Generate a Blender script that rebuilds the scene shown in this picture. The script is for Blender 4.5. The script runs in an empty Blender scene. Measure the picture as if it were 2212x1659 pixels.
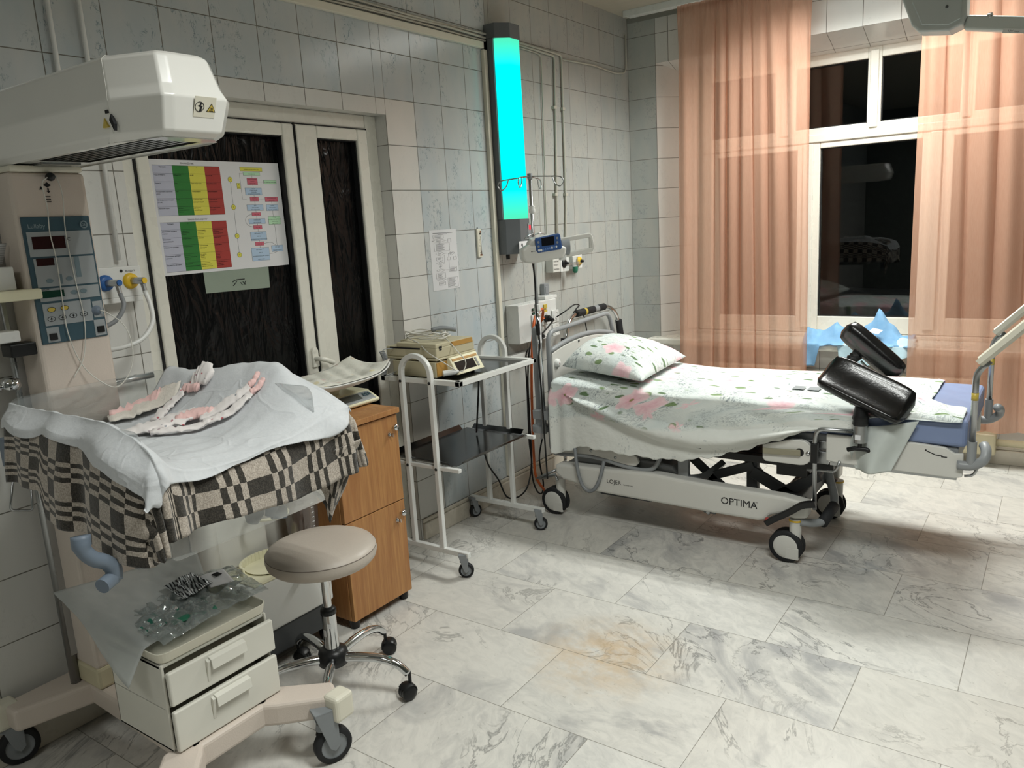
import bpy, bmesh, math, random
from mathutils import Vector, Matrix, noise as mnoise
random.seed(7)
PI = math.pi
S = bpy.context.scene
C = S.collection

# ---------------------------------------------------------------- camera
cam = bpy.data.objects.new('camera', bpy.data.cameras.new('camera'))
C.objects.link(cam)
cam.matrix_world = Matrix(((0.81884676, -0.06800679, 0.56996935, 2.54837874),
                           (0.57110405, 0.19634762, -0.79704942, -5.14228245),
                           (-0.05770735, 0.97817314, 0.19961756, 1.52058613),
                           (0, 0, 0, 1)))
cam.data.sensor_width = 36.0
cam.data.lens = 36.0 * 1690.07569 / 2212
cam.data.clip_start = 0.05
S.camera = cam
# ---------------------------------------------------------------- world: night outside
W = bpy.data.worlds.new('night')
S.world = W
W.use_nodes = True
W.node_tree.nodes['Background'].inputs[0].default_value = (0.010, 0.014, 0.020, 1)
W.node_tree.nodes['Background'].inputs[1].default_value = 0.25
# ---------------------------------------------------------------- lamps of the room
def area(name, loc, sx, sy, power, col=(1, 0.975, 0.93), rot=(0, 0, 0)):
    l = bpy.data.lights.new(name, 'AREA')
    l.shape = 'RECTANGLE'; l.size = sx; l.size_y = sy
    l.energy = power; l.color = col
    o = bpy.data.objects.new(name, l); C.objects.link(o)
    o.location = loc; o.rotation_euler = rot
    return o
TUBE = (0.975, 1.0, 0.955)
def luminaire(x, y0, dy, watts, spread, glow):
    """louvred three-tube ceiling fixture: most light goes down, a little leaves sideways"""
    for i in range(3):
        o = area('ceiling_tube_light', (x, y0 + dy * i, 2.80), 1.25, 0.06, watts, TUBE)
        o.data.spread = math.radians(spread)
        area('tube_side_glow', (x, y0 + dy * i, 2.797), 1.25, 0.05, glow, TUBE)
luminaire(1.70, -0.92, 0.16, 20.0, 146, 2.4)      # above the bed
luminaire(2.40, -3.85, 0.16, 14.5, 150, 1.0)      # middle of the room
luminaire(1.55, -6.45, 0.22, 3.0, 150, 2.0)       # rear of the room
# dim light added outside to show the snow, no known lamp there
area('added_outdoor_light', (2.6, 5.5, 4.5), 0.5, 0.5, 10.0, (1, 0.9, 0.75), (math.radians(-25), 0, 0))
# ---------------------------------------------------------------- exposure
S.view_settings.view_transform = 'Standard'
S.view_settings.look = 'None'
S.view_settings.gamma = 1.0
S.view_settings.use_curve_mapping = False
S.view_settings.exposure = 0.10

# ================================================================ helpers
def lin(c):
    if isinstance(c, str):
        c = tuple(int(c[i:i + 2], 16) / 255 for i in (0, 2, 4))
    return tuple((x / 12.92 if x <= 0.04045 else ((x + 0.055) / 1.055) ** 2.4) for x in c[:3]) + (1,)

class NT:
    """small node-tree writer"""
    def __init__(s, name):
        s.m = bpy.data.materials.new(name); s.m.use_nodes = True
        s.t = s.m.node_tree; s.n = s.t.nodes; s.n.clear()
        s.out = s.n.new('ShaderNodeOutputMaterial')
    def link(s, a, b): s.t.links.new(a, b)
    def put(s, node, key, v):
        if v is None: return
        i = node.inputs[key]
        if isinstance(v, bpy.types.NodeSocket): s.link(v, i)
        else: i.default_value = v
    def math(s, op, a, b=None, c=None, clamp=False):
        n = s.n.new('ShaderNodeMath'); n.operation = op; n.use_clamp = clamp
        s.put(n, 0, a); s.put(n, 1, b)
        if c is not None: s.put(n, 2, c)
        return n.outputs[0]
    def vmath(s, op, a, b=None, scale=None):
        n = s.n.new('ShaderNodeVectorMath'); n.operation = op
        s.put(n, 0, a); s.put(n, 1, b)
        if scale is not None: s.put(n, 3, scale)
        return n.outputs['Value'] if op in ('LENGTH', 'DISTANCE', 'DOT_PRODUCT') else n.outputs[0]
    def sep(s, v):
        n = s.n.new('ShaderNodeSeparateXYZ'); s.put(n, 0, v); return n.outputs
    def comb(s, x, y, z=0.0):
        n = s.n.new('ShaderNodeCombineXYZ'); s.put(n, 0, x); s.put(n, 1, y); s.put(n, 2, z); return n.outputs[0]
    def uv(s):
        return s.n.new('ShaderNodeTexCoord').outputs['UV']
    def obj(s):
        return s.n.new('ShaderNodeTexCoord').outputs['Object']
    def mapping(s, v, scale=(1, 1, 1), rot=(0, 0, 0), loc=(0, 0, 0)):
        n = s.n.new('ShaderNodeMapping'); s.put(n, 0, v); n.inputs[1].default_value = loc
        n.inputs[2].default_value = rot; n.inputs[3].default_value = scale; return n.outputs[0]
    def noise(s, v, scale=5, detail=2, rough=0.5, dist=0.0, col=False):
        n = s.n.new('ShaderNodeTexNoise'); s.put(n, 'Vector', v); s.put(n, 'Scale', scale)
        s.put(n, 'Detail', detail); s.put(n, 'Roughness', rough); s.put(n, 'Distortion', dist)
        return n.outputs[1] if col else n.outputs[0]
    def white(s, v, col=False):
        n = s.n.new('ShaderNodeTexWhiteNoise'); n.noise_dimensions = '3D'; s.put(n, 'Vector', v)
        return n.outputs[1] if col else n.outputs[0]
    def voro(s, v, scale, feature='F1', rnd=1.0):
        n = s.n.new('ShaderNodeTexVoronoi'); n.feature = feature; s.put(n, 'Vector', v); s.put(n, 'Scale', scale)
        s.put(n, 'Randomness', rnd); return n
    def mix(s, f, a, b, mode='MIX'):
        n = s.n.new('ShaderNodeMix'); n.data_type = 'RGBA'; n.blend_type = mode
        s.put(n, 0, f); s.put(n, 6, a); s.put(n, 7, b); return n.outputs[2]
    def ramp(s, f, stops, interp='LINEAR'):
        n = s.n.new('ShaderNodeValToRGB'); n.color_ramp.interpolation = interp
        e = n.color_ramp.elements
        while len(e) < len(stops): e.new(0.5)
        for i, (p, c) in enumerate(stops):
            e[i].position = p; e[i].color = c if len(c) == 4 else (*c, 1)
        s.put(n, 0, f); return n.outputs[0]
    def rng(s, v, a, b, c=0.0, d=1.0):
        n = s.n.new('ShaderNodeMapRange'); n.clamp = True
        s.put(n, 0, v); s.put(n, 1, a); s.put(n, 2, b); s.put(n, 3, c); s.put(n, 4, d); return n.outputs[0]
    def bump(s, h, strength=0.3, dist=0.01, normal=None):
        n = s.n.new('ShaderNodeBump'); s.put(n, 'Height', h); n.inputs['Strength'].default_value = strength
        n.inputs['Distance'].default_value = dist
        if normal is not None: s.put(n, 'Normal', normal)
        return n.outputs[0]
    def bsdf(s, color, rough=0.5, metal=0.0, normal=None, coat=0.0, sheen=0.0, spec=0.5, emis=None, estr=0.0, trans=0.0, alpha=None, ior=1.45, sub=0.0):
        n = s.n.new('ShaderNodeBsdfPrincipled')
        s.put(n, 'Base Color', color); s.put(n, 'Roughness', rough); s.put(n, 'Metallic', metal)
        s.put(n, 'Normal', normal); s.put(n, 'Coat Weight', coat); s.put(n, 'Sheen Weight', sheen)
        s.put(n, 'Specular IOR Level', spec); s.put(n, 'Transmission Weight', trans); s.put(n, 'IOR', ior)
        if emis is not None: s.put(n, 'Emission Color', emis); s.put(n, 'Emission Strength', estr)
        if alpha is not None: s.put(n, 'Alpha', alpha)
        return n.outputs[0]
    def shader(s, typ, **kw):
        n = s.n.new(typ)
        for k, v in kw.items(): s.put(n, k, v)
        return n.outputs[0]
    def mixs(s, f, a, b):
        n = s.n.new('ShaderNodeMixShader'); s.put(n, 0, f); s.link(a, n.inputs[1]); s.link(b, n.inputs[2]); return n.outputs[0]
    def done(s, sh):
        s.link(sh, s.out.inputs[0]); return s.m

def simple(name, col, rough=0.5, metal=0.0, var=0.04, bump=0.0, bscale=60, coat=0.0, spec=0.5, sheen=0.0):
    """plain material with a little procedural wear"""
    t = NT(name); o = t.obj()
    c = lin(col)
    f = t.noise(o, 9, 3)
    d = tuple(max(0, x * (1 - var * 2)) for x in c[:3]) + (1,)
    u = tuple(min(1, x * (1 + var)) for x in c[:3]) + (1,)
    cc = t.mix(f, d, u)
    rr = t.rng(t.noise(o, 14, 2), 0.3, 0.7, max(0.02, rough * 0.85), min(1, rough * 1.15))
    nm = t.bump(t.noise(o, bscale, 3), bump, 0.004) if bump else None
    return t.done(t.bsdf(cc, rr, metal, nm, coat, sheen, spec))

def emit(name, col, strength):
    t = NT(name)
    n = t.n.new('ShaderNodeEmission'); n.inputs[0].default_value = lin(col); n.inputs[1].default_value = strength
    return t.done(n.outputs[0])

def glassy(name, tint=(1, 1, 1), refl_rough=0.0, base=0.04, opac=0.0, opcol='D8DEDC', bump=0.0, bscale=20, frmax=0.6):
    """thin clear sheet: see-through plus a mirror-like reflection"""
    t = NT(name)
    nm = t.bump(t.noise(t.obj(), bscale, 3), bump, 0.01) if bump else None
    tr = t.shader('ShaderNodeBsdfTransparent', Color=(*tint, 1))
    gl = t.n.new('ShaderNodeBsdfGlossy'); gl.inputs['Roughness'].default_value = refl_rough
    if nm is not None: t.link(nm, gl.inputs['Normal'])
    fr = t.n.new('ShaderNodeFresnel'); fr.inputs[0].default_value = 1.5
    if nm is not None: t.link(nm, fr.inputs['Normal'])
    f = t.math('MINIMUM', t.math('MULTIPLY_ADD', fr.outputs[0], 1.0, base), frmax)
    sh = t.mixs(f, tr, gl.outputs[0])
    if opac:
        df = t.shader('ShaderNodeBsdfDiffuse', Color=lin(opcol))
        sh = t.mixs(opac, sh, df)
    return t.done(sh)

# ---------------------------------------------------------------- mesh builder
class MB:
    def __init__(s):
        s.v = []; s.f = []; s.m = []; s.uv = []; s.sm = []; s.M = Matrix()
    def add(s, vs, fs, mat=0, uvs=None, smooth=False):
        b = len(s.v)
        s.v += [tuple(s.M @ Vector(p)) for p in vs]
        for i, f in enumerate(fs):
            s.f.append([b + k for k in f]); s.m.append(mat); s.sm.append(smooth)
            s.uv.append(uvs[i] if uvs else None)
    def quad(s, a, b, c, d, mat=0, uv=None):
        s.add([a, b, c, d], [(0, 1, 2, 3)], mat, [uv] if uv else None)
    def box(s, a, b, mat=0):
        x0, y0, z0 = (min(a[i], b[i]) for i in range(3)); x1, y1, z1 = (max(a[i], b[i]) for i in range(3))
        v = [(x0, y0, z0), (x1, y0, z0), (x1, y1, z0), (x0, y1, z0), (x0, y0, z1), (x1, y0, z1), (x1, y1, z1), (x0, y1, z1)]
        f = [(0, 3, 2, 1), (4, 5, 6, 7), (0, 1, 5, 4), (1, 2, 6, 5), (2, 3, 7, 6), (3, 0, 4, 7)]
        s.add(v, f, mat)
    def hexa(s, v, mat=0):
        s.add(v, [(0, 3, 2, 1), (4, 5, 6, 7), (0, 1, 5, 4), (1, 2, 6, 5), (2, 3, 7, 6), (3, 0, 4, 7)], mat)
    def bar(s, p0, p1, w, h, up=(0, 0, 1), mat=0):
        p0 = Vector(p0); p1 = Vector(p1); d = (p1 - p0).normalized(); up = Vector(up)
        if abs(d.dot(up)) > 0.98: up = Vector((1, 0, 0))
        sd = d.cross(up).normalized(); u = sd.cross(d).normalized()
        r = []
        for p in (p0, p1):
            for a, b in ((-1, -1), (1, -1), (1, 1), (-1, 1)):
                r.append(tuple(p + sd * a * w / 2 + u * b * h / 2))
        s.add(r, [(0, 1, 2, 3), (7, 6, 5, 4), (0, 4, 5, 1), (1, 5, 6, 2), (2, 6, 7, 3), (3, 7, 4, 0)], mat)
    def tube(s, pts, r, n=10, mat=0, closed=False, caps=True, sq=None):
        """sweep a round (or sq=(w,h) rectangular) profile along points; r may be a list"""
        pts = [Vector(p) for p in pts]; m = len(pts)
        rs = r if isinstance(r, (list, tuple)) else [r] * m
        T = []
        for i in range(m):
            a = pts[(i - 1) % m] if (closed or i > 0) else pts[i]
            b = pts[(i + 1) % m] if (closed or i < m - 1) else pts[i]
            t = (b - a); T.append(t.normalized() if t.length > 1e-9 else Vector((0, 0, 1)))
        up = Vector((0, 0, 1)) if abs(T[0].z) < 0.9 else Vector((1, 0, 0))
        N = (up - T[0] * up.dot(T[0])).normalized()
        prof = [(math.cos(2 * PI * k / n), math.sin(2 * PI * k / n)) for k in range(n)]
        if sq: prof = [(-sq[0] / 2, -sq[1] / 2), (sq[0] / 2, -sq[1] / 2), (sq[0] / 2, sq[1] / 2), (-sq[0] / 2, sq[1] / 2)]; n = 4
        V = []
        for i in range(m):
            if i: N = (N - T[i] * N.dot(T[i])).normalized()
            B = T[i].cross(N)
            k = 1.0 if sq else rs[i]
            for a, b in prof: V.append(tuple(pts[i] + N * (a * k) + B * (b * k)))
        F = []
        for i in range(m if closed else m - 1):
            j = (i + 1) % m
            for k in range(n):
                l = (k + 1) % n
                F.append((i * n + k, i * n + l, j * n + l, j * n + k))
        if caps and not closed:
            F.append(tuple(range(n - 1, -1, -1))); F.append(tuple((m - 1) * n + k for k in range(n)))
        s.add(V, F, mat, None, sq is None)
    def cyl(s, p0, p1, r0, r1=None, n=20, mat=0):
        r1 = r0 if r1 is None else r1
        p0 = Vector(p0); p1 = Vector(p1); T = (p1 - p0).normalized()
        up = Vector((0, 0, 1)) if abs(T.z) < 0.9 else Vector((1, 0, 0))
        N = (up - T * up.dot(T)).normalized(); B = T.cross(N)
        V = []
        for p, r in ((p0, r0), (p1, r1)):
            for k in range(n):
                a = 2 * PI * k / n; V.append(tuple(p + (N * math.cos(a) + B * math.sin(a)) * r))
        s.add(V, [(k, (k + 1) % n, n + (k + 1) % n, n + k) for k in range(n)], mat, None, True)
        s.add(V, [tuple(range(n - 1, -1, -1)), tuple(range(n, 2 * n))], mat)
    def lathe(s, prof, o=(0, 0, 0), axis=(0, 0, 1), n=28, mat=0, smooth=True, sweep=1.0):
        """prof: list of (radius, height along axis)"""
        o = Vector(o); T = Vector(axis).normalized()
        up = Vector((0, 0, 1)) if abs(T.z) < 0.9 else Vector((1, 0, 0))
        N = (up - T * up.dot(T)).normalized(); B = T.cross(N)
        V = []
        for r, h in prof:
            for k in range(n):
                a = 2 * PI * k / n; V.append(tuple(o + T * h + (N * math.cos(a) + B * math.sin(a)) * max(r, 1e-5)))
        F = []
        for i in range(len(prof) - 1):
            for k in range(n):
                l = (k + 1) % n; F.append((i * n + k, i * n + l, (i + 1) * n + l, (i + 1) * n + k))
        s.add(V, F, mat, None, smooth)
    def prism(s, poly, axis, a, b, mat=0):
        """poly in the two other axes (order x,y,z minus axis), extruded a..b along axis"""
        def P(p, t):
            return {'x': (t, p[0], p[1]), 'y': (p[0], t, p[1]), 'z': (p[0], p[1], t)}[axis]
        n = len(poly)
        V = [P(p, a) for p in poly] + [P(p, b) for p in poly]
        F = [tuple(range(n)), tuple(range(2 * n - 1, n - 1, -1))]
        F += [(k, n + k, n + (k + 1) % n, (k + 1) % n) for k in range(n)]
        s.add(V, F, mat)
    def grid(s, fn, nu, nv, mat=0, uvf=None, smooth=True, flip=False):
        V = []; 
        for j in range(nv + 1):
            for i in range(nu + 1): V.append(tuple(fn(i / nu, j / nv)))
        F = []; U = []
        for j in range(nv):
            for i in range(nu):
                a = j * (nu + 1) + i; q = (a, a + 1, a + nu + 2, a + nu + 1)
                c = [(i, j), (i + 1, j), (i + 1, j + 1), (i, j + 1)]
                if flip: q = q[::-1]; c = c[::-1]
                F.append(q)
                U.append([(uvf(x / nu, y / nv) if uvf else (x / nu, y / nv)) for x, y in c])
        s.add(V, F, mat, U, smooth)
    def sphere(s, c, r, n=16, mat=0, sc=(1, 1, 1)):
        c = Vector(c)
        def fn(u, v):
            a = 2 * PI * u; b = PI * (v - 0.5)
            return c + Vector((math.cos(a) * math.cos(b) * sc[0], math.sin(a) * math.cos(b) * sc[1], math.sin(b) * sc[2])) * r
        s.grid(fn, n, n // 2, mat)
    def text(s, txt, size, mat4, mat=0, extrude=0.0, align='LEFT'):
        cu = bpy.data.curves.new('t', 'FONT'); cu.body = txt; cu.size = size; cu.extrude = extrude
        cu.align_x = align; cu.resolution_u = 3
        o = bpy.data.objects.new('t', cu); C.objects.link(o)
        dg = bpy.context.evaluated_depsgraph_get(); dg.update()
        me = bpy.data.meshes.new_from_object(o.evaluated_get(dg))
        vs = [tuple(mat4 @ v.co) for v in me.vertices]
        if vs: s.add(vs, [tuple(p.vertices) for p in me.polygons], mat)
        bpy.data.objects.remove(o); bpy.data.curves.remove(cu); bpy.data.meshes.remove(me)
    def build(s, name, mats, parent=None, bevel=0.0, seg=2, sub=0, solid=0.0, merge=False, soloff=0.0):
        me = bpy.data.meshes.new(name)
        me.from_pydata(s.v, [], s.f)
        if not isinstance(mats, (list, tuple)): mats = [mats]
        for m in mats: me.materials.append(m)
        me.polygons.foreach_set('material_index', s.m)
        me.polygons.foreach_set('use_smooth', s.sm)
        uvl = me.uv_layers.new(name='UVMap')
        for p, u in zip(me.polygons, s.uv):
            if u is None:
                n = p.normal; ax = max(range(3), key=lambda k: abs(n[k]))
                for li in p.loop_indices:
                    co = me.vertices[me.loops[li].vertex_index].co
                    uvl.data[li].uv = ((co.y, co.z), (co.x, co.z), (co.x, co.y))[ax]
            else:
                for li, w in zip(p.loop_indices, u): uvl.data[li].uv = w
        me.validate(); me.update()
        if merge:
            bm = bmesh.new(); bm.from_mesh(me); bmesh.ops.remove_doubles(bm, verts=bm.verts, dist=1e-5)
            bmesh.ops.recalc_face_normals(bm, faces=bm.faces); bm.to_mesh(me); bm.free()
        o = bpy.data.objects.new(name, me); C.objects.link(o)
        if parent is not None:
            o.parent = parent; o.matrix_parent_inverse = parent.matrix_world.inverted()
        if solid:
            md = o.modifiers.new('thickness', 'SOLIDIFY'); md.thickness = solid; md.offset = soloff
        if bevel:
            md = o.modifiers.new('bevel', 'BEVEL'); md.width = bevel; md.segments = seg
            md.limit_method = 'ANGLE'; md.angle_limit = math.radians(40)
            md.harden_normals = False
        if sub:
            md = o.modifiers.new('sub', 'SUBSURF'); md.levels = sub; md.render_levels = sub
        return o

def tag(o, label=None, cat=None, group=None, kind=None):
    if label: o['label'] = label
    if cat: o['category'] = cat
    if group: o['group'] = group
    if kind: o['kind'] = kind
    return o
def thing(name, label, cat, loc=(0, 0, 0), group=None, kind=None):
    o = bpy.data.objects.new(name, None); C.objects.link(o); o.location = loc
    o.empty_display_size = 0.05
    o.matrix_world = Matrix.Translation(loc)
    return tag(o, label, cat, group, kind)
def smooth_path(pts, n=8, closed=False):
    P = [Vector(p) for p in pts]; m = len(P); out = []
    rngi = range(m) if closed else range(m - 1)
    for i in rngi:
        p0 = P[(i - 1) % m] if (closed or i > 0) else P[i] * 2 - P[i + 1]
        p1 = P[i]; p2 = P[(i + 1) % m]
        p3 = P[(i + 2) % m] if (closed or i < m - 2) else p2 * 2 - p1
        for k in range(n):
            t = k / n
            out.append(0.5 * ((2 * p1) + (p2 - p0) * t + (2 * p0 - 5 * p1 + 4 * p2 - p3) * t * t + (3 * p1 - p0 - 3 * p2 + p3) * t ** 3))
    if not closed: out.append(P[-1])
    return out
def round_path(pts, r, n=5):
    """polyline with rounded corners"""
    P = [Vector(p) for p in pts]; out = [P[0]]
    for i in range(1, len(P) - 1):
        a = (P[i - 1] - P[i]); b = (P[i + 1] - P[i])
        q = min(r, a.length * 0.49, b.length * 0.49)
        a = P[i] + a.normalized() * q; b = P[i] + b.normalized() * q
        for k in range(n + 1):
            t = k / n; out.append(a * (1 - t) ** 2 + P[i] * 2 * t * (1 - t) + b * t * t)
    out.append(P[-1]); return out
def interp(x, tab):
    if x <= tab[0][0]: return tab[0][1]
    for (a, u), (b, v) in zip(tab, tab[1:]):
        if x <= b: return u + (v - u) * (x - a) / (b - a)
    return tab[-1][1]
def sstep(a, b, x):
    t = max(0.0, min(1.0, (x - a) / (b - a))); return t * t * (3 - 2 * t)
def nz(x, y, z=0.0): return mnoise.noise(Vector((x, y, z)))

# ================================================================ materials
def tile_mat(name, ca, cb, vein, vcol, vein_w=0.035, aniso=(1, 1, 0.45), wob=0.30):
    t = NT(name); uv = t.uv(); o = t.obj()
    x, y, _ = t.sep(uv)
    fx = t.math('FRACT', x); fy = t.math('FRACT', y)
    dx = t.math('MINIMUM', fx, t.math('SUBTRACT', 1.0, fx)); dy = t.math('MINIMUM', fy, t.math('SUBTRACT', 1.0, fy))
    d = t.math('MULTIPLY', t.math('MINIMUM', dx, dy), 0.2)
    cell = t.comb(t.math('FLOOR', x), t.math('FLOOR', y), 0.0)
    rc = t.white(cell, True)
    p = t.vmath('ADD', o, t.vmath('SCALE', rc, None, 7.0))
    pa = t.mapping(p, aniso, (0.35, 0.3, 0))
    col = t.mix(t.rng(t.noise(pa, 7, 3, 0.6), 0.32, 0.68), lin(ca), lin(cb))
    rx = t.sep(rc)[0]
    col = t.mix(t.math('MULTIPLY', rx, 0.35), col, lin(cb))
    n1 = t.noise(pa, 24, 5, 0.72, 0.9)
    band = t.rng(t.math('ABSOLUTE', t.math('SUBTRACT', n1, 0.5)), 0.0, vein_w, 1.0, 0.0)
    msk = t.math('MULTIPLY', t.rng(t.noise(pa, 9, 2), 0.48, 0.60), t.rng(t.noise(p, 42, 2), 0.45, 0.55))
    v = t.math('MULTIPLY', t.math('MULTIPLY', band, msk), vein)
    col = t.mix(v, col, lin(vcol))
    g = t.rng(d, 0.0011, 0.0022, 1.0, 0.0)
    gc = t.mix(t.noise(o, 13, 3), lin('4A4844'), lin('8E8A80'))
    col = t.mix(g, col, gc)
    h = t.math('ADD', t.math('MULTIPLY', t.noise(p, 55, 3, 0.6), wob * 0.12), t.math('MULTIPLY', t.noise(p, 5, 1), 0.14))
    h = t.math('SUBTRACT', h, t.math('MULTIPLY', g, 0.6))
    tilt = t.white(cell)
    nm = t.bump(t.math('ADD', h, t.math('MULTIPLY', t.noise(p, 130, 2), 0.03)), 0.4, 0.004)
    r = t.mix(g, (0.17, 0.17, 0.17, 1), (0.8, 0.8, 0.8, 1))
    return t.done(t.bsdf(col, r, 0, nm, 0.0, 0.0, 0.5))
M = {}
M['tile_blue'] = tile_mat('glazed_marbled_tile', 'B3BEC3', 'C5C8C7', 0.9, '5F7582', 0.022)
M['tile_grey'] = tile_mat('glazed_grey_veined_tile', 'A8ADAB', 'B5B5AF', 0.7, '72797E', 0.02, (1, 1.3, 0.5))
M['tile_white'] = tile_mat('glazed_white_tile', 'D0D0CC', 'D6D5D1', 0.25, 'A0A09E', 0.02)
def marble_floor():
    t = NT('marble_floor_slabs'); uv = t.uv(); o = t.obj()
    x, y, _ = t.sep(uv)
    row = t.math('FLOOR', y)
    x2 = t.math('ADD', x, t.math('MULTIPLY', t.math('MODULO', t.math('ABSOLUTE', row), 2.0), 0.5314))
    fx = t.math('FRACT', x2); fy = t.math('FRACT', y)
    dx = t.math('MULTIPLY', t.math('MINIMUM', fx, t.math('SUBTRACT', 1.0, fx)), 0.605)
    dy = t.math('MULTIPLY', t.math('MINIMUM', fy, t.math('SUBTRACT', 1.0, fy)), 0.3952)
    d = t.math('MINIMUM', dx, dy)
    cell = t.comb(t.math('FLOOR', x2), row, 3.0)
    rc = t.white(cell, True); rv = t.sep(rc)
    rot = t.n.new('ShaderNodeVectorRotate'); rot.rotation_type = 'Z_AXIS'
    t.put(rot, 'Vector', o); t.put(rot, 'Angle', t.math('MULTIPLY', rv[2], 1.2))
    p = t.vmath('ADD', rot.outputs[0], t.vmath('SCALE', rc, None, 9.0))
    pm = t.mapping(p, (1, 1.9, 1), (0, 0, 0.5))
    big = t.noise(pm, 2.2, 5, 0.6, 0.8)
    fine = t.noise(pm, 11, 6, 0.7, 1.0)
    col = t.mix(t.rng(fine, 0.33, 0.60), lin('B9B8B4'), lin('CFCDC7'))
    col = t.mix(t.rng(big, 0.54, 0.68, 0, 0.8), col, lin('8C8D90'))
    vn = t.rng(t.math('ABSOLUTE', t.math('SUBTRACT', t.noise(pm, 1.7, 6, 0.62, 1.6), 0.5)), 0.0, 0.018, 1.0, 0.0)
    vm = t.rng(t.noise(p, 2.0, 2), 0.47, 0.58)
    col = t.mix(t.math('MULTIPLY', t.math('MULTIPLY', vn, vm), 0.85), col, lin('5E6061'))
    sp = t.rng(t.noise(pm, 38, 3, 0.6), 0.66, 0.74, 0.0, 0.55)
    col = t.mix(sp, col, lin('77776F'))
    col = t.mix(t.math('MULTIPLY', rv[0], 0.30), col, lin('DCDAD3'))
    col = t.mix(t.math('MULTIPLY', rv[1], 0.22), col, lin('BDB6A8'))
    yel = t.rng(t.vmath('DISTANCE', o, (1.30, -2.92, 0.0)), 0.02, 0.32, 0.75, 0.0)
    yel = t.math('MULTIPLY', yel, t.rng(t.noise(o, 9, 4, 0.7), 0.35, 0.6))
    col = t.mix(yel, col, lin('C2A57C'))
    g = t.rng(d, 0.0006, 0.0018, 0.8, 0.0)
    col = t.mix(g, col, lin('6E6A60'))
    r = t.rng(t.noise(o, 6, 4, 0.7), 0.3, 0.7, 0.26, 0.42)
    nm = t.bump(t.math('SUBTRACT', t.math('MULTIPLY', t.noise(o, 20, 3), 0.1), g), 0.2, 0.003)
    return t.done(t.bsdf(col, r, 0, nm, 0, 0, 0.5))
M['floor'] = marble_floor()
M['marble_trim'] = simple('marble_skirting', 'C9C2B4', 0.3, 0, 0.10)
M['ceiling'] = simple('painted_ceiling', 'B9B3A4', 0.7, 0, 0.05, 0.1, 20)
M['paint_grey'] = simple('grey_rough_paint', '8E8F88', 0.7, 0, 0.12, 0.2, 30)
M['pvc'] = simple('white_window_plastic', 'DEDCD2', 0.28, 0, 0.015)
M['pvc_groove'] = simple('rubber_gasket', '17181A', 0.6)
M['white_metal'] = simple('white_enamelled_metal', 'DCDDDA', 0.3, 0, 0.02)
M['chrome'] = simple('chrome', 'D6D8DA', 0.08, 1.0, 0.02)
M['steel'] = simple('brushed_steel', 'B0B2B3', 0.3, 1.0, 0.04)
M['dark_steel'] = simple('dark_stainless_tray', '5C5D5E', 0.16, 1.0, 0.06)
M['black_plastic'] = simple('black_plastic', '131415', 0.4)
M['black_rubber'] = simple('black_rubber', '1D1E20', 0.7)
M['grey_plastic'] = simple('grey_plastic', '85898C', 0.4)
M['dark_grey'] = simple('dark_grey_painted_metal', '44474A', 0.45)
M['bed_white'] = simple('bed_white_plastic', 'CFCEC8', 0.35, 0, 0.02)
M['bed_grey'] = simple('bed_grey_metal', '8F9294', 0.38)
M['cream'] = simple('cream_plastic', 'DAD6C6', 0.38, 0, 0.02)
M['cream_dark'] = simple('aged_cream_plastic', 'C9C0A2', 0.4, 0, 0.05)
M['cream_yellow'] = simple('yellowish_cream_plastic', 'E6E2C4', 0.35, 0, 0.02)
M['warm_pink'] = simple('pinkish_beige_enamel', 'CFC3B8', 0.45, 0, 0.02, 0.15, 220)
M['hood_white'] = simple('glossy_white_plastic', 'E4E3DE', 0.22, 0, 0.01, coat=0.4)
M['cable_white'] = simple('white_cable', 'D2D0C8', 0.45)
M['cable_black'] = simple('black_cable', '101112', 0.5)
M['cable_orange'] = simple('orange_cable', 'C8622F', 0.5)
M['yellow'] = simple('yellow_plastic', 'E0B830', 0.4)
M['blue_plastic'] = simple('blue_plastic', '2C5E9E', 0.4)
M['grey_blue'] = simple('grey_blue_plastic', '6E7A88', 0.45)
M['red'] = simple('red_plastic', '96302C', 0.45)
M['green'] = simple('green_plastic', '2F7A5E', 0.45)
M['paper'] = simple('paper', 'DBDBDD', 0.6, 0, 0.01)
M['ink'] = simple('black_ink', '17171A', 0.7)
M['grey_ink'] = simple('grey_ink', '5A5A5E', 0.7)
M['acrylic'] = glassy('clear_acrylic', (0.97, 0.98, 0.98), 0.02, 0.02, 0.04, 'DCE2E4')
M['glass'] = glassy('window_glass', (0.80, 0.83, 0.83), 0.0, 0.0, 0.0)
# ================================================================ the room
RX = 4.6; RY = -7.3; CH = 2.835
M['paint_dim'] = simple('grey_oil_paint', '6F746F', 0.5, 0, 0.05)
YA, YB, DZ = -3.69, -2.43, 2.035       # balcony door opening in the left wall
def vz(z): return (z - 1.7047) / 0.2

def struct(o): o['kind'] = 'structure'; return o

mb = MB()
mb.box((-0.5, RY - 0.3, -0.12), (RX + 0.3, 0.30, -0.004))
mb.quad((0, RY, 0), (RX, RY, 0), (RX, 0, 0), (0, 0, 0), 0,
        [((x - 0.8656) / 0.605, (y + 2.9587) / 0.3952) for x, y in ((0, RY), (RX, RY), (RX, 0), (0, 0))])
struct(mb.build('floor', M['floor']))
mb = MB(); mb.box((-0.3, RY - 0.3, CH), (RX + 0.3, 0.3, CH + 0.1))
struct(mb.build('ceiling', M['ceiling']))

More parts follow.
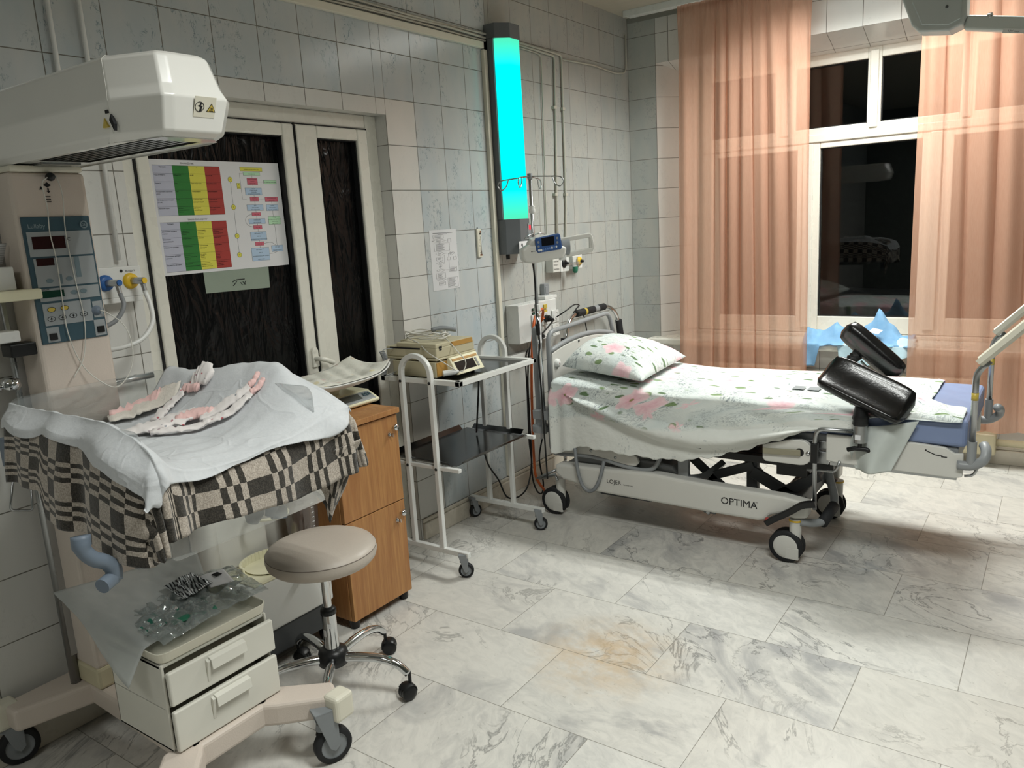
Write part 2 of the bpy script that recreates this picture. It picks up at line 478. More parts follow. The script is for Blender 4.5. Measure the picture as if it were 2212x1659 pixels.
# left wall: strips of tiles with their own joints
mb = MB()
def wl(y0, y1, z0, z1, u0, u1, mat, zo=1.7047):
    mb.quad((0, y0, z0), (0, y1, z0), (0, y1, z1), (0, y0, z1), mat,
            [(u0, (z0 - zo) / 0.2), (u1, (z0 - zo) / 0.2), (u1, (z1 - zo) / 0.2), (u0, (z1 - zo) / 0.2)])
uu = lambda y, o: (y - o) / 0.2
wl(-1.63, 0, 0, CH, uu(-1.63, 0), 0, 1)
wl(-2.236, -1.63, 0, CH, uu(-2.236, -2.433), uu(-1.63, -2.433), 0)
wl(YB, -2.236, 2.1047, CH, 0, uu(-2.236, -2.433), 0)
wl(YB, -2.236, 0, 2.1047, 0, 0.985, 2)
wl(-2.487, YB, 2.1047, CH, 20, 21, 0); wl(-2.487, YB, DZ, 2.1047, 20, 21, 2)
wl(YA, -2.487, 2.1047, CH, uu(YA, -2.487), 0, 0); wl(YA, -2.487, DZ, 2.1047, uu(YA, -2.487), 0, 2)
wl(RY, YA, 1.9047, CH, uu(RY, -2.487), uu(YA, -2.487), 0)
wl(RY, YA, 0, 1.9047, uu(RY, -4.125), uu(YA, -4.125), 2, 0.564)
# wall body behind the tiles and the door reveals
for a, b in (((-0.3, RY - 0.3, -0.05), (-0.004, YA - 0.003, CH)), ((-0.3, YB + 0.003, -0.05), (-0.004, 0.3, CH)), ((-0.3, YA, DZ + 0.003), (-0.004, YB, CH))):
    mb.box(a, b, 3)
D = -0.30
mb.quad((0, YB, 0), (D, YB, 0), (D, YB, DZ), (0, YB, DZ), 2, [(0, vz(0)), (1.4, vz(0)), (1.4, vz(DZ)), (0, vz(DZ))])
mb.quad((D, YA, 0), (0, YA, 0), (0, YA, DZ), (D, YA, DZ), 2, [(1.4, vz(0)), (0, vz(0)), (0, vz(DZ)), (1.4, vz(DZ))])
mb.quad((0, YA, DZ), (0, YB, DZ), (D, YB, DZ), (D, YA, DZ), 2, [(uu(YA, -2.52), 0), (uu(YB, -2.52), 0), (uu(YB, -2.52), 1.4), (uu(YA, -2.52), 1.4)])
struct(mb.build('wall_left', [M['tile_blue'], M['tile_grey'], M['tile_white'], M['paint_grey']]))

# window wall (plane y = 0) with the splayed window recess
WXA, WXB, WZA, WZB = 0.205, 3.05, 0.675, 2.52
mb = MB()
def wf(x0, x1, z0, z1, u0, u1, mat):
    mb.quad((x0, 0, z0), (x0, 0, z1), (x1, 0, z1), (x1, 0, z0), mat, [(u0, vz(z0)), (u0, vz(z1)), (u1, vz(z1)), (u1, vz(z0))])
us = lambda x: (x - 0.296) / 0.2
wf(0, WXA, 0, 2.80, 0, 1, 0)
wf(WXA, 0.292, WZB, 2.80, 40, 41, 1)
wf(0.292, WXB, WZB, 2.80, us(0.292), us(WXB), 1)
wf(WXB, RX, 0, 2.80, us(WXB), us(RX), 1)
wf(WXA, WXB, 0, WZA - 0.045, us(WXA), us(WXB), 1)
mb.box((0, 0.0, 2.80), (RX, 0.02, CH), 2)
mb.box((-0.3, 0.004, -0.05), (WXA - 0.001, 0.32, CH), 2); mb.box((WXB + 0.1, 0.004, -0.05), (RX + 0.3, 0.32, CH), 2)
mb.box((WXA - 0.001, 0.004, -0.05), (WXB + 0.1, 0.32, WZA - 0.046), 2); mb.box((WXA - 0.001, 0.02, WZB + 0.001), (WXB + 0.1, 0.32, CH), 2)
R2 = 0.26
mb.quad((WXA, 0, WZA), (0.40, R2, WZA), (0.40, R2, 2.45), (WXA, 0, WZB), 1, [(0, vz(WZA)), (1.5, vz(WZA)), (1.5, vz(2.45)), (0, vz(WZB))])
mb.quad((WXA, 0, WZB), (0.40, R2, 2.43), (WXB, R2, 2.43), (WXB, 0, WZB), 1, [(us(WXA), 0), (us(0.4), 1.35), (us(WXB), 1.35), (us(WXB), 0)])
mb.quad((WXB, 0, WZA), (WXB, 0, WZB), (WXB, R2, 2.45), (WXB, R2, WZA), 1, [(0, vz(WZA)), (0, vz(WZB)), (1.3, vz(2.45)), (1.3, vz(WZA))])
struct(mb.build('wall_window', [M['tile_grey'], M['tile_white'], M['paint_grey']]))
mb = MB(); mb.box((RX, RY - 0.3, -0.05), (RX + 0.25, 0.3, CH)); struct(mb.build('wall_right', M['paint_dim']))
mb = MB(); mb.box((-0.3, RY - 0.25, -0.05), (RX + 0.3, RY, CH)); struct(mb.build('wall_rear', M['paint_dim']))

# marble skirting along the floor
mb = MB()
for y0, y1 in ((-2.42, 0.0), (RY, YA)):
    mb.box((0.0, y0, 0), (0.022, y1, 0.085)); mb.box((0.0, y0, 0.085), (0.012, y1, 0.105))
struct(mb.build('baseboard_left', M['marble_trim'], bevel=0.005))
mb = MB(); mb.box((0.0, -0.022, 0), (RX, 0.0, 0.085)); mb.box((0, -0.012, 0.085), (RX, 0, 0.105))
struct(mb.build('baseboard_window', M['marble_trim'], bevel=0.005))

# ---------------------------------------------------------------- balcony door, two leaves
door = thing('door_1', 'white plastic double balcony door with dark glass in the left wall', 'door', (-0.09, -3.06, 0)); door['kind'] = 'structure'
mb = MB()
FX0, FX1 = -0.16, -0.065
for a, b in (((FX0, YA, 0), (FX1, YA + 0.075, DZ)), ((FX0, YB - 0.072, 0), (FX1, YB, DZ)), ((FX0, YA + 0.0752, DZ - 0.06), (FX1, YB - 0.0722, DZ)), ((FX0, YA + 0.0752, 0), (FX1, YB - 0.0722, 0.05))):
    mb.box(a, b)
mb.build('door_frame', M['pvc'], door, 0.006)
mb = MB()
# gasket lines round the leaves
for y in (-2.5045, YA + 0.077): mb.box((-0.12, y - 0.003, 0.05), (-0.058, y + 0.003, DZ - 0.06))
mb.box((-0.12, YA + 0.075, DZ - 0.066), (-0.058, -2.503, DZ - 0.060))
mb.box((-0.12, -2.9225, 0.05), (-0.047, -2.9165, DZ - 0.06))
mb.build('door_gasket', M['pvc_groove'], door)
def leaf(y0, y1, g0, g1, gz0, gz1):
    m = MB(); a, b = -0.125, -0.05
    for p, q in (((a, y0, 0.05), (b, g0, 1.97)), ((a, g1, 0.05), (b, y1, 1.97)), ((a, g0, gz1), (b, g1, 1.97)), ((a, g0, gz0 - 0.085), (b, g1, gz0)), ((a, g0, 0.05), (b, g1, 0.13))):
        m.box(p, q)
    m.box((-0.105, g0 - 0.01, 0.12), (-0.075, g1 + 0.01, gz0 - 0.08))
    lf = m.build('door_leaf', M['pvc'], door, 0.006)
    m = MB()
    for p, q in (((-0.088, g0 - 0.004, gz0 - 0.004), (-0.062, g0 + 0.004, gz1 + 0.004)), ((-0.088, g1 - 0.006, gz0 - 0.004), (-0.062, g1 + 0.004, gz1 + 0.004)),
                 ((-0.088, g0, gz1 - 0.004), (-0.062, g1, gz1 + 0.004)), ((-0.088, g0, gz0 - 0.004), (-0.062, g1, gz0 + 0.004))): m.box(p, q)
    m.build('glazing_seal', M['pvc_groove'], lf)
    m = MB(); m.box((-0.098, g0, gz0), (-0.094, g1, gz1))
    m.build('glass_pane', M['glass'], lf)
    return lf
lf1 = leaf(YA + 0.08, -2.9225, -3.565, -2.979, 0.72, 1.921)
lf2 = leaf(-2.9165, -2.507, -2.800, -2.569, 0.72, 1.921)
mb = MB()
mb.box((-0.05, -2.9165, 0.05), (-0.040, -2.875, 1.965))
mb.build('astragal', M['pvc'], door, 0.004)
mb = MB()
mb.lathe([(0.0, 0.012), (0.014, 0.011), (0.016, 0.0)], (-0.05, -2.944, 1.045), (1, 0, 0), 16)
mb.box((-0.05, -2.96, 0.975), (-0.039, -2.928, 1.045)); 
mb.tube(smooth_path([(-0.05, -2.944, 1.01), (-0.012, -2.944, 1.01), (-0.002, -2.936, 1.008), (0.0, -2.915, 1.000), (0.001, -2.885, 0.985)], 5), 0.0105, 10)
h = mb.build('door_handle', M['pvc'], door, 0.003); 
# black crinkled foil taped on the room side of the glass
t = NT('crinkled_black_foil'); o_ = t.obj()
hh = t.noise(t.mapping(o_, (1, 1.3, 0.35)), 11, 3, 0.5, 1.6)
foil = t.done(t.bsdf(lin('08090A'), 0.24, 0, t.bump(hh, 0.55, 0.03), 0, 0, 0.25))
mb = MB()
mb.grid(lambda u, v: (-0.0890 + 0.0006 * nz(u * 9, v * 4, 1.7), -3.5645 + u * 0.585, 0.7205 + v * 1.200), 24, 36)
o = mb.build('black_foil_sheet', foil); tag(o, 'crinkled black plastic foil covering the wide left door pane', 'foil', 'black foils on the door glass')
mb = MB()
mb.grid(lambda u, v: (-0.0890 + 0.0006 * nz(u * 5, v * 4, 8.7), -2.7995 + u * 0.230, 0.7205 + v * 1.200), 16, 36)
o = mb.build('black_foil_sheet', foil); tag(o, 'crinkled black plastic foil covering the narrow right door pane', 'foil', 'black foils on the door glass')

# ---------------------------------------------------------------- window
win = thing('window_1', 'white plastic window behind peach curtains', 'window', (1.7, 0.26, 0.7)); win['kind'] = 'structure'
mb = MB()
A, B = 0.235, 0.305
fx0, fx1, fz0, fz1 = 0.40, WXB, 0.70, 2.45
TZ0, TZ1 = 1.925, 1.955
lows = [(0.545, 1.075), (1.216, 1.800), (1.965, 2.50), (2.62, 2.97)]
ups = [(0.50, 0.93), (1.06, 1.485), (1.562, 1.985), (2.06, 2.48), (2.56, 2.98)]
def fill(panes, z0, z1, pz0, pz1, yb):
    x = fx0
    for p, q in panes:
        mb.box((x, A, z0), (p, yb, z1)); mb.box((p, A, z0), (q, yb, pz0)); mb.box((p, A, pz1), (q, yb, z1)); x = q
    mb.box((x, A, z0), (fx1, yb, z1))
fill(lows, fz0, 1.955, 0.808, 1.880, B)
fill(ups, 1.955, fz1, 2.005, 2.376, B)
mb.box((fx0, A - 0.012, 1.918), (fx1, A, 1.965))
for x in (1.145, 1.875, 2.555): mb.box((x - 0.032, A - 0.015, 0.735), (x + 0.032, A, 1.912))
for x in (0.995, 1.523, 2.02, 2.52): mb.box((x - 0.024, A - 0.012, 1.975), (x + 0.024, A, 2.42))
mb.build('window_frame', M['pvc'], win, 0.005)
mb = MB()
for p, q in lows: mb.box((p - 0.003, 0.268, 0.80), (q + 0.003, 0.273, 1.885))
for p, q in ups: mb.box((p - 0.003, 0.268, 2.0), (q + 0.003, 0.273, 2.38))
mb.build('glass_panes', M['glass'], win)
mb = MB()
for P, z0, z1 in ((lows, 0.808, 1.880), (ups, 2.005, 2.376)):
    for p, q in P:
        e = 0.006
        for a, b in (((p, 0.255, z0), (p + e, 0.268, z1)), ((q - e, 0.255, z0), (q, 0.268, z1)), ((p, 0.255, z0), (q, 0.268, z0 + e)), ((p, 0.255, z1 - e), (q, 0.268, z1))): mb.box(a, b)
mb.build('glazing_seal', M['pvc_groove'], win)
mb = MB(); mb.box((0.145, -0.10, 0.632), (3.10, 0.235, 0.676))
mb.build('window_sill', M['pvc'], win, 0.012, 3)
mb = MB(); mb.box((fx0, 0.20, 0.676), (fx1, 0.235, 0.70)); mb.build('sill_strip', M['pvc'], win, 0.004)

# outside: snow, parapet, dark house
snow = simple('dirty_snow', '9AA0A6', 0.9, 0, 0.15, 0.6, 4)
mb = MB()
mb.grid(lambda u, v: (-6 + 16 * u, 0.4 + 9 * v, -1.2 + 1.6 * sstep(0.25, 0.5, v) * (0.75 + 0.35 * nz(u * 9, v * 4)) + 0.10 * nz(u * 20, v * 14, 3)), 60, 40)
o = mb.build('snow_ground', snow); tag(o, 'snow-covered ground in the dark outside the window', 'snow', kind='stuff')
mb = MB(); mb.box((-5, 9.6, -1), (12, 9.9, 4.5)); 
o = mb.build('neighbouring_house_wall', simple('dark_plaster', '4A4C4E', 0.9)); tag(o, 'dark house facade beyond the snow outside', 'building')
# ================================================================ infant warmer
M['lcd_red'] = simple('dark_red_display', '2A0608', 0.15)
M['lcd_green'] = simple('dark_green_display', '0E3A2C', 0.15)
M['panel_blue'] = simple('slate_blue_membrane', '3C5560', 0.4, 0, 0.02)
M['panel_grey'] = simple('light_grey_membrane', '9A9FA1', 0.4, 0, 0.02)
M['panel_key'] = simple('membrane_key', '6E7F86', 0.4)
M['key_yellow'] = simple('yellow_key', 'C9B14E', 0.4)
M['print_grey'] = simple('grey_print', '8FA0A6', 0.5)
M['heater_dark'] = simple('heater_interior', '33322F', 0.5, 0.3)
M['drawer_cream'] = simple('drawer_cream_plastic', 'D8D6CC', 0.42, 0, 0.015)
YC = -4.035
wm = thing('infant_warmer', 'tall beige infant radiant warmer with white heater hood at the left', 'infant warmer', (0.45, YC, 0))
# base beams
mb = MB()
zt, zb = 0.205, 0.135
def slab(poly, z0, z1, mat=0):
    mb.prism(poly, 'z', z0, z1, mat)
slab([(-0.0, YC - 0.10), (0.74, YC - 0.13), (0.74, YC + 0.13), (-0.0, YC + 0.10)], zb, zt)
slab([(0.025, -4.34), (0.11, -4.34), (0.17, YC - 0.09), (0.17, YC + 0.09), (0.11, -3.74), (0.025, -3.74), (0.02, YC)], zb, zt)
slab([(0.68, YC + 0.05), (0.77, YC + 0.12), (0.90, -3.79), (0.82, -3.745), (0.68, YC + 0.18)], zb, zt)
slab([(0.68, YC - 0.05), (0.77, YC - 0.12), (0.92, -4.30), (0.82, -4.35), (0.68, YC - 0.18)], zb, zt)
mb.build('base_frame', M['warm_pink'], wm, 0.012, 3)
for cx, cy, sx in ((0.885, -3.785, 1), (0.895, -4.305, 1), (0.03, -4.335, -1), (0.03, -3.745, -1)):
    mb = MB(); mb.box((cx - 0.03, cy - 0.035, zb - 0.004), (cx + 0.03, cy + 0.035, zt + 0.006))
    mb.build('end_cap', M['cream'], wm, 0.012, 3)
def caster(parent, x, y, r, w, ang, matw, mathub, matfork, top, name='caster'):
    """swivel caster: fork with wheel as sub-part; ang = heading of the wheel plane"""
    d = Vector((math.cos(ang), math.sin(ang), 0)); a = Vector((-d.y, d.x, 0))
    c = Vector((x, y, r)) ; piv = c - d * r * 0.45
    m = MB()
    m.cyl((piv.x, piv.y, top), (piv.x, piv.y, 2 * r + 0.004), r * 0.30, r * 0.36, 16)
    for sgn in (-1, 1):
        off = a * sgn * (w / 2 + 0.004)
        q = [piv + off + Vector((0, 0, 2 * r + 0.006)) - d * r * 0.45, piv + off + Vector((0, 0, 2 * r + 0.006)) + d * r * 0.75, c + off + d * r * 0.28, c + off - Vector((0, 0, r * 0.25)), c + off - d * r * 0.28]
        q2 = [p + a * sgn * 0.004 for p in q]
        n = 5
        m.add([tuple(p) for p in q + q2], [tuple(range(n)), tuple(range(2 * n - 1, n - 1, -1))] + [(k, n + k, n + (k + 1) % n, (k + 1) % n) for k in range(n)])
    t0 = piv + Vector((0, 0, 2 * r + 0.005)) + d * r * 0.15
    m.bar(t0 - d * r * 0.6, t0 + d * r * 0.6, w + 0.016, 0.008)
    f = m.build(name, matfork, parent, 0.002)
    m = MB()
    m.lathe([(r * 0.70, -w / 2), (r * 0.93, -w / 2), (r, -w / 2 + 0.004), (r, w / 2 - 0.004), (r * 0.93, w / 2), (r * 0.70, w / 2)], c, a, 28)
    wl_ = m.build('wheel', matw, f)
    m = MB()
    m.lathe([(0.0, -w / 2 - 0.001), (r * 0.25, -w / 2 - 0.002), (r * 0.28, -w / 2 + 0.004), (r * 0.66, -w / 2 + 0.004), (r * 0.74, -w / 2), (r * 0.74, w / 2), (r * 0.66, w / 2 - 0.004), (r * 0.28, w / 2 - 0.004), (r * 0.25, w / 2 + 0.002), (0, w / 2 + 0.001)], c, a, 24)
    m.build('wheel_hub', mathub, f)
    return f
for cx, cy, an in ((0.875, -3.815, 1.2), (0.90, -4.32, 1.0), (0.035, -4.315, 1.35), (0.04, -3.765, 1.3)):
    caster(wm, cx, cy, 0.056, 0.03, an, M['black_rubber'], M['grey_plastic'], M['grey_plastic'], zb)
# column
mb = MB()
mb.box((0.045, -4.143, 0.27), (0.232, -3.940, 1.735))
mb.build('column', M['warm_pink'], wm, 0.012, 3)
mb = MB(); mb.box((0.04, -4.146, 0.205), (0.236, -3.937, 0.275)); mb.build('column_foot', M['cream_dark'], wm, 0.01)
mb = MB(); mb.box((0.05, -4.138, 1.735), (0.236, -3.945, 1.752)); mb.build('column_top', M['cream'], wm, 0.006)
mb = MB()
for sy in (-4.158, -3.925):
    mb.tube([(0.11, sy, 0.20), (0.11, sy, 1.72)], 0.014, 12); mb.box((0.10, sy - 0.004, 0.3), (0.124, sy + 0.02 * (1 if sy < -4 else -1), 1.7))
mb.build('column_rail', M['steel'], wm)
mb = MB(); mb.box((0.228, -4.133, 1.268), (0.237, -3.949, 1.615))
pn = mb.build('control_panel', M['panel_blue'], wm, 0.002)
px = 0.2375
def pbox(y0, y1, z0, z1, mat, name, dx=0.0012, bv=0.0):
    m = MB(); m.box((px - 0.001, y0, z0), (px + dx, y1, z1)); return m.build(name, mat, pn, bv)
mb = MB()
for y0, y1, z0, z1 in ((-4.126, -3.955, 1.508, 1.575), (-4.120, -3.955, 1.425, 1.503), (-4.120, -3.955, 1.385, 1.42), (-4.118, -3.985, 1.318, 1.379), (-4.118, -4.085, 1.272, 1.313), (-3.985, -3.953, 1.272, 1.318), (-3.981, -3.953, 1.325, 1.372)):
    mb.box((px - 0.001, y0, z0), (px + 0.0010, y1, z1))
mb.build('panel_fields', M['panel_grey'], pn)
pbox(-4.115, -4.028, 1.528, 1.562, M['lcd_red'], 'temperature_display', 0.0018)
pbox(-4.113, -4.067, 1.483, 1.503, M['lcd_red'], 'heater_display', 0.0018)
pbox(-4.113, -4.054, 1.395, 1.414, M['lcd_green'], 'timer_display', 0.0018)
pbox(-4.012, -3.998, 1.445, 1.503, M['panel_key'], 'bar_indicator', 0.0016)
pbox(-4.062, -4.052, 1.430, 1.458, M['panel_key'], 'bar_indicator', 0.0016)
def key(y, z, ry, rz, mat):
    m = MB(); n = 18
    m.prism([(y + ry * math.cos(2 * PI * k / n), z + rz * math.sin(2 * PI * k / n)) for k in range(n)], 'x', px, px + 0.002)
    m.build('key', mat, pn)
for y, z in ((-4.087, 1.441), (-4.033, 1.443), (-4.027, 1.404), (-4.000, 1.405)): key(y, z, 0.0095, 0.006, M['panel_key'])
for y, z in ((-4.096, 1.362), (-4.060, 1.363)): key(y, z, 0.0105, 0.0065, M['key_yellow'])
for y, z in ((-4.100, 1.336), (-4.070, 1.337), (-4.040, 1.339), (-4.010, 1.340)): key(y, z, 0.010, 0.0065, M['panel_grey'])
mb = MB()
ring = lambda y, z, ry, rz, w=0.0007: mb.tube([(px + 0.002, y + ry * math.cos(2 * PI * k / 20), z + rz * math.sin(2 * PI * k / 20)) for k in range(20)], w, 5, closed=True)
for y, z in ((-4.096, 1.362), (-4.060, 1.363)): ring(y, z, 0.0105, 0.0065)
for y, z in ((-4.100, 1.336), (-4.070, 1.337), (-4.040, 1.339), (-4.010, 1.340)): ring(y, z, 0.010, 0.0065); mb.box((px + .001, y - .004, z - .001), (px + .0026, y + .004, z + .001)); mb.box((px + .001, y - .001, z - .004), (px + .0026, y + .001, z + .004))
TX = Matrix(((0, 0, 1, 0), (1, 0, 0, 0), (0, 1, 0, 0), (0, 0, 0, 1)))     # text facing +x, reading along +y
def at_x(x, y, z, flat=True): return Matrix.Translation((x, y, z)) @ TX
mb.text('C', 0.014, at_x(px + 0.002, -4.022, 1.548), 0); mb.text('°', 0.014, at_x(px + 0.002, -4.029, 1.552), 0)
mb.text('°C', 0.007, at_x(px + 0.002, -4.064, 1.494), 0); mb.text('APGAR', 0.0065, at_x(px + 0.002, -4.113, 1.4155), 0)
for z in (1.668, 1.661, 1.654): mb.box((0.2325, -4.058, z), (0.2335, -4.044, z + 0.0025))
mb.prism([(-4.058, 1.700), (-4.048, 1.708), (-4.038, 1.700), (-4.048, 1.694)], 'x', 0.2325, 0.2335)
mb.prism([(-4.052, 1.684), (-4.047, 1.679), (-4.042, 1.684)], 'x', 0.2325, 0.2335)
mb.box((0.2325, -4.0485, 1.683), (0.2335, -4.0455, 1.692))
mb.prism([(-4.070, 1.688), (-4.065, 1.697), (-4.060, 1.688)], 'x', 0.2325, 0.2335)
mb.build('printed_symbols', M['ink'], pn)
mb = MB()
mb.text('Lullaby', 0.0165, at_x(px + 0.0004, -4.120, 1.585), 0)
ring(-3.969, 1.591, 0.0085, 0.0085, 0.0009); ring(-3.969, 1.591, 0.0105, 0.0105, 0.0005)
mb.text('GE', 0.010, at_x(px + 0.001, -3.969, 1.5875), 0, align='CENTER')
mb.build('panel_logo', M['print_grey'], pn)
for y, z in ((-4.103, 1.287), (-3.969, 1.290)):
    m = MB(); m.box((px, y - 0.010, z - 0.009), (px + 0.006, y + 0.010, z + 0.009)); m.build('rocker_switch', M['black_plastic'], pn, 0.001)
mb = MB(); mb.lathe([(0.0, 0.012), (0.008, 0.012), (0.010, 0.004), (0.014, 0.002), (0.015, 0.0)], (px, -3.972, 1.345), (1, 0, 0), 20)
mb.build('probe_socket', M['grey_blue'], pn)
# hood
hood_sec = [(1.757, 0.106, 0.872), (1.770, 0.1175, 0.896), (1.842, 0.1255, 0.922), (1.866, 0.1185, 0.908), (1.934, 0.108, 0.886), (1.944, 0.096, 0.872)]
HY = -4.025
def hood_ring(z, w, xf):
    """plan outline: straight sides, one wide chamfer and a small one"""
    return [(0.0, -w), (xf - 0.13, -w), (xf - 0.006, -w + 0.052), (xf, -w + 0.075), (xf, w - 0.040), (xf - 0.040, w - 0.004), (xf - 0.06, w), (0.0, w)]
V = []; F = []
for z, w, xf in hood_sec:
    V += [(x, HY + y, z) for x, y in hood_ring(z, w, xf)]
n = len(hood_ring(1.8, 0.1, 0.9))
for i in range(len(hood_sec) - 1):
    for k in range(n):
        F.append((i * n + k, i * n + (k + 1) % n, (i + 1) * n + (k + 1) % n, (i + 1) * n + k))
# underside ring around the heater opening
ox0, ox1, ow = 0.30, 0.815, 0.070
b = len(V)
V += [(ox0, HY - ow, 1.757), (ox1, HY - ow, 1.757), (ox1, HY + ow, 1.757), (ox0, HY + ow, 1.757)]
F.append(tuple((len(hood_sec) - 1) * n + k for k in range(n)))
F += [(0, b, b + 3, n - 1), (0, 1, b + 1, b), tuple(range(1, n - 1)) + (b + 2, b + 1), (n - 2, n - 1, b + 3, b + 2)]
mb = MB(); mb.add(V, F, 0, None, True)
hd = mb.build('heater_hood', M['hood_white'], wm, 0.009, 4)
hd.modifiers['bevel'].harden_normals = True; hd.modifiers['bevel'].angle_limit = math.radians(8)
mb = MB(); mb.box((ox0 - 0.004, HY - ow - 0.004, 1.80), (ox1 + 0.004, HY + ow + 0.004, 1.806))
for a, bb in (((ox0 - 0.004, HY - ow - 0.004, 1.758), (ox0, HY + ow + 0.004, 1.8)), ((ox1, HY - ow - 0.004, 1.758), (ox1 + 0.004, HY + ow + 0.004, 1.8)), ((ox0, HY - ow - 0.004, 1.758), (ox1, HY - ow, 1.8)), ((ox0, HY + ow, 1.758), (ox1, HY + ow + 0.004, 1.8))): mb.box(a, bb)
mb.build('heater_recess', M['heater_dark'], hd)
mb = MB()
for k in range(7):
    y = HY - ow + 0.012 + k * (2 * ow - 0.024) / 6
    mb.tube([(ox0, y, 1.762), (ox1, y, 1.762)], 0.0022, 6)
for k in range(5):
    x = ox0 + 0.06 + k * 0.095
    mb.tube([(x, HY - ow, 1.765), (x, HY + ow, 1.765)], 0.0018, 6)
mb.box((ox0 - 0.09, HY - 0.05, 1.751), (ox0 - 0.01, HY + 0.05, 1.7575))
mb.build('heater_grille', M['steel'], hd)
mb = MB()
mb.tube([(0.775, HY - 0.1170, 1.772), (0.785, HY - 0.1252, 1.842), (0.775, HY - 0.1183, 1.866), (0.755, HY - 0.1078, 1.934), (0.750, HY - 0.096, 1.9440), (0.750, HY + 0.09, 1.9443)], 0.0010, 6)
mb.build('hood_seam', M['bed_white'], hd)
def label_plate(parent, c, uy, uz, w, h, fn, name, base):
    """little flat sticker: c centre, uy right vector, uz up vector"""
    uy = Vector(uy).normalized(); uz = Vector(uz).normalized(); nn = uy.cross(uz)
    Mx = Matrix((( uy.x, uz.x, nn.x, c[0]), (uy.y, uz.y, nn.y, c[1]), (uy.z, uz.z, nn.z, c[2]), (0, 0, 0, 1)))
    m = MB(); m.M = Mx; m.box((-w / 2, -h / 2, -0.0004), (w / 2, h / 2, 0.0006)); pl = m.build(name, base, parent)
    fn(Mx, pl); return pl
def warn_marks(Mx, pl):
    m = MB(); m.M = Mx
    m.prism([(0.004, -0.010), (0.028, -0.010), (0.016, 0.010)], 'z', 0.0007, 0.0011, 0)
    m.prism([(0.0065, -0.0087), (0.0255, -0.0087), (0.016, 0.0073)], 'z', 0.0009, 0.0014, 1)
    for k in (-0.003, 0, 0.003): m.box((0.016 + k - 0.0007, -0.006, 0.0012), (0.016 + k + 0.0007, 0.0005, 0.0017), 0)
    m.box((0.0105, -0.008, 0.0012), (0.0215, -0.0068, 0.0017), 0)
    m.tube([(-0.014 + 0.011 * math.cos(2 * PI * k / 20), 0.0 + 0.011 * math.sin(2 * PI * k / 20), 0.0010) for k in range(20)], 0.0008, 4, 0, closed=True)
    m.prism([(-0.0145, -0.0105), (-0.0125, -0.001), (-0.019, 0.002), (-0.013, 0.0045), (-0.006, 0.001), (-0.008, -0.002), (-0.0085, -0.0105)], 'z', 0.0008, 0.0012, 0)
    m.sphere((-0.0115, 0.0065, 0.0008), 0.0028, 8, 0, (1, 1, 0.2))
    m.build('warning_symbols', [M['ink'], M['key_yellow']], pl)
label_plate(hd, (0.9175, -3.998, 1.822), (0.0, 1, 0), (0.46, 0, 1), 0.054, 0.046, warn_marks, 'warning_sticker', M['cream'])
mb = MB()
mb.prism([(0.748, 1.786), (0.770, 1.786), (0.758, 1.806)], 'y', HY - 0.1245, HY - 0.1175, 1)
mb.prism([(0.778, 1.800), (0.786, 1.812), (0.796, 1.790), (0.792, 1.776)], 'y', HY - 0.1242, HY - 0.117, 0); mb.box((0.768, HY - 0.1255, 1.815), (0.780, HY - 0.119, 1.822), 0)
mb.build('side_warning_sticker', [M['ink'], M['key_yellow']], hd)
# drawer cabinet on the base
mb = MB()
cx0, cx1, cy0, cy1, cz0, cz1 = 0.44, 0.705, -4.195, -3.865, 0.205, 0.455
mb.box((cx0, cy0, cz0), (cx1, cy0 + 0.008, cz1)); mb.box((cx0, cy1 - 0.008, cz0), (cx1, cy1, cz1))
mb.box((cx0, cy0, cz0), (cx0 + 0.008, cy1, cz1)); mb.box((cx0, cy0, cz1 - 0.012), (cx1 - 0.006, cy1, cz1)); mb.box((cx0, cy0, cz0), (cx1, cy1, cz0 + 0.010))
mb.box((cx0, cy0, 0.325), (cx1 - 0.01, cy1, 0.332))
mb.build('cabinet_body', M['drawer_cream'], wm, 0.003)
for z0, z1 in ((0.342, 0.437), (0.208, 0.325)):
    m = MB(); m.box((cx1 + 0.006, cy0 + 0.004, z0), (cx1 + 0.022, cy1 + 0.004, z1)); m.box((cx0 + 0.02, cy0 + 0.02, z0 + 0.006), (cx1 + 0.008, cy1 - 0.02, z1 - 0.03))
    dr = m.build('drawer', M['drawer_cream'], wm, 0.005, 3)
    m = MB(); ym = (cy0 + cy1) / 2 + 0.01
    zh = z1 - 0.008
    m.prism([(cx1 + 0.022, zh), (cx1 + 0.036, zh - 0.006), (cx1 + 0.040, zh - 0.034), (cx1 + 0.036, zh - 0.034), (cx1 + 0.032, zh - 0.010), (cx1 + 0.022, zh - 0.006)], 'y', ym - 0.055, ym + 0.055)
    m.prism([(cx1 + 0.0215, zh - 0.004), (cx1 + 0.032, zh - 0.010), (cx1 + 0.0235, zh - 0.070), (cx1 + 0.0215, zh - 0.070)], 'y', ym - 0.064, ym - 0.055)
    m.build('drawer_handle', M['drawer_cream'], dr, 0.001)
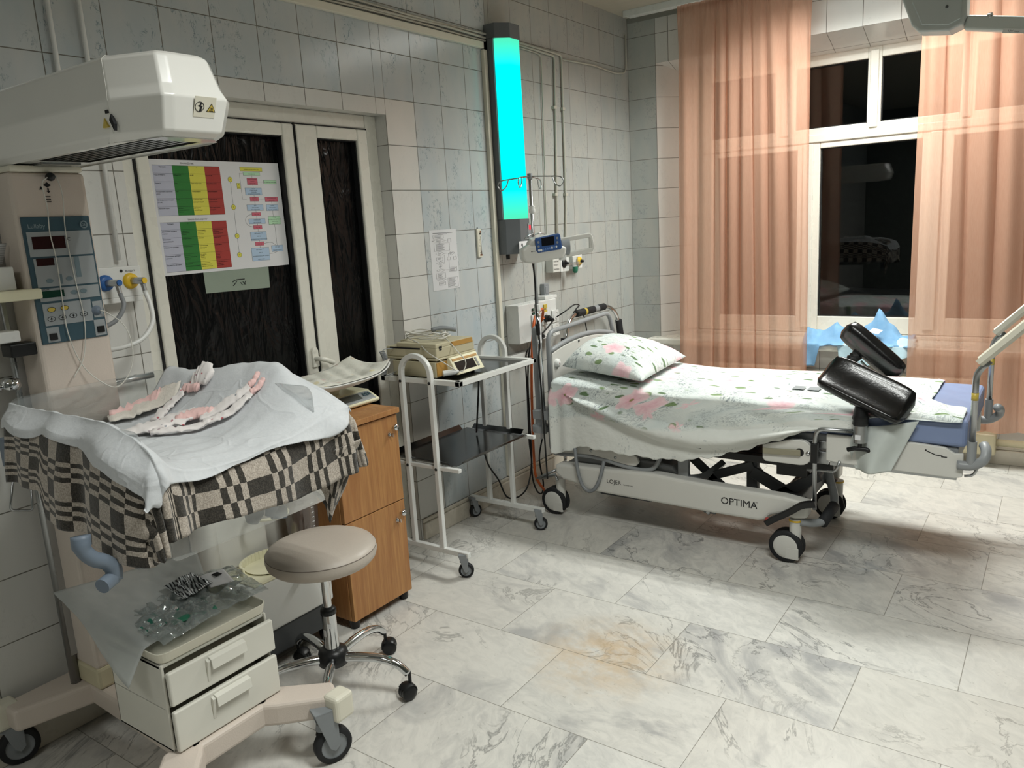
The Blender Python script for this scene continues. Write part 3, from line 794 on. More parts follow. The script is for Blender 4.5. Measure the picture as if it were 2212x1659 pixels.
# tray on the cabinet
def tray(mbx, x0, y0, x1, y1, z0, h, t, rr, flare=0.012, n=5):
    def ring(ex, z):
        pts = []
        for cx, cy, a0 in ((x1 - rr, y1 - rr, 0), (x0 + rr, y1 - rr, PI / 2), (x0 + rr, y0 + rr, PI), (x1 - rr, y0 + rr, 1.5 * PI)):
            for k in range(n + 1):
                a = a0 + PI / 2 * k / n; pts.append((cx + (rr + ex) * math.cos(a), cy + (rr + ex) * math.sin(a), z))
        return pts
    rings = [ring(-flare, z0), ring(-flare * 0.6, z0 + 0.004), ring(0, z0 + h), ring(-t, z0 + h), ring(-flare - t, z0 + t + 0.003), ring(-flare - t - 0.004, z0 + t)]
    V = [p for r in rings for p in r]; m = len(rings[0]); F = []
    for i in range(len(rings) - 1):
        for k in range(m): F.append((i * m + k, i * m + (k + 1) % m, (i + 1) * m + (k + 1) % m, (i + 1) * m + k))
    F.append(tuple(range(m - 1, -1, -1))); F.append(tuple((len(rings) - 1) * m + k for k in range(m)))
    mbx.add(V, F, 0, None, False)
mb = MB(); tray(mb, 0.40, -4.20, 0.712, -3.855, 0.4555, 0.032, 0.004, 0.03)
mb.build('top_tray', M['cream'], wm, 0.0015)
# bed deck, mattress, side panels
mb = MB(); mb.box((0.26, -4.25, 0.90), (0.90, -3.79, 0.93)); mb.box((0.10, -4.10, 0.84), (0.70, -3.96, 0.90))
mb.tube([(0.86, -4.30, 0.875), (0.86, -3.78, 0.875)], 0.010, 10)
mb.build('bed_deck', M['bed_grey'], wm, 0.006)
mb = MB(); mb.box((0.275, -4.235, 0.93), (0.885, -3.805, 0.985)); mb.build('mattress', M['grey_blue'], wm, 0.02, 3)
def plate(parent, poly, axis, a, b, name='side_panel'):
    m = MB(); m.prism(poly, axis, a, b); return m.build(name, M['acrylic'], parent, 0.001)
def rrect(a0, a1, b0, b1, r, n=5):
    out = []
    for ca, cb, s0 in ((a1 - r, b1 - r, 0), (a0 + r, b1 - r, PI / 2), (a0 + r, b0 + r, PI), (a1 - r, b0 + r, 1.5 * PI)):
        for k in range(n + 1):
            t_ = s0 + PI / 2 * k / n; out.append((ca + r * math.cos(t_), cb + r * math.sin(t_)))
    return out
plate(wm, rrect(0.28, 0.90, 0.90, 1.118, 0.03), 'y', -4.262, -4.256)
plate(wm, rrect(0.37, 0.92, 0.90, 1.128, 0.03), 'y', -3.790, -3.784)
plate(wm, rrect(-4.255, -3.795, 0.93, 1.140, 0.03), 'x', 0.249, 0.254)
plate(wm, rrect(-4.238, -3.765, 0.805, 0.985, 0.02), 'x', 0.912, 0.917)
mb = MB(); mb.box((0.385, -3.7835, 1.06), (0.405, -3.7825, 1.115)); mb.build('red_label', M['red'], wm)
# clear brackets and tilt levers
for y in (-4.285, -3.985):
    m = MB(); m.prism([(y - 0.035, 0.93), (y + 0.030, 0.93), (y + 0.034, 0.87), (y + 0.022, 0.825), (y - 0.002, 0.805), (y - 0.022, 0.812), (y - 0.026, 0.84), (y - 0.042, 0.86)], 'x', 0.875, 0.900)
    m.build('hinge_bracket', M['bed_grey'], wm, 0.006, 3)
for y, sg in ((-4.375, -1), (-3.945, 1)):
    m = MB()
    pts = smooth_path([(0.85, y - 0.020, 0.918), (0.855, y - 0.022, 0.888), (0.86, y - 0.006, 0.862), (0.86, y + 0.018, 0.845), (0.86, y + 0.032, 0.824), (0.86, y + 0.030, 0.800)], 4)
    m.tube(pts, [0.020] * 4 + [0.017] * 10 + [0.018] * (len(pts) - 14), 12)
    lv = m.build('tilt_lever', M['grey_blue'], wm)
    m = MB(); m.cyl((0.86, y + 0.030, 0.805), (0.875, y + 0.030 + sg * 0.035, 0.80), 0.017, None, 18); m.build('lever_knob', M['grey_blue'], lv, 0.003)
# sensor cable hanging from the knob on the column
mb = MB(); mb.lathe([(0.0, 0.022), (0.009, 0.020), (0.012, 0.012), (0.009, 0.0)], (0.232, -4.040, 1.722), (1, 0, 0), 18)
mb.build('cable_knob', M['black_plastic'], wm)
mb = MB()
mb.tube(smooth_path([(0.25, -4.052, 1.72), (0.245, -4.066, 1.702), (0.243, -4.062, 1.64), (0.243, -4.067, 1.574), (0.243, -4.062, 1.498), (0.243, -4.064, 1.40), (0.246, -4.066, 1.293), (0.25, -4.045, 1.20), (0.27, -4.012, 1.145), (0.285, -3.97, 1.120), (0.29, -3.925, 1.165), (0.285, -3.908, 1.235), (0.27, -3.915, 1.295), (0.255, -3.950, 1.335), (0.250, -3.968, 1.345)], 6), 0.0016, 6)
mb.tube(smooth_path([(0.25, -4.028, 1.722), (0.243, -4.016, 1.673), (0.242, -4.024, 1.572), (0.242, -4.020, 1.444), (0.242, -4.013, 1.32), (0.25, -4.035, 1.22), (0.26, -4.078, 1.166)], 6), 0.0015, 6)
mb.build('sensor_cable', M['cable_white'], wm)
# shelf and chart holder on the left side of the column
mb = MB(); mb.box((0.10, -4.42, 1.395), (0.25, -4.115, 1.424)); mb.build('side_shelf', M['cream_yellow'], wm, 0.006)
mb = MB(); mb.box((0.12, -4.42, 1.424), (0.22, -4.165, 1.487)); mb.box((0.15, -4.42, 1.285), (0.22, -4.178, 1.315)); mb.build('side_box', M['white_metal'], wm, 0.004)
mb = MB(); mb.box((0.16, -4.21, 1.243), (0.22, -4.142, 1.279)); mb.build('rail_clamp', M['black_plastic'], wm, 0.004)
mb = MB()
mb.tube([(0.08, -4.42, 1.175), (0.20, -4.24, 1.165)], 0.013, 12)
mb.lathe([(0, 0.03), (0.018, 0.028), (0.026, 0.012), (0.022, 0.0)], (0.20, -4.22, 1.160), (0.2, 0.2, 1), 18); mb.build('side_rail', M['chrome'], wm)
mb = MB()
mb.tube(round_path([(0.11, -4.215, 0.915), (0.11, -4.245, 0.80), (0.12, -4.19, 0.782), (0.12, -4.183, 0.86)], 0.012), 0.0035, 8)
mb.build('bottle_hook', M['steel'], wm)
mb = MB(); mb.box((0.09, -4.235, 0.925), (0.13, -4.195, 1.01)); mb.build('hook_clamp', M['grey_blue'], wm, 0.004)

# a few papers in the side box
def paper_sheet(name, label, cat, pts, mat, t_=0.0006, group=None):
    m = MB(); m.add(pts, [(0, 1, 2, 3)]); o = m.build(name, mat, None, solid=t_); tag(o, label, cat, group); return o
t = NT('printed_paper'); u = t.uv(); o_ = t.obj()
ln = t.math('GREATER_THAN', t.math('FRACT', t.math('MULTIPLY', t.sep(o_)[2], 160)), 0.62)
ln = t.math('MULTIPLY', ln, t.rng(t.noise(t.mapping(o_, (1, 1, 40)), 60, 2), 0.42, 0.5))
M['printed'] = t.done(t.bsdf(t.mix(t.math('MULTIPLY', ln, 0.55), lin('CFD0D2'), lin('4A5560')), 0.6))
mb = MB()
mb.grid(lambda u, v: (0.16 + 0.02 * v + 0.006 * math.sin(u * 5), -4.33 + 0.165 * u + 0.012 * v, 1.4885 + 0.055 * v + 0.006 * u), 10, 6)
o = mb.build('paper_sheets', M['printed'], None, solid=0.004); tag(o, 'curled printed papers standing behind the left side shelf of the warmer', 'papers')

# ---------------------------------------------------------------- plaid blanket and white sheet on the warmer
def plaid():
    t = NT('plaid_wool'); uv = t.uv(); o = t.obj()
    w = t.vmath('SCALE', t.noise(o, 30, 3, 0.6, 0, True), None, 0.006)
    x, y, _ = t.sep(t.vmath('ADD', uv, w))
    st = [(0.0, (0, 0, 0)), (0.25, (1, 1, 1)), (0.31, (0, 0, 0)), (0.375, (1, 1, 1)), (0.44, (0, 0, 0)), (0.5, (1, 1, 1)), (0.75, (0, 0, 0)), (0.81, (1, 1, 1)), (0.875, (0, 0, 0)), (0.94, (1, 1, 1))]
    a = t.ramp(t.math('FRACT', t.math('MULTIPLY', x, 5.2)), st, 'CONSTANT')
    st2 = [(0.0, (0, 0, 0)), (0.5, (1, 1, 1))]
    b = t.ramp(t.math('FRACT', t.math('MULTIPLY', y, 10.0)), st2, 'CONSTANT')
    xr = t.math('ABSOLUTE', t.math('SUBTRACT', a, b))
    fuzz = t.noise(o, 260, 3, 0.7)
    light = t.mix(t.rng(fuzz, 0.35, 0.65), lin('8F857A'), lin('C4BAAE'))
    dark = t.mix(t.rng(fuzz, 0.4, 0.7), lin('26241F'), lin('4C463F'))
    col = t.mix(xr, light, dark)
    nm = t.bump(t.math('ADD', t.noise(o, 320, 4, 0.7), t.noise(o, 70, 2)), 0.5, 0.004)
    return t.done(t.bsdf(col, 0.95, 0, nm, 0, 0.3, 0.2))
M['plaid'] = plaid()
t = NT('nonwoven_white_sheet'); o_ = t.obj()
cr = t.rng(t.math('ABSOLUTE', t.math('SUBTRACT', t.noise(o_, 5, 3, 0.5, 0.6), 0.5)), 0, 0.03, 1, 0)
nm = t.bump(t.math('ADD', t.noise(o_, 26, 4, 0.6), t.math('MULTIPLY', cr, 0.5)), 0.35, 0.008)
p1 = t.bsdf(t.mix(t.noise(o_, 120, 2), lin('D6D9DC'), lin('E8EAEC')), 0.8, 0, nm, 0, 0.1, 0.2)
p2 = t.shader('ShaderNodeBsdfTranslucent', Color=lin('E0E4E8'))
M['nonwoven'] = t.done(t.mixs(0.25, p1, p2))

def bed_section(x):
    """cross profile over the warmer bed from the left ridge to the right ridge (y, z)"""
    zr = interp(x, [(0.30, 1.142), (0.40, 1.150), (0.53, 1.160), (0.66, 1.155), (0.76, 1.148), (0.87, 1.105), (0.95, 1.062), (1.05, 1.030)])
    zl = interp(x, [(0.30, 1.131), (0.78, 1.128), (0.88, 1.105), (0.935, 1.075), (0.97, 1.05)])
    zf = interp(x, [(0.30, 1.020), (0.85, 1.016), (0.95, 1.006)])
    w = max(0.0, x - 0.30) * 0.13
    return [(-4.266, zl), (-4.248, zl - 0.012), (-4.222, zf + (zl - zf) * 0.38), (-4.17, zf + 0.008), (-4.08, zf - 0.003), (-3.98, zf), (-3.915 + w * 0.3, zf + (zr - zf) * 0.18), (-3.865 + w * 0.6, zf + (zr - zf) * 0.55), (-3.825 + w * 0.85, zf + (zr - zf) * 0.90), (-3.792 + w, zr), (-3.772 + w, zr - 0.012)]
def cross(s, x):
    P = bed_section(x); f = max(0, min(1, s)) * (len(P) - 1); i = min(int(f), len(P) - 2); k = f - i
    p0 = P[max(0, i - 1)]; p1 = P[i]; p2 = P[i + 1]; p3 = P[min(len(P) - 1, i + 2)]
    g = lambda a: 0.5 * ((2 * p1[a]) + (p2[a] - p0[a]) * k + (2 * p0[a] - 5 * p1[a] + 4 * p2[a] - p3[a]) * k * k + (3 * p1[a] - p0[a] - 3 * p2[a] + p3[a]) * k ** 3)
    return g(0), g(1)
def drape_pt(s, v, x0, edge, vb, hem_l, hem_f, hem_r, fl):
    """s<0 left outside, 0..1 over the bed, >1 right outside; v<vb on the bed, v>vb in front"""
    a = -s if s < 0 else (s - 1 if s > 1 else 0.0)
    b = max(0.0, (v - vb) / (1 - vb))
    x = x0 + (edge - x0) * min(1, v / vb)
    y, z = cross(s, x)
    if b == 0 and a == 0: return Vector((x, y, z))
    d = (a ** 3 + b ** 3) ** (1 / 3) if (a and b) else max(a, b)
    hem = hem_f if b >= a and a == 0 else (hem_l if s < 0 else hem_r)
    if a and b: hem = hem_f + ((hem_l if s < 0 else hem_r) - hem_f) * (a / (a + b))
    zz = z - (z - hem) * min(1, d)
    q = z - zz; th = math.atan2(a, b)
    X = x + (fl * sstep(0, 0.05, q) + 0.10 * q) * math.cos(th)
    sg = -1 if s < 0 else 1
    Y = y + sg * (fl * sstep(0, 0.05, q) + 0.10 * q) * math.sin(th) if a else y
    return Vector((X, Y, zz))
# blanket
mb = MB()
slen = lambda s: s * 0.27 if s < 0 else (s * 0.66 if s < 1 else 0.66 + (s - 1) * 0.25)
def fb(u, v):
    s = -1 + 3 * u
    hl = interp(v, [(0, 0.94), (0.24, 0.945), (0.28, 0.88), (0.5, 0.865), (0.85, 0.83), (1, 0.84)])
    hf = interp(s, [(-0.2, 0.86), (0.0, 0.885), (0.35, 0.885), (0.6, 0.862), (0.85, 0.880), (1, 0.885)])
    p = drape_pt(s, v, 0.30, 0.935, 0.80, hl, hf, 0.90, 0.014)
    h = max(0.0, cross(s, p.x)[1] - p.z)
    w = 0.009 * math.sin(s * 17 + 2 * nz(s * 3, v * 2)) + 0.005 * math.sin(s * 36 + 1)
    if v > 0.8: p.x += w * min(1, h * 12)
    if s < 0: p.y += (-0.010 + 0.014 * math.sin(v * 16 + nz(v * 4, 0.3) * 3)) * min(1, h * 7)
    if s > 1: p.y += 0.010 * math.sin(v * 14) * min(1, h * 7)
    p.z -= 0.007 + 0.022 * sstep(0.70, 0.86, s) * (1 - sstep(0.80, 0.90, v)) * (1 - sstep(1.0, 1.1, s))
    return p
mb.grid(fb, 160, 90, 0, lambda u, v: (slen(-1 + 3 * u), v * 0.635 / 0.8))
o = mb.build('plaid_blanket', M['plaid'], None, solid=0.005, soloff=-1)
tag(o, 'black and cream plaid wool blanket hanging over the warmer bed', 'blanket')
# the corner of the blanket that hangs at the right end
mb = MB()
def fc(u, v):
    top = Vector((0.952 + 0.035 * u, -3.79 + 0.100 * u, 0.945 + 0.02 * u))
    drop = (0.05 + 0.17 * (1 - abs(u - 0.45) * 1.4)) * v
    return top + Vector((-0.05 * v, -0.016 * v + 0.012 * math.sin(u * 9) * v, -drop))
mb.grid(fc, 22, 22, 0, lambda u, v: (0.3 + u * 0.12, 0.1 + v * 0.22))
bl_ = o
o2 = mb.build('hanging_corner', M['plaid'], bl_, solid=0.005)
# white sheet
mb = MB()
def fs(u, v):
    s = -1 + 2.4 * u
    vb = 0.90
    hl = interp(v, [(0, 1.06), (0.2, 1.075), (0.55, 1.070), (0.68, 1.03), (0.85, 1.01), (0.95, 0.97), (1, 0.96)]) + 0.012 * math.sin(v * 19)
    hf = interp(s, [(-0.6, 0.955), (-0.1, 0.965), (0.10, 0.998), (0.4, 0.992), (0.7, 0.998), (0.9, 1.02), (1.0, 1.035)]) + 0.005 * math.sin(s * 13 + 1)
    p = drape_pt(s, v, 0.29, 0.945, vb, hl, hf, 1.05, 0.018)
    h = max(0.0, cross(s, min(p.x, 0.945))[1] - p.z)
    if s < 0:
        d = -s
        fo = abs(math.sin(v * 10.5 + 0.8 * nz(v * 3, 2)))
        p.y -= (0.003 + 0.026 * fo ** 1.5) * min(1, d * 1.5); p.z += 0.010 * d * (1 - fo)
    elif s < 1:
        p.z += 0.008 * nz(p.x * 9, p.y * 8, 4.0) + 0.004 * nz(p.x * 24, p.y * 20, 1)
        sl = sstep(0.60, 0.82, s) * (1 - 0.6 * sstep(0.9, 1.0, s))
        fold = math.sin((p.x - 0.25) * 11 + (p.y + 3.9) * 20 + 1.5 * nz(p.x * 4, p.y * 4, 7))
        p.z += sl * 0.015 * fold; p.y += sl * 0.010 * fold
    if v > vb and -0.05 < s: p.x += 0.004 + 0.006 * math.sin(s * 24) * min(1, h * 30)
    p.z += 0.004
    return p
mb.grid(fs, 170, 100)
o = mb.build('white_sheet', M['nonwoven'], None, solid=0.0008)
tag(o, 'thin white nonwoven sheet spread over the plaid blanket on the warmer', 'sheet')

# baby clothes on the sheet
t = NT('baby_cotton_print'); o_ = t.obj()
vo = t.voro(o_, 55); d_ = t.rng(vo.outputs['Distance'], 0.18, 0.26, 1, 0)
pick = t.math('GREATER_THAN', t.sep(vo.outputs['Color'])[0], 0.55)
col = t.mix(t.math('MULTIPLY', d_, pick), lin('E6E0DE'), t.mix(t.sep(vo.outputs['Color'])[1], lin('C4545C'), lin('8F979E')))
M['baby_print'] = t.done(t.bsdf(col, 0.9, 0, t.bump(t.noise(o_, 60, 4), 0.3, 0.004), 0, 0.2, 0.2))
M['baby_pink'] = simple('pink_cotton', 'EBC4C0', 0.9, 0, 0.04, 0.3, 90, sheen=0.2)
M['baby_cream'] = simple('cream_terry', 'DDD6CC', 0.95, 0, 0.04, 0.5, 140, sheen=0.2)
def sheet_z(x, y):
    return interp(y, bed_section(x)) + 0.012
def soft_limb(mbx, pts, wid, th, mat, n=14, seed=0.0):
    P = smooth_path([(x, y, 0) for x, y in pts], 8); m = len(P); V = []; F = []
    for i, p in enumerate(P):
        t_ = (P[min(m - 1, i + 1)] - P[max(0, i - 1)]).normalized(); s_ = Vector((-t_.y, t_.x, 0))
        w = 0.75 * interp(i / (m - 1), wid) * (1 + 0.45 * nz(i * 0.55, seed)); hh = 0.7 * interp(i / (m - 1), th) * (1 + 0.5 * nz(i * 0.9, seed + 5))
        for k in range(n):
            a = 2 * PI * k / n
            q = p + s_ * (w / 2 * math.cos(a)); zz = sheet_z(q.x, q.y) + hh / 2 + hh / 2 * math.sin(a) + 0.006 * nz(q.x * 60, q.y * 60, a)
            V.append((q.x, q.y, zz))
    for i in range(m - 1):
        for k in range(n): F.append((i * n + k, i * n + (k + 1) % n, (i + 1) * n + (k + 1) % n, (i + 1) * n + k))
    F.append(tuple(range(n - 1, -1, -1))); F.append(tuple((m - 1) * n + k for k in range(n)))
    mbx.add(V, F, mat, None, True)
# vest / towel piece at the back
mb = MB()
soft_limb(mb, [(0.30, -4.02), (0.34, -3.93), (0.42, -3.86)], [(0, 0.10), (0.5, 0.14), (1, 0.06)], [(0, 0.016), (0.5, 0.026), (1, 0.012)], 0, seed=1)
o = mb.build('folded_baby_towel', M['baby_cream'], None); tag(o, 'cream terry baby cloth lying at the back of the warmer sheet', 'baby cloth')
m2 = MB(); soft_limb(m2, [(0.27, -4.00), (0.31, -3.93), (0.36, -3.89)], [(0, 0.05), (1, 0.05)], [(0, 0.030), (1, 0.030)], 0, seed=3)
m2.build('pink_border', M['baby_pink'], o)
mb = MB()
soft_limb(mb, [(0.50, -4.11), (0.53, -4.04), (0.56, -3.96), (0.57, -3.91)], [(0, 0.05), (0.4, 0.13), (0.7, 0.13), (1, 0.06)], [(0, 0.012), (0.5, 0.032), (1, 0.02)], 0, seed=7)
soft_limb(mb, [(0.58, -4.05), (0.64, -4.00), (0.68, -3.94)], [(0, 0.05), (1, 0.035)], [(0, 0.02), (1, 0.014)], 0, seed=2)
soft_limb(mb, [(0.48, -3.98), (0.44, -3.92), (0.45, -3.87)], [(0, 0.05), (1, 0.04)], [(0, 0.022), (1, 0.016)], 0, seed=4)
o = mb.build('baby_bodysuit', M['baby_print'], None); tag(o, 'white baby bodysuit with small red print crumpled on the warmer sheet', 'baby clothes')
m2 = MB(); soft_limb(m2, [(0.565, -3.97), (0.60, -3.925), (0.64, -3.905)], [(0, 0.05), (0.5, 0.055), (1, 0.03)], [(0, 0.036), (1, 0.024)], 0, seed=9)
m2.build('pink_sleeve', M['baby_pink'], o)
mb = MB()
soft_limb(mb, [(0.46, -3.845), (0.49, -3.825), (0.535, -3.83)], [(0, 0.03), (0.4, 0.07), (1, 0.05)], [(0, 0.02), (0.5, 0.045), (1, 0.03)], 0, seed=12)
o = mb.build('baby_hat', M['baby_print'], None); tag(o, 'small white and pink baby hat lying behind the bodysuit', 'baby hat')
m2 = MB(); soft_limb(m2, [(0.445, -3.862), (0.475, -3.858), (0.51, -3.855)], [(0, 0.02), (1, 0.02)], [(0, 0.022), (1, 0.022)], 0, seed=14)
m2.build('hat_brim', M['baby_pink'], o)
mb = MB()
soft_limb(mb, [(0.62, -3.93), (0.66, -3.885), (0.69, -3.845), (0.70, -3.82)], [(0, 0.06), (0.5, 0.045), (1, 0.035)], [(0, 0.016), (0.5, 0.022), (1, 0.016)], 0, seed=21)
soft_limb(mb, [(0.66, -3.95), (0.70, -3.905), (0.72, -3.86), (0.725, -3.835)], [(0, 0.05), (0.5, 0.04), (1, 0.03)], [(0, 0.016), (0.5, 0.020), (1, 0.016)], 0, seed=22)
o = mb.build('baby_leggings', M['baby_print'], None); tag(o, 'white printed baby leggings with pink feet stretched toward the right panel', 'baby clothes')
for a in ([(0.70, -3.822), (0.705, -3.803), (0.70, -3.785)], [(0.725, -3.837), (0.735, -3.815), (0.735, -3.795)]):
    m2 = MB(); soft_limb(m2, a, [(0, 0.032), (1, 0.018)], [(0, 0.020), (1, 0.016)], 0, seed=a[0][0] * 9); m2.build('pink_foot', M['baby_pink'], o)
# ================================================================ packages on the tray of the warmer
M['clear_plastic'] = glassy('clear_crinkled_plastic', (0.95, 0.97, 0.97), 0.08, 0.05, 0.16, 'CDD4D2', 0.9, 30, 0.5)
t = NT('sterile_pouch'); o_ = t.obj()
a_ = t.bsdf(t.mix(t.noise(o_, 12, 3), lin('B9BCBA'), lin('D0D2CF')), 0.35, 0, t.bump(t.noise(o_, 30, 3), 0.3, 0.004))
b_ = t.shader('ShaderNodeBsdfTransparent', Color=(0.92, 0.95, 0.95, 1))
M['pouch'] = t.done(t.mixs(0.35, a_, b_))
def crumple(name, label, cat, P, mat, amp, nu=40, nv=30, seed=0.0, droop=None, group=None, solid=0.0006, freq=22):
    """soft bag or wrap: bilinear patch between four corners with crumples"""
    P = [Vector(p) for p in P]; m = MB()
    def fn(u, v):
        p = (P[0] * (1 - u) + P[1] * u) * (1 - v) + (P[3] * (1 - u) + P[2] * u) * v
        e = min(1, 6 * min(u, 1 - u, v, 1 - v) + 0.25)
        p = p + Vector((0.3 * nz(p.x * 20, p.y * 20, seed + 3), 0.3 * nz(p.x * 20, p.y * 20, seed + 9), 0)) * amp
        r = 1 - abs(nz(p.x * freq, p.y * freq, seed)) * 2
        p.z += amp * e * (r * 0.7 + 0.5 * nz(p.x * freq * 2.3, p.y * freq * 2.3, seed + 2))
        if droop: p = droop(p, u, v)
        return p
    m.grid(fn, nu, nv)
    o = m.build(name, mat, None, solid=solid)
    tag(o, label, cat, group); return o
def dr(p, u, v):
    k = max(0.0, -4.20 - p.y); p.z -= 1.2 * k * sstep(0.3, 0.9, v); p.z = max(p.z, 0.472 if p.x > 0.42 and p.y > -4.2 else 0.40); return p
o = crumple('sterile_pouch', 'large pale sterile pouch with handwriting lying under the clear packs', 'medical pouch',
        [(0.262, -4.235, 0.575), (0.345, -3.835, 0.560), (0.60, -3.96, 0.500), (0.66, -4.262, 0.490)], M['pouch'], 0.006, seed=2, droop=dr, solid=0.001)
m = MB()
for i, (x, y, a) in enumerate(((0.43, -4.16, 0.3), (0.40, -4.12, 0.6), (0.38, -4.05, 0.4), (0.36, -4.00, 0.8), (0.37, -3.93, 0.2), (0.41, -3.91, 0.7))):
    z0 = 0.560 - 0.33 * (x - 0.27) 
    m.tube(smooth_path([(x + 0.006 * math.cos(a) * k + 0.004 * math.sin(3.1 * k + i), y + 0.006 * math.sin(a) * k + 0.004 * math.cos(2.3 * k + i), z0 + 0.012) for k in range(6)], 3), 0.0007, 5)
m.build('handwriting', M['grey_ink'], o)
o = crumple('clear_plastic_pack', 'clear crinkled plastic pack on top of the pouch at the right of the tray', 'plastic pack',
        [(0.40, -3.98, 0.530), (0.47, -3.80, 0.525), (0.68, -3.83, 0.505), (0.66, -4.08, 0.500)], M['clear_plastic'], 0.022, seed=5, group='clear plastic packs on the warmer tray')
o = crumple('clear_plastic_pack', 'clear crinkled plastic pack at the front left of the tray, green piece inside', 'plastic pack',
        [(0.48, -4.17, 0.520), (0.46, -3.98, 0.530), (0.67, -3.98, 0.500), (0.69, -4.17, 0.497)], M['clear_plastic'], 0.020, seed=11, group='clear plastic packs on the warmer tray')
m = MB()
m.grid(lambda u, v: (0.50 + 0.13 * u + 0.02 * v, -4.08 + 0.12 * v - 0.02 * u, 0.508 + 0.010 * nz(u * 4, v * 4, 1)), 16, 16)
o2 = m.build('green_drape_fold', M['green'], o, solid=0.002)
def stripes(name, col_a, col_b, scale, thr):
    t = NT(name); o_ = t.obj()
    s_ = t.math('FRACT', t.math('MULTIPLY', t.sep(t.vmath('ADD', o_, t.vmath('SCALE', t.noise(o_, 20, 2, 0.5, 0, True), None, 0.02)))[1], scale))
    return t.done(t.bsdf(t.mix(t.math('GREATER_THAN', s_, thr), lin(col_a), lin(col_b)), 0.3, 0, t.bump(t.noise(o_, 60, 3), 0.5, 0.004)))
o = crumple('printed_plastic_wrapper', 'crumpled clear wrapper with black printed bars in the middle of the tray', 'wrapper',
        [(0.46, -4.02, 0.545), (0.46, -3.93, 0.548), (0.55, -3.92, 0.535), (0.56, -4.03, 0.532)], stripes('black_bar_print', '24262A', 'B9BDBD', 130, 0.45), 0.022, 30, 30, 21, freq=34)
o = crumple('paper_label_card', 'small white paper card with a barcode under clear plastic on the tray', 'card',
        [(0.48, -3.92, 0.542), (0.50, -3.85, 0.540), (0.58, -3.87, 0.528), (0.56, -3.94, 0.530)], M['paper'], 0.003, 12, 12, 31)
m = MB()
for k in range(9): m.box((0.505 + 0.0028 * k, -3.895, 0.541), (0.5065 + 0.0028 * k, -3.875, 0.5425))
m.build('barcode', M['ink'], o)
o = crumple('green_wrapped_pack', 'green and white wrapped swab pack at the left edge of the tray', 'swab pack',
        [(0.50, -4.17, 0.515), (0.53, -4.10, 0.520), (0.60, -4.10, 0.508), (0.61, -4.17, 0.503)], stripes('green_print', '2F7A66', 'B4BDB9', 40, 0.35), 0.008, 14, 14, 41)

# ================================================================ saddle-height stool
sx, sy = 0.615, -3.565
st = thing('swivel_stool', 'round beige vinyl swivel stool with chrome five-star base', 'stool', (sx, sy, 0))
M['vinyl'] = simple('beige_vinyl', 'B9AFA4', 0.42, 0, 0.02, 0.12, 160)
mb = MB()
mb.lathe([(0.0, 0.545), (0.10, 0.545), (0.150, 0.540), (0.170, 0.531), (0.1775, 0.520)], (sx, sy, 0), n=48)
mb.lathe([(0.1775, 0.518), (0.180, 0.505), (0.176, 0.488), (0.165, 0.476), (0.14, 0.470), (0.0, 0.470)], (sx, sy, 0), n=48)
mb.lathe([(0.1775, 0.520), (0.1755, 0.519), (0.1775, 0.518)], (sx, sy, 0), n=48)
mb.build('seat', M['vinyl'], st)
mb = MB(); mb.tube([(sx + 0.1778 * math.cos(2 * PI * k / 60), sy + 0.1778 * math.sin(2 * PI * k / 60), 0.519) for k in range(60)], 0.0011, 5, closed=True)
mb.build('seat_piping', simple('brown_thread', '7A7068', 0.8), st)
mb = MB(); mb.cyl((sx, sy, 0.30), (sx, sy, 0.47), 0.0140, None, 24); mb.build('gas_piston', M['chrome'], st)
mb = MB(); mb.lathe([(0.018, 0.288), (0.0265, 0.290), (0.0265, 0.305), (0.022, 0.312), (0.014, 0.314)], (sx, sy, 0), n=24); mb.build('collar_ring', M['black_plastic'], st)
mb = MB(); mb.lathe([(0.0255, 0.150), (0.0235, 0.288)], (sx, sy, 0), n=28); cc = mb.build('lower_tube', M['chrome'], st)
mb = MB()
def arcpatch(z0, z1, a0, a1, r):
    mb.grid(lambda u, v: (sx + r * math.cos(a0 + (a1 - a0) * u), sy + r * math.sin(a0 + (a1 - a0) * u), z0 + (z1 - z0) * v), 6, 1)
arcpatch(0.215, 0.240, -1.75, -1.25, 0.0256); arcpatch(0.245, 0.262, -0.9, -0.5, 0.0252)
mb.build('tube_label', M['paper'], cc)
mb = MB(); mb.lathe([(0.0, 0.100), (0.034, 0.102), (0.050, 0.112), (0.052, 0.135), (0.046, 0.158), (0.030, 0.168), (0.024, 0.168)], (sx, sy, 0), n=30); mb.build('hub', M['black_plastic'], st)
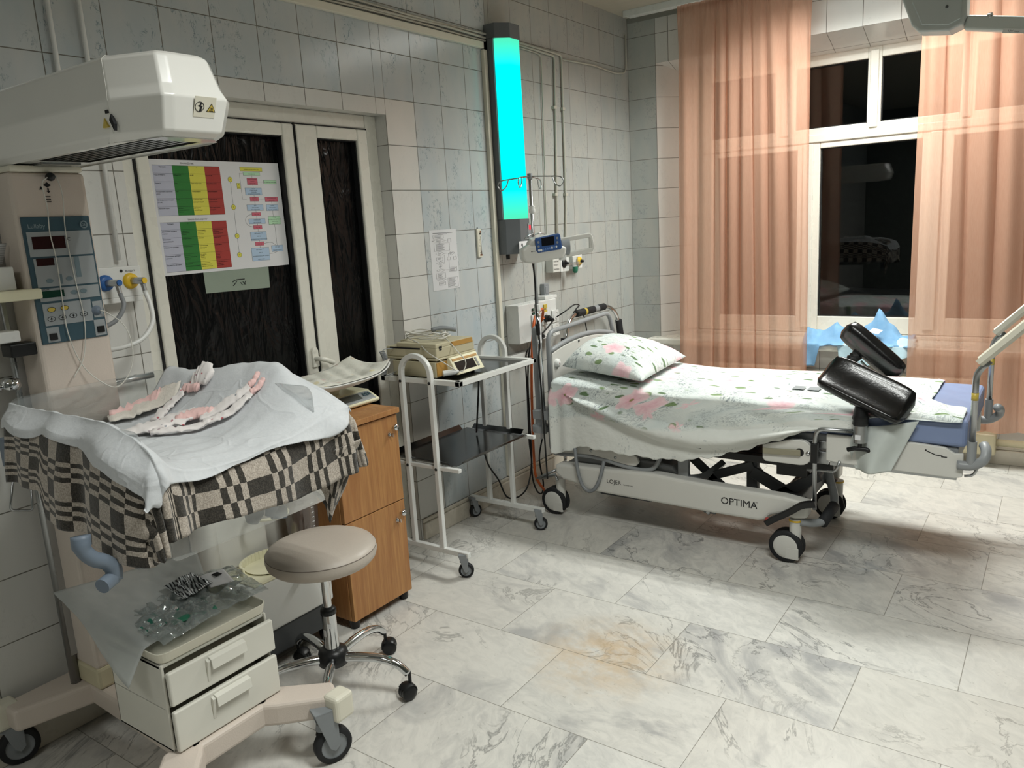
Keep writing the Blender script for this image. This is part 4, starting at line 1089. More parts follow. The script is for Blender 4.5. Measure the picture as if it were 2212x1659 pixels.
for k in range(5):
    a = math.radians(23 + 72 * k); d = Vector((math.cos(a), math.sin(a), 0)); c = Vector((sx, sy, 0))
    m = MB()
    pth = smooth_path([c + d * 0.04 + Vector((0, 0, 0.132)), c + d * 0.10 + Vector((0, 0, 0.137)), c + d * 0.17 + Vector((0, 0, 0.135)), c + d * 0.225 + Vector((0, 0, 0.118)), c + d * 0.262 + Vector((0, 0, 0.086))], 6)
    m.tube(pth, [0.0165 - 0.0035 * i / len(pth) for i in range(len(pth))], 16)
    lg = m.build('base_leg', M['chrome'], st)
    e = c + d * 0.266
    ang = a + (0.9, 2.2, 0.5, 1.7, 2.9)[k]
    w = Vector((math.cos(ang), math.sin(ang), 0)); ax = Vector((-w.y, w.x, 0)); wc = Vector((e.x, e.y, 0.027)) - w * 0.012
    m = MB(); m.cyl((e.x, e.y, 0.05), (e.x, e.y, 0.092), 0.006, None, 12)
    m.lathe([(0.0, -0.006), (0.023, -0.006), (0.0265, -0.004), (0.0265, 0.004), (0.023, 0.006), (0, 0.006)], wc, ax, 20)
    hood_ = []
    m.grid(lambda u, v: tuple(wc + ax * (-0.021 + 0.042 * v) + (w * math.cos(-0.1 + 2.6 * u) + Vector((0, 0, 1)) * math.sin(-0.1 + 2.6 * u)) * (0.0305 - 0.004 * abs(2 * v - 1) ** 3)), 14, 8)
    cs = m.build('caster', M['black_plastic'], lg)
    for sg in (-1, 1):
        m2 = MB(); m2.lathe([(0.0, sg * 0.0225), (0.012, sg * 0.0225), (0.024, sg * 0.020), (0.027, sg * 0.0165), (0.027, sg * 0.008), (0.0, sg * 0.008)], wc, ax, 22)
        m2.build('caster_wheel', M['black_rubber'], cs) if False else None
        m.add(m2.v, m2.f, 0, None, True)
    bpy.data.objects.remove(cs)
    m.build('caster', M['black_plastic'], lg)

# ================================================================ wooden cabinet
t = NT('alder_laminate'); o_ = t.obj()
p_ = t.mapping(o_, (9, 9, 0.55)); n1 = t.noise(p_, 3.2, 5, 0.6, 1.2); n2 = t.noise(t.mapping(o_, (60, 60, 2)), 3, 3, 0.6)
col = t.mix(t.rng(n1, 0.35, 0.65), lin('9F6D42'), lin('B68653')); col = t.mix(t.rng(n2, 0.4, 0.7, 0, 0.35), col, lin('7F5230'))
M['wood'] = t.done(t.bsdf(col, 0.42, 0, t.bump(n2, 0.05, 0.002)))
M['wood_dark'] = simple('shadow_gap', '2A1B12', 0.8)
wx0, wx1, wy0, wy1, wz0, wz1 = 0.07, 0.375, -3.245, -2.915, 0.038, 0.828
wc = thing('wooden_cabinet', 'narrow brown wood-veneer cabinet with two stacked doors', 'cabinet', (0.22, -3.08, 0))
mb = MB(); mb.box((wx0, wy0, wz0), (wx1 - 0.020, wy0 + 0.016, wz1 - 0.022)); mb.box((wx0, wy1 - 0.016, wz0), (wx1 - 0.020, wy1, wz1 - 0.022)); mb.box((wx0, wy0, wz0), (wx0 + 0.01, wy1, wz1 - 0.02))
mb.box((wx0, wy0 + 0.01, wz0), (wx1 - 0.022, wy1 - 0.01, wz0 + 0.016)); mb.box((wx0, wy0 + 0.01, 0.43), (wx1 - 0.022, wy1 - 0.01, 0.446))
mb.build('carcass', M['wood'], wc, 0.0012)
mb = MB(); mb.box((wx0 - 0.005, wy0 - 0.006, wz1 - 0.022), (wx1 + 0.012, wy1 + 0.006, wz1)); mb.build('cabinet_top', M['wood'], wc, 0.002)
for z0, z1 in ((0.442, wz1 - 0.028), (wz0, 0.438)):
    m = MB(); m.box((wx1 - 0.018, wy0 + 0.001, z0), (wx1, wy1 - 0.001, z1)); d = m.build('cabinet_door', M['wood'], wc, 0.0015)
    m = MB(); yk, zk = wy1 - 0.028, z1 - 0.048
    m.lathe([(0.005, 0.0), (0.005, 0.008), (0.012, 0.012), (0.014, 0.020), (0.010, 0.025), (0, 0.026)], (wx1, yk, zk), (1, 0, 0), 18); m.build('door_knob', M['chrome'], d)
    m = MB(); m.lathe([(0.009, 0.0), (0.009, 0.004), (0.006, 0.006), (0.006, 0.010), (0, 0.010)], (wx1, yk - 0.024, zk - 0.026), (1, 0, 0), 16); m.box((wx1 + 0.009, yk - 0.0255, zk - 0.034), (wx1 + 0.022, yk - 0.0225, zk - 0.018)); m.build('door_lock', M['chrome'], d)
for x, y in ((0.10, -3.22), (0.10, -2.94), (0.345, -3.22), (0.345, -2.94)):
    m = MB(); m.cyl((x, y, 0), (x, y, wz0), 0.018, 0.022, 14); m.build('cabinet_foot', M['black_plastic'], wc)

# ================================================================ baby scale with cloth
sc = thing('baby_scale', 'cream electronic baby scale with white tray on the wooden cabinet', 'scale', (0.15, -3.0, wz1))
mb = MB()
mb.prism([(0.02, wz1 + 0.004), (0.235, wz1 + 0.004), (0.245, wz1 + 0.018), (0.175, wz1 + 0.052), (0.02, wz1 + 0.058)], 'y', -3.10, -2.865)
mb.build('scale_body', M['cream_yellow'], sc, 0.010, 3)
mb = MB()
sl = Vector((0.245 - 0.175, 0, 0.018 - 0.052)).normalized(); nn = Vector((-sl.z, 0, sl.x)) * -1; nn = Vector((0.437, 0, 0.90)).normalized()
def slp(k, y, h): return tuple(Vector((0.176, y, wz1 + 0.0505)) + sl * k + nn * h)
mb.hexa([slp(0.012, -3.07, 0), slp(0.068, -3.07, 0), slp(0.068, -2.885, 0), slp(0.012, -2.885, 0), slp(0.012, -3.07, 0.004), slp(0.068, -3.07, 0.004), slp(0.068, -2.885, 0.004), slp(0.012, -2.885, 0.004)])
pl = mb.build('keypad', M['panel_grey'], sc, 0.002)
mb = MB(); mb.hexa([slp(0.020, -3.055, 0.003), slp(0.055, -3.055, 0.003), slp(0.055, -2.95, 0.003), slp(0.020, -2.95, 0.003), slp(0.020, -3.055, 0.006), slp(0.055, -3.055, 0.006), slp(0.055, -2.95, 0.006), slp(0.020, -2.95, 0.006)])
mb.build('scale_display', simple('grey_lcd', '565A56', 0.2), pl)
for k in range(3):
    m = MB(); y = -2.932 + 0.016 * k; m.hexa([slp(0.024, y, 0.003), slp(0.044, y, 0.003), slp(0.044, y + 0.010, 0.003), slp(0.024, y + 0.010, 0.003), slp(0.024, y, 0.006), slp(0.044, y, 0.006), slp(0.044, y + 0.010, 0.006), slp(0.024, y + 0.010, 0.006)])
    m.build('scale_key', M['panel_blue'], pl)
mb = MB(); mb.cyl((0.12, -3.02, wz1 + 0.05), (0.12, -3.02, 0.925), 0.03, 0.045, 20); mb.build('tray_post', M['cream_yellow'], sc)
def trayf(u, v, th=0.0):
    y = -3.32 + 0.49 * u; c = 0.165; w = 0.155 * (1 - 0.25 * abs(2 * u - 1) ** 6)
    e = abs(2 * u - 1) ** 3; k = 2 * v - 1
    z = 0.918 + 0.048 * e + 0.040 * abs(k) ** 2.5 * (1 - 0.3 * e) - th
    return (c + w * k, y, z)
mb = MB(); mb.grid(lambda u, v: trayf(u, v), 40, 24); mb.build('scale_tray', M['white_metal'], sc, solid=0.004)
mb = MB()
def clothf(u, v):
    x, y, z = trayf(0.02 + 0.96 * u, 0.04 + 0.92 * v)
    b = (1 - abs(2 * u - 1) ** 6) * (1 - abs(2 * v - 1) ** 4)
    return (x, y + 0.01 * u, z + 0.010 + b * (0.026 + 0.014 * nz(u * 6, v * 4, 1) + 0.004 * math.sin(u * 40 + v * 9)) + 0.012 * sstep(0.8, 1, u))
mb.grid(clothf, 70, 34)
t = NT('white_diaper_cloth'); o_ = t.obj()
vo = t.voro(o_, 28); mk = t.math('MULTIPLY', t.rng(vo.outputs['Distance'], 0.25, 0.4, 1, 0), t.math('GREATER_THAN', t.sep(vo.outputs['Color'])[0], 0.6))
col = t.mix(t.math('MULTIPLY', mk, 0.5), lin('D9D8CE'), t.mix(t.sep(vo.outputs['Color'])[1], lin('D5C973'), lin('C9A7B4')))
o = mb.build('diaper_cloth', t.done(t.bsdf(col, 0.9, 0, t.bump(t.noise(o_, 40, 4), 0.5, 0.006))), None, solid=0.003); tag(o, 'crumpled white printed diaper cloth lying in the baby scale tray', 'cloth')

# ================================================================ suction unit between warmer and cabinet
su = thing('suction_unit', 'white floor-standing medical suction unit beside the wooden cabinet', 'suction unit', (0.2, -3.48, 0))
mb = MB(); mb.box((0.055, -3.66, 0.155), (0.335, -3.30, 0.345)); mb.build('pump_body', M['white_metal'], su, 0.010, 3)
mb = MB(); mb.box((0.06, -3.655, 0.055), (0.327, -3.305, 0.156)); mb.build('pump_plinth', M['dark_grey'], su, 0.008)
mb = MB(); mb.box((0.055, -3.66, 0.345), (0.14, -3.42, 0.70)); mb.cyl((0.12, -3.67, 0.345), (0.12, -3.67, 0.72), 0.045, 0.045, 28); mb.build('pump_tower', M['bed_white'], su, 0.012, 3)
mb = MB()
n = 20
V = []; rr_ = []
for k in range(n + 1):
    a = PI * k / n + PI / 2
    V.append((0.235 + 0.085 * math.cos(a) * 0.95, -3.50 + 0.105 * math.sin(a)))
for i, (a, b) in enumerate(zip(V, V[1:])): mb.bar((*a, 0.36), (*b, 0.36), 0.010, 0.045)
mb.box((0.14, -3.64, 0.343), (0.335, -3.34, 0.350)); mb.lathe([(0.0, 0.001), (0.07, 0.001), (0.085, 0.006)], (0.235, -3.50, 0.350)); mb.build('basin', M['cream_yellow'], su, 0.003)
mb = MB(); mb.cyl((0.345, -3.40, 0.335), (0.30, -3.33, 0.375), 0.010, 0.013, 14); mb.cyl((0.36, -3.435, 0.318), (0.338, -3.395, 0.342), 0.015, 0.013, 14); mb.build('suction_handle', M['black_rubber'], su)
mb = MB()
mb.tube([(0.24 + 0.066 * math.cos(2 * PI * k / 32), -3.475 + 0.066 * math.sin(2 * PI * k / 32), 0.545) for k in range(32)], 0.006, 8, closed=True); mb.box((0.13, -3.49, 0.535), (0.18, -3.46, 0.555)); mb.build('jar_ring', M['cream_yellow'], su)
jar = glassy('smoky_polycarbonate', (0.78, 0.74, 0.72), 0.03, 0.04, 0.15, '9A8E88')
mb = MB(); mb.lathe([(0.0, 0.43), (0.052, 0.43), (0.056, 0.445), (0.062, 0.61), (0.062, 0.618)], (0.27, -3.355, 0), n=30); mb.build('collection_jar', jar, su, solid=0.003)
mb = MB(); mb.lathe([(0.0, 0.632), (0.05, 0.630), (0.068, 0.622), (0.070, 0.612), (0.064, 0.610)], (0.27, -3.355, 0), n=30)
for dy in (-0.012, 0.012): mb.cyl((0.255, -3.375 + dy, 0.63), (0.255, -3.375 + dy, 0.672), 0.0055, None, 10)
mb.cyl((0.30, -3.30, 0.615), (0.315, -3.275, 0.617), 0.010, 0.004, 10); mb.build('jar_lid', M['white_metal'], su)
mb = MB()
for k in range(6): mb.box((0.333, -3.36, 0.47 + 0.018 * k), (0.3335, -3.35, 0.472 + 0.018 * k))
mb.build('jar_scale', M['paper'], su)
for x, y in ((0.09, -3.62), (0.09, -3.34), (0.30, -3.62), (0.30, -3.34)):
    m = MB(); m.lathe([(0, -0.010), (0.026, -0.010), (0.028, 0), (0.026, 0.010), (0, 0.010)], (x, y, 0.028), (0.3, 1, 0), 18); m.box((x - 0.012, y - 0.012, 0.03), (x + 0.012, y + 0.012, 0.056)); m.build('pump_caster', M['black_plastic'], su)

# ================================================================ white instrument trolley
tr = thing('instrument_trolley', 'white tubular trolley with two dark steel shelves by the tiled wall', 'trolley', (0.25, -2.35, 0))
for y, xa, xb in ((-2.655, 0.172, 0.340), (-2.045, 0.150, 0.300)):
    m = MB(); cx, r = (xa + xb) / 2, (xb - xa) / 2
    pts = [(xa, y, 0.112), (xa, y, 0.50), (xa, y, 0.895)] + [(cx - r * math.cos(PI * k / 14), y, 0.905 + r * 0.98 * math.sin(PI * k / 14)) for k in range(15)] + [(xb, y, 0.895), (xb, y, 0.50), (xb, y, 0.112)]
    m.tube(pts, 0, sq=(0.022, 0.022)); m.box((0.02, y - 0.012, 0.094), (0.485, y + 0.012, 0.118)); m.box((0.06, y + (0.0 if y < -2.3 else -0.022), 0.478), (0.46, y + (0.022 if y < -2.3 else 0.0), 0.496))
    f = m.build('side_frame', M['white_metal'], tr, 0.003)
    m = MB()
    for x in (xa, xb):
        for z in (0.485, 0.872): m.lathe([(0, 0.004), (0.006, 0.003), (0.007, 0)], (x, y - 0.011, z), (0, -1, 0), 12)
    m.build('frame_bolts', M['black_plastic'], f)
    for x, an in ((0.045, 1.2), (0.462, 0.6)):
        caster(tr, x, y, 0.034, 0.022, an, M['black_rubber'], M['grey_plastic'], M['grey_plastic'], 0.094)
mb = MB()
for a, b in (((0.035, -2.645, 0.862), (0.49, -2.620, 0.884)), ((0.035, -2.075, 0.862), (0.49, -2.05, 0.884)), ((0.035, -2.645, 0.862), (0.060, -2.05, 0.884)), ((0.465, -2.645, 0.862), (0.49, -2.05, 0.884))): mb.box(a, b)
mb.build('shelf_frame', M['white_metal'], tr, 0.002)
mb = MB(); mb.box((0.058, -2.622, 0.866), (0.467, -2.073, 0.872)); mb.build('upper_shelf', M['dark_steel'], tr)
def flared(x0, y0, x1, y1, z, h, e):
    m = MB()
    m.quad((x0, y0, z), (x1, y0, z), (x1, y1, z), (x0, y1, z))
    c = 0.035
    for a, b, ox, oy in (((x0 + c, y0), (x1 - c, y0), 0, -e), ((x1, y0 + c), (x1, y1 - c), e, 0), ((x1 - c, y1), (x0 + c, y1), 0, e), ((x0, y1 - c), (x0, y0 + c), -e, 0)):
        m.quad((a[0], a[1], z), (a[0] + ox, a[1] + oy, z + h), (b[0] + ox, b[1] + oy, z + h), (b[0], b[1], z))
    return m
mb = flared(0.045, -2.628, 0.425, -2.070, 0.499, 0.020, 0.022)
mb.build('lower_shelf', M['dark_steel'], tr, solid=0.002)

# devices on the trolley
M['beige_dev'] = simple('beige_instrument_housing', 'BDB598', 0.45, 0, 0.03)
M['ochre'] = simple('ochre_label', 'B58A45', 0.5, 0, 0.05)
dv = thing('lower_monitor', 'beige monitor with tilted black display on the trolley, lower of two', 'medical monitor', (0.19, -2.46, 0.873))
mb = MB(); mb.box((0.07, -2.598, 0.880), (0.325, -2.335, 0.950)); mb.build('housing', M['beige_dev'], dv, 0.004)
mb = MB(); mb.box((0.325, -2.592, 0.886), (0.328, -2.52, 0.946)); mb.build('front_plate', M['ochre'], dv)
mb = MB(); mb.prism([(0.326, 0.882), (0.385, 0.884), (0.340, 0.958), (0.326, 0.958)], 'y', -2.522, -2.325); hs = mb.build('display_housing', M['cream_yellow'], dv, 0.003)
sd = Vector((0.340 - 0.385, 0, 0.958 - 0.884)).normalized(); sn = Vector((0.074, 0, 0.045)).normalized()
def dp(k, y, h): return tuple(Vector((0.385, y, 0.884)) + sd * k + sn * h)
def dquad(k0, k1, y0, y1, h=0.0015): return [dp(k0, y0, 0), dp(k0, y1, 0), dp(k1, y1, 0), dp(k1, y0, 0), dp(k0, y0, h), dp(k0, y1, h), dp(k1, y1, h), dp(k1, y0, h)]
mb = MB(); mb.hexa(dquad(0.016, 0.060, -2.505, -2.372)); mb.build('black_display', simple('black_screen', '0C0B0B', 0.15), hs)
mb = MB(); mb.hexa(dquad(0.066, 0.077, -2.512, -2.335)); mb.build('ochre_stripe', M['ochre'], hs)
for k in range(4):
    m = MB(); m.hexa(dquad(0.017 + 0.011 * k, 0.025 + 0.011 * k, -2.362, -2.350, 0.003)); m.build('display_key', M['grey_plastic'], hs)
for x, y in ((0.09, -2.58), (0.09, -2.35), (0.30, -2.58), (0.34, -2.36)):
    m = MB(); m.cyl((x, y, 0.872), (x, y, 0.881), 0.010, None, 12); m.build('rubber_foot', M['black_rubber'], dv)
du = thing('upper_recorder', 'beige recorder with ochre stripe stacked on the lower monitor', 'medical recorder', (0.19, -2.46, 0.953))
mb = MB(); mb.box((0.03, -2.600, 0.956), (0.335, -2.318, 0.966)); mb.box((0.035, -2.595, 0.966), (0.332, -2.325, 1.012)); mb.box((0.10, -2.595, 1.010), (0.332, -2.50, 1.030)); mb.box((0.035, -2.50, 1.010), (0.325, -2.325, 1.026))
mb.build('housing', M['beige_dev'], du, 0.004)
mb = MB(); mb.box((0.325, -2.482, 1.004), (0.334, -2.338, 1.024)); mb.build('ochre_label', M['ochre'], du)
mb = MB(); mb.box((0.06, -2.5965, 1.004), (0.24, -2.594, 1.010)); mb.box((0.3325, -2.575, 1.008), (0.3335, -2.555, 1.018)); mb.box((0.3325, -2.573, 1.0), (0.3335, -2.557, 1.006)); mb.build('slots', M['ink'], du)
mb = MB(); mb.box((0.05, -2.5955, 0.972), (0.15, -2.594, 1.002)); mb.build('side_panel', M['cream_dark'], du)
# cables piled on the recorder
mb = MB(); rnd = random.Random(3)
for j in range(5):
    cx, cy = 0.17 + 0.02 * rnd.random(), -2.49 + 0.02 * rnd.random(); rx, ry = 0.10 + 0.02 * rnd.random(), 0.05 + 0.02 * rnd.random(); ph = rnd.random()
    pts = [(cx + rx * math.cos(2 * PI * k / 14 + ph) + 0.008 * rnd.uniform(-1, 1), cy + ry * math.sin(2 * PI * k / 14 + ph), 1.032 + 0.006 * j + 0.010 * abs(math.sin(k * 0.9 + j)) + 0.004 * rnd.random()) for k in range(14)]
    mb.tube(smooth_path(pts, 4, True), 0.0024, 7, closed=True)
mb.tube(smooth_path([(0.13, -2.55, 1.045), (0.22, -2.58, 1.03), (0.30, -2.61, 0.995), (0.36, -2.575, 0.945), (0.385, -2.53, 0.905), (0.37, -2.515, 0.898)], 6), 0.0024, 7)
mb.tube(smooth_path([(0.20, -2.45, 1.058), (0.30, -2.48, 1.035), (0.36, -2.485, 0.985), (0.395, -2.475, 0.94), (0.40, -2.495, 0.905), (0.385, -2.515, 0.897)], 6), 0.0024, 7)
cb = mb.build('probe_cable', M['cable_white']); tag(cb, 'pale coiled probe cable piled on top of the beige recorder', 'cable')
mb = MB(); mb.cyl((0.345, -2.575, 0.898), (0.375, -2.535, 0.900), 0.013, 0.013, 18); mb.cyl((0.375, -2.535, 0.900), (0.388, -2.518, 0.901), 0.013, 0.006, 18); mb.build('probe_head', M['white_metal'], cb)
mb = MB(); mb.tube(smooth_path([(0.18, -2.44, 1.066), (0.21, -2.40, 1.072), (0.25, -2.35, 1.058)], 5), 0.011, 10); mb.build('grey_handle', M['grey_plastic'], cb)
o = thing('dropper_bottle', 'small white plastic bottle behind the beige recorder', 'bottle', (0.10, -2.235, 0.873))
mb = MB(); mb.lathe([(0, 0.873), (0.018, 0.873), (0.019, 0.88), (0.019, 1.0), (0.012, 1.012), (0.012, 1.018)], (0.10, -2.235, 0), n=20); mb.build('bottle_body', M['white_metal'], o)
mb = MB(); mb.lathe([(0.007, 1.018), (0.007, 1.033), (0.011, 1.038), (0.004, 1.048), (0, 1.048)], (0.10, -2.235, 0), n=16); mb.build('bottle_nozzle', M['white_metal'], o)
# coiled handset cord hanging off the recorder
mb = MB(); pts = []
for k in range(22 * 10):
    u = k / 220; a = 2 * PI * k / 10
    pts.append((0.10 + 0.012 * math.cos(a) + 0.01 * math.sin(u * 3), -2.690 + 0.012 * math.sin(a) * 0.9 + 0.008 * math.sin(u * 4), 1.005 - 0.105 * u))
mb.tube(pts, 0.0019, 5)
mb.tube(smooth_path([(0.10, -2.69, 1.005), (0.10, -2.665, 1.012), (0.085, -2.60, 1.003)], 5), 0.002, 6)
mb.tube(smooth_path([(0.11, -2.685, 0.90), (0.10, -2.66, 0.893), (0.09, -2.60, 0.898)], 5), 0.002, 6)
o = mb.build('coiled_cord', M['grey_plastic']); tag(o, 'grey spiral cord hanging behind the left hoop of the trolley', 'cord')
# ================================================================ printed sheets
flat = lambda c: simple('print_' + c, c, 0.55, 0, 0.0)
PC = {k: flat(v) for k, v in dict(lav='B9BBCB', green='2E7A34', yellow='D8D253', red='A53A34', pink='CC6677', blue='AFC6DE', mint='B5DDB8', white='DEDEDF', ink='15151A').items()}
PCL = list(PC.keys()); PCM = [PC[k] for k in PCL]
po = thing('warning_scale_poster', 'laminated poster with coloured green, yellow and red score tables and flowchart', 'poster', (-0.088, -3.27, 1.41))
mb = MB(); mb.box((-0.0872, -3.554, 1.411), (-0.0860, -2.991, 1.816)); mb.build('poster_sheet', M['paper'], po)
X0 = -0.0858
def rect(m, y0, z0, y1, z1, c, dx=0.0): m.box((X0 - 0.0003, min(y0, y1), min(z0, z1)), (X0 + 0.0002 + dx, max(y0, y1), max(z0, z1)), PCL.index(c))
def lines_text(m, y, z, lst, size, dx=0.0006, lh=1.25):
    for i, s_ in enumerate(lst): m.text(s_, size, at_x(X0 + dx, y, z - size * lh * i), PCL.index('ink'))
rows1 = [['Признак', '0', '1', '2'], ['ЧДД в минуту', 'Менее 60', '60-80', 'Более 80'], ['Цианоз', 'Нет', 'При FIO2= 21%', 'При FIO2=40%'],
         ['Раздувание крыльев\nноса', 'Нет', 'Умеренные', 'Выраженные'], ['Затрудненный выдох\n(стон)', 'Нет', 'Слышен при\nаускультации', 'Слышен на\nрасстоянии'], ['Аускультация', 'Дыхание\nпрослушивается\nхорошо', 'Дыхание\nослаблено', 'Дыхание едва\nслышно']]
rows2 = [['Признак', '0', '1', '2'], ['Движения грудной\nклетки', 'Синхронное с\nдвижениями\nживота', 'Асинхронное\nминимальное\nвтяжение', 'Парадоксальное\nзападение\nживота на вдохе'], ['Втяжение\nмежреберий', 'Отсутствует', 'Легкое', 'Заметное'],
         ['Втяжение грудины', 'Отсутствует', 'Небольшое\nвтяжение', 'Заметное'], ['Положение нижней\nчелюсти', 'Рот закрыт,\nнижняя челюсть не\nзападает', 'Рот закрыт,\nнижняя\nчелюсть\nзападает', 'Рот открыт,\nнижняя\nчелюсть\nзападает'], ['Звучность дыхания', 'Дыхание\nспокойное, ровное', 'Затрудненное\nдыхание слышно\nпри аускультации', 'Стонущее дыхание\nслышно на\nрасстоянии']]
for nm_, zt_, zb_, rz, rows, title in (('respiratory_table', 1.7960, 1.6210, (1.768, 1.739, 1.710, 1.681, 1.652), rows1, 'Шкала Доунс'), ('second_respiratory_table', 1.5975, 1.4225, (1.571, 1.543, 1.515, 1.484, 1.452), rows2, 'Шкала Сильверман')):
    m = MB(); ys = (-3.5365, -3.461, -3.396, -3.3305, -3.2655)
    for k, c in enumerate(('lav', 'green', 'yellow', 'red')): rect(m, ys[k], zb_, ys[k + 1], zt_, c)
    for z in (zt_,) + rz + (zb_,): rect(m, ys[0], z - 0.0003, ys[4], z + 0.0003, 'ink', 0.0002)
    zs = (zt_,) + rz
    for r, row in enumerate(rows):
        for c, tx in enumerate(row):
            L_ = tx.split('\n'); sz = 0.0064 if (len(L_) < 3) else 0.0052
            if c == 0: sz = 0.0062
            if r == 0: lines_text(m, (ys[c] + ys[c + 1]) / 2 - (0.013 if c == 0 else 0.002), zs[r] - 0.0075, L_, 0.0065)
            else: lines_text(m, ys[c] + 0.0022, zs[r] - 0.0072, L_, sz if len(L_) < 4 else 0.0046)
    m.text(title, 0.0085, at_x(X0 + 0.0004, -3.427, zt_ + 0.006), PCL.index('ink'))
    m.build(nm_, PCM, po)
m = MB()
FCB = [(-3.176, 1.797, -3.072, 1.782, 'yellow', ['ПЕРВИЧНАЯ РЕАНИМАЦИЯ']), (-3.163, 1.779, -3.085, 1.766, 'mint', ['РОЖДЕНИЕ']), (-3.149, 1.756, -3.100, 1.731, 'pink', ['ДОНОШЕННЫЙ?', 'ТОНУС?', 'ДЫХАНИЕ?']),
       (-3.071, 1.749, -3.009, 1.735, 'mint', ['ОСТАВИТЬ С МАТЕРЬЮ']), (-3.163, 1.719, -3.085, 1.692, 'blue', ['30 сек', 'СТИМУЛЯЦИЯ,', 'САНАЦИЯ,', 'СРЕДНЕЕ ПОЛОЖЕНИЕ']), (-3.145, 1.685, -3.104, 1.668, 'pink', ['АПНОЭ?', 'ЧСС <100']),
       (-3.074, 1.684, -3.011, 1.666, 'pink', ['ЗАТРУДНЕННОЕ', 'ДЫХАНИЕ?']), (-3.164, 1.655, -3.087, 1.632, 'blue', ['ИВЛ', 'SPO2 датчик', 'ЭКГ мониторинг']), (-3.072, 1.654, -3.014, 1.630, 'blue', ['СДППД', 'SPO2 датчик', 'Оценить дыхание']),
       (-3.145, 1.625, -3.103, 1.612, 'pink', ['ЧСС <100']), (-3.163, 1.601, -3.085, 1.581, 'blue', ['КОРРЕКЦИЯ', 'ВЕНТИЛЯЦИИ']), (-3.069, 1.608, -3.010, 1.576, 'mint', ['УХОД', 'ПОСТРЕАНИМАЦИОННЫЙ', 'КОНТРОЛЬ', 'ДЫХАНИЯ']),
       (-3.145, 1.575, -3.104, 1.560, 'pink', ['ЧСС <60']), (-3.163, 1.550, -3.087, 1.516, 'blue', ['ИВЛ через ЭТТ', '100% О2', 'НЕПРЯМОЙ МАССАЖ СЕРДЦА']), (-3.146, 1.511, -3.104, 1.496, 'pink', ['ЧСС <60']),
       (-3.168, 1.488, -3.083, 1.437, 'blue', ['ИВЛ через ЭТТ', '100% О2', 'НЕПРЯМОЙ МАССАЖ СЕРДЦА', 'АДРЕНАЛИН']), (-3.070, 1.493, -3.013, 1.468, 'blue', ['ЧСС >60?', 'ПНЕВМОТОРАКС?']), (-3.198, 1.737, -3.182, 1.716, 'yellow', ['30', 'сек'])]
for y0, z0, y1, z1, c, tx in FCB:
    rect(m, y0, z0, y1, z1, 'ink', 0.0001); rect(m, y0 + 0.0006, z0 - 0.0006, y1 - 0.0006, z1 + 0.0006, c, 0.0003)
    h = z0 - z1; sz = min(0.0052, h / (len(tx) * 1.35), (y1 - y0) / (max(len(a) for a in tx) * 0.66))
    for i, a in enumerate(tx): m.text(a, sz, at_x(X0 + 0.0007, (y0 + y1) / 2, z0 - h * (i + 0.72) / len(tx)), PCL.index('ink'), align='CENTER')
def ln(a, b, c='ink'): m.bar((X0 + 0.0001, *a), (X0 + 0.0001, *b), 0.0006, 0.0004, mat=PCL.index(c))
for i, z in enumerate((1.750, 1.647, 1.538, 1.466)):
    pts = [(-3.225 + 0.0100 * math.cos(2 * PI * k / 20), z + 0.0100 * math.sin(2 * PI * k / 20)) for k in range(20)]
    m.prism(pts, 'x', X0, X0 + 0.0003, PCL.index('ink')); m.prism([(-3.225 + (a + 3.225) * 0.9, z + (b - z) * 0.9) for a, b in pts], 'x', X0, X0 + 0.0006, PCL.index('yellow'))
    m.text('ABCD'[i], 0.006, at_x(X0 + 0.0008, -3.225, z - 0.002), PCL.index('ink'), align='CENTER')
for a, b in (((-3.225, 1.740), (-3.225, 1.657)), ((-3.225, 1.637), (-3.225, 1.548)), ((-3.225, 1.528), (-3.225, 1.476)), ((-3.124, 1.731), (-3.124, 1.719)), ((-3.10, 1.742), (-3.071, 1.742)), ((-3.124, 1.766), (-3.124, 1.756)), ((-3.124, 1.692), (-3.124, 1.685)),
             ((-3.104, 1.676), (-3.074, 1.676)), ((-3.124, 1.668), (-3.124, 1.655)), ((-3.043, 1.666), (-3.043, 1.654)), ((-3.124, 1.632), (-3.124, 1.625)), ((-3.124, 1.612), (-3.124, 1.601)), ((-3.043, 1.630), (-3.043, 1.608)), ((-3.124, 1.581), (-3.124, 1.575)), ((-3.124, 1.560), (-3.124, 1.550)),
             ((-3.124, 1.516), (-3.124, 1.511)), ((-3.124, 1.496), (-3.124, 1.488)), ((-3.041, 1.576), (-3.041, 1.493)), ((-3.180, 1.774), (-3.180, 1.676)), ((-3.180, 1.774), (-3.165, 1.774)), ((-3.180, 1.676), (-3.160, 1.676))): ln(a, b)
for P in ([(-3.145, 1.568), (-3.170, 1.578), (-3.178, 1.597), (-3.165, 1.613), (-3.145, 1.618)], [(-3.104, 1.503), (-3.07, 1.506), (-3.045, 1.493)], [(-3.083, 1.462), (-3.06, 1.463), (-3.043, 1.468)]):
    sp = smooth_path([(X0 + 0.0002, a, b) for a, b in P], 5); m.tube(sp, 0.0004, 4, PCL.index('ink'))
m.build('flowchart', PCM, po)
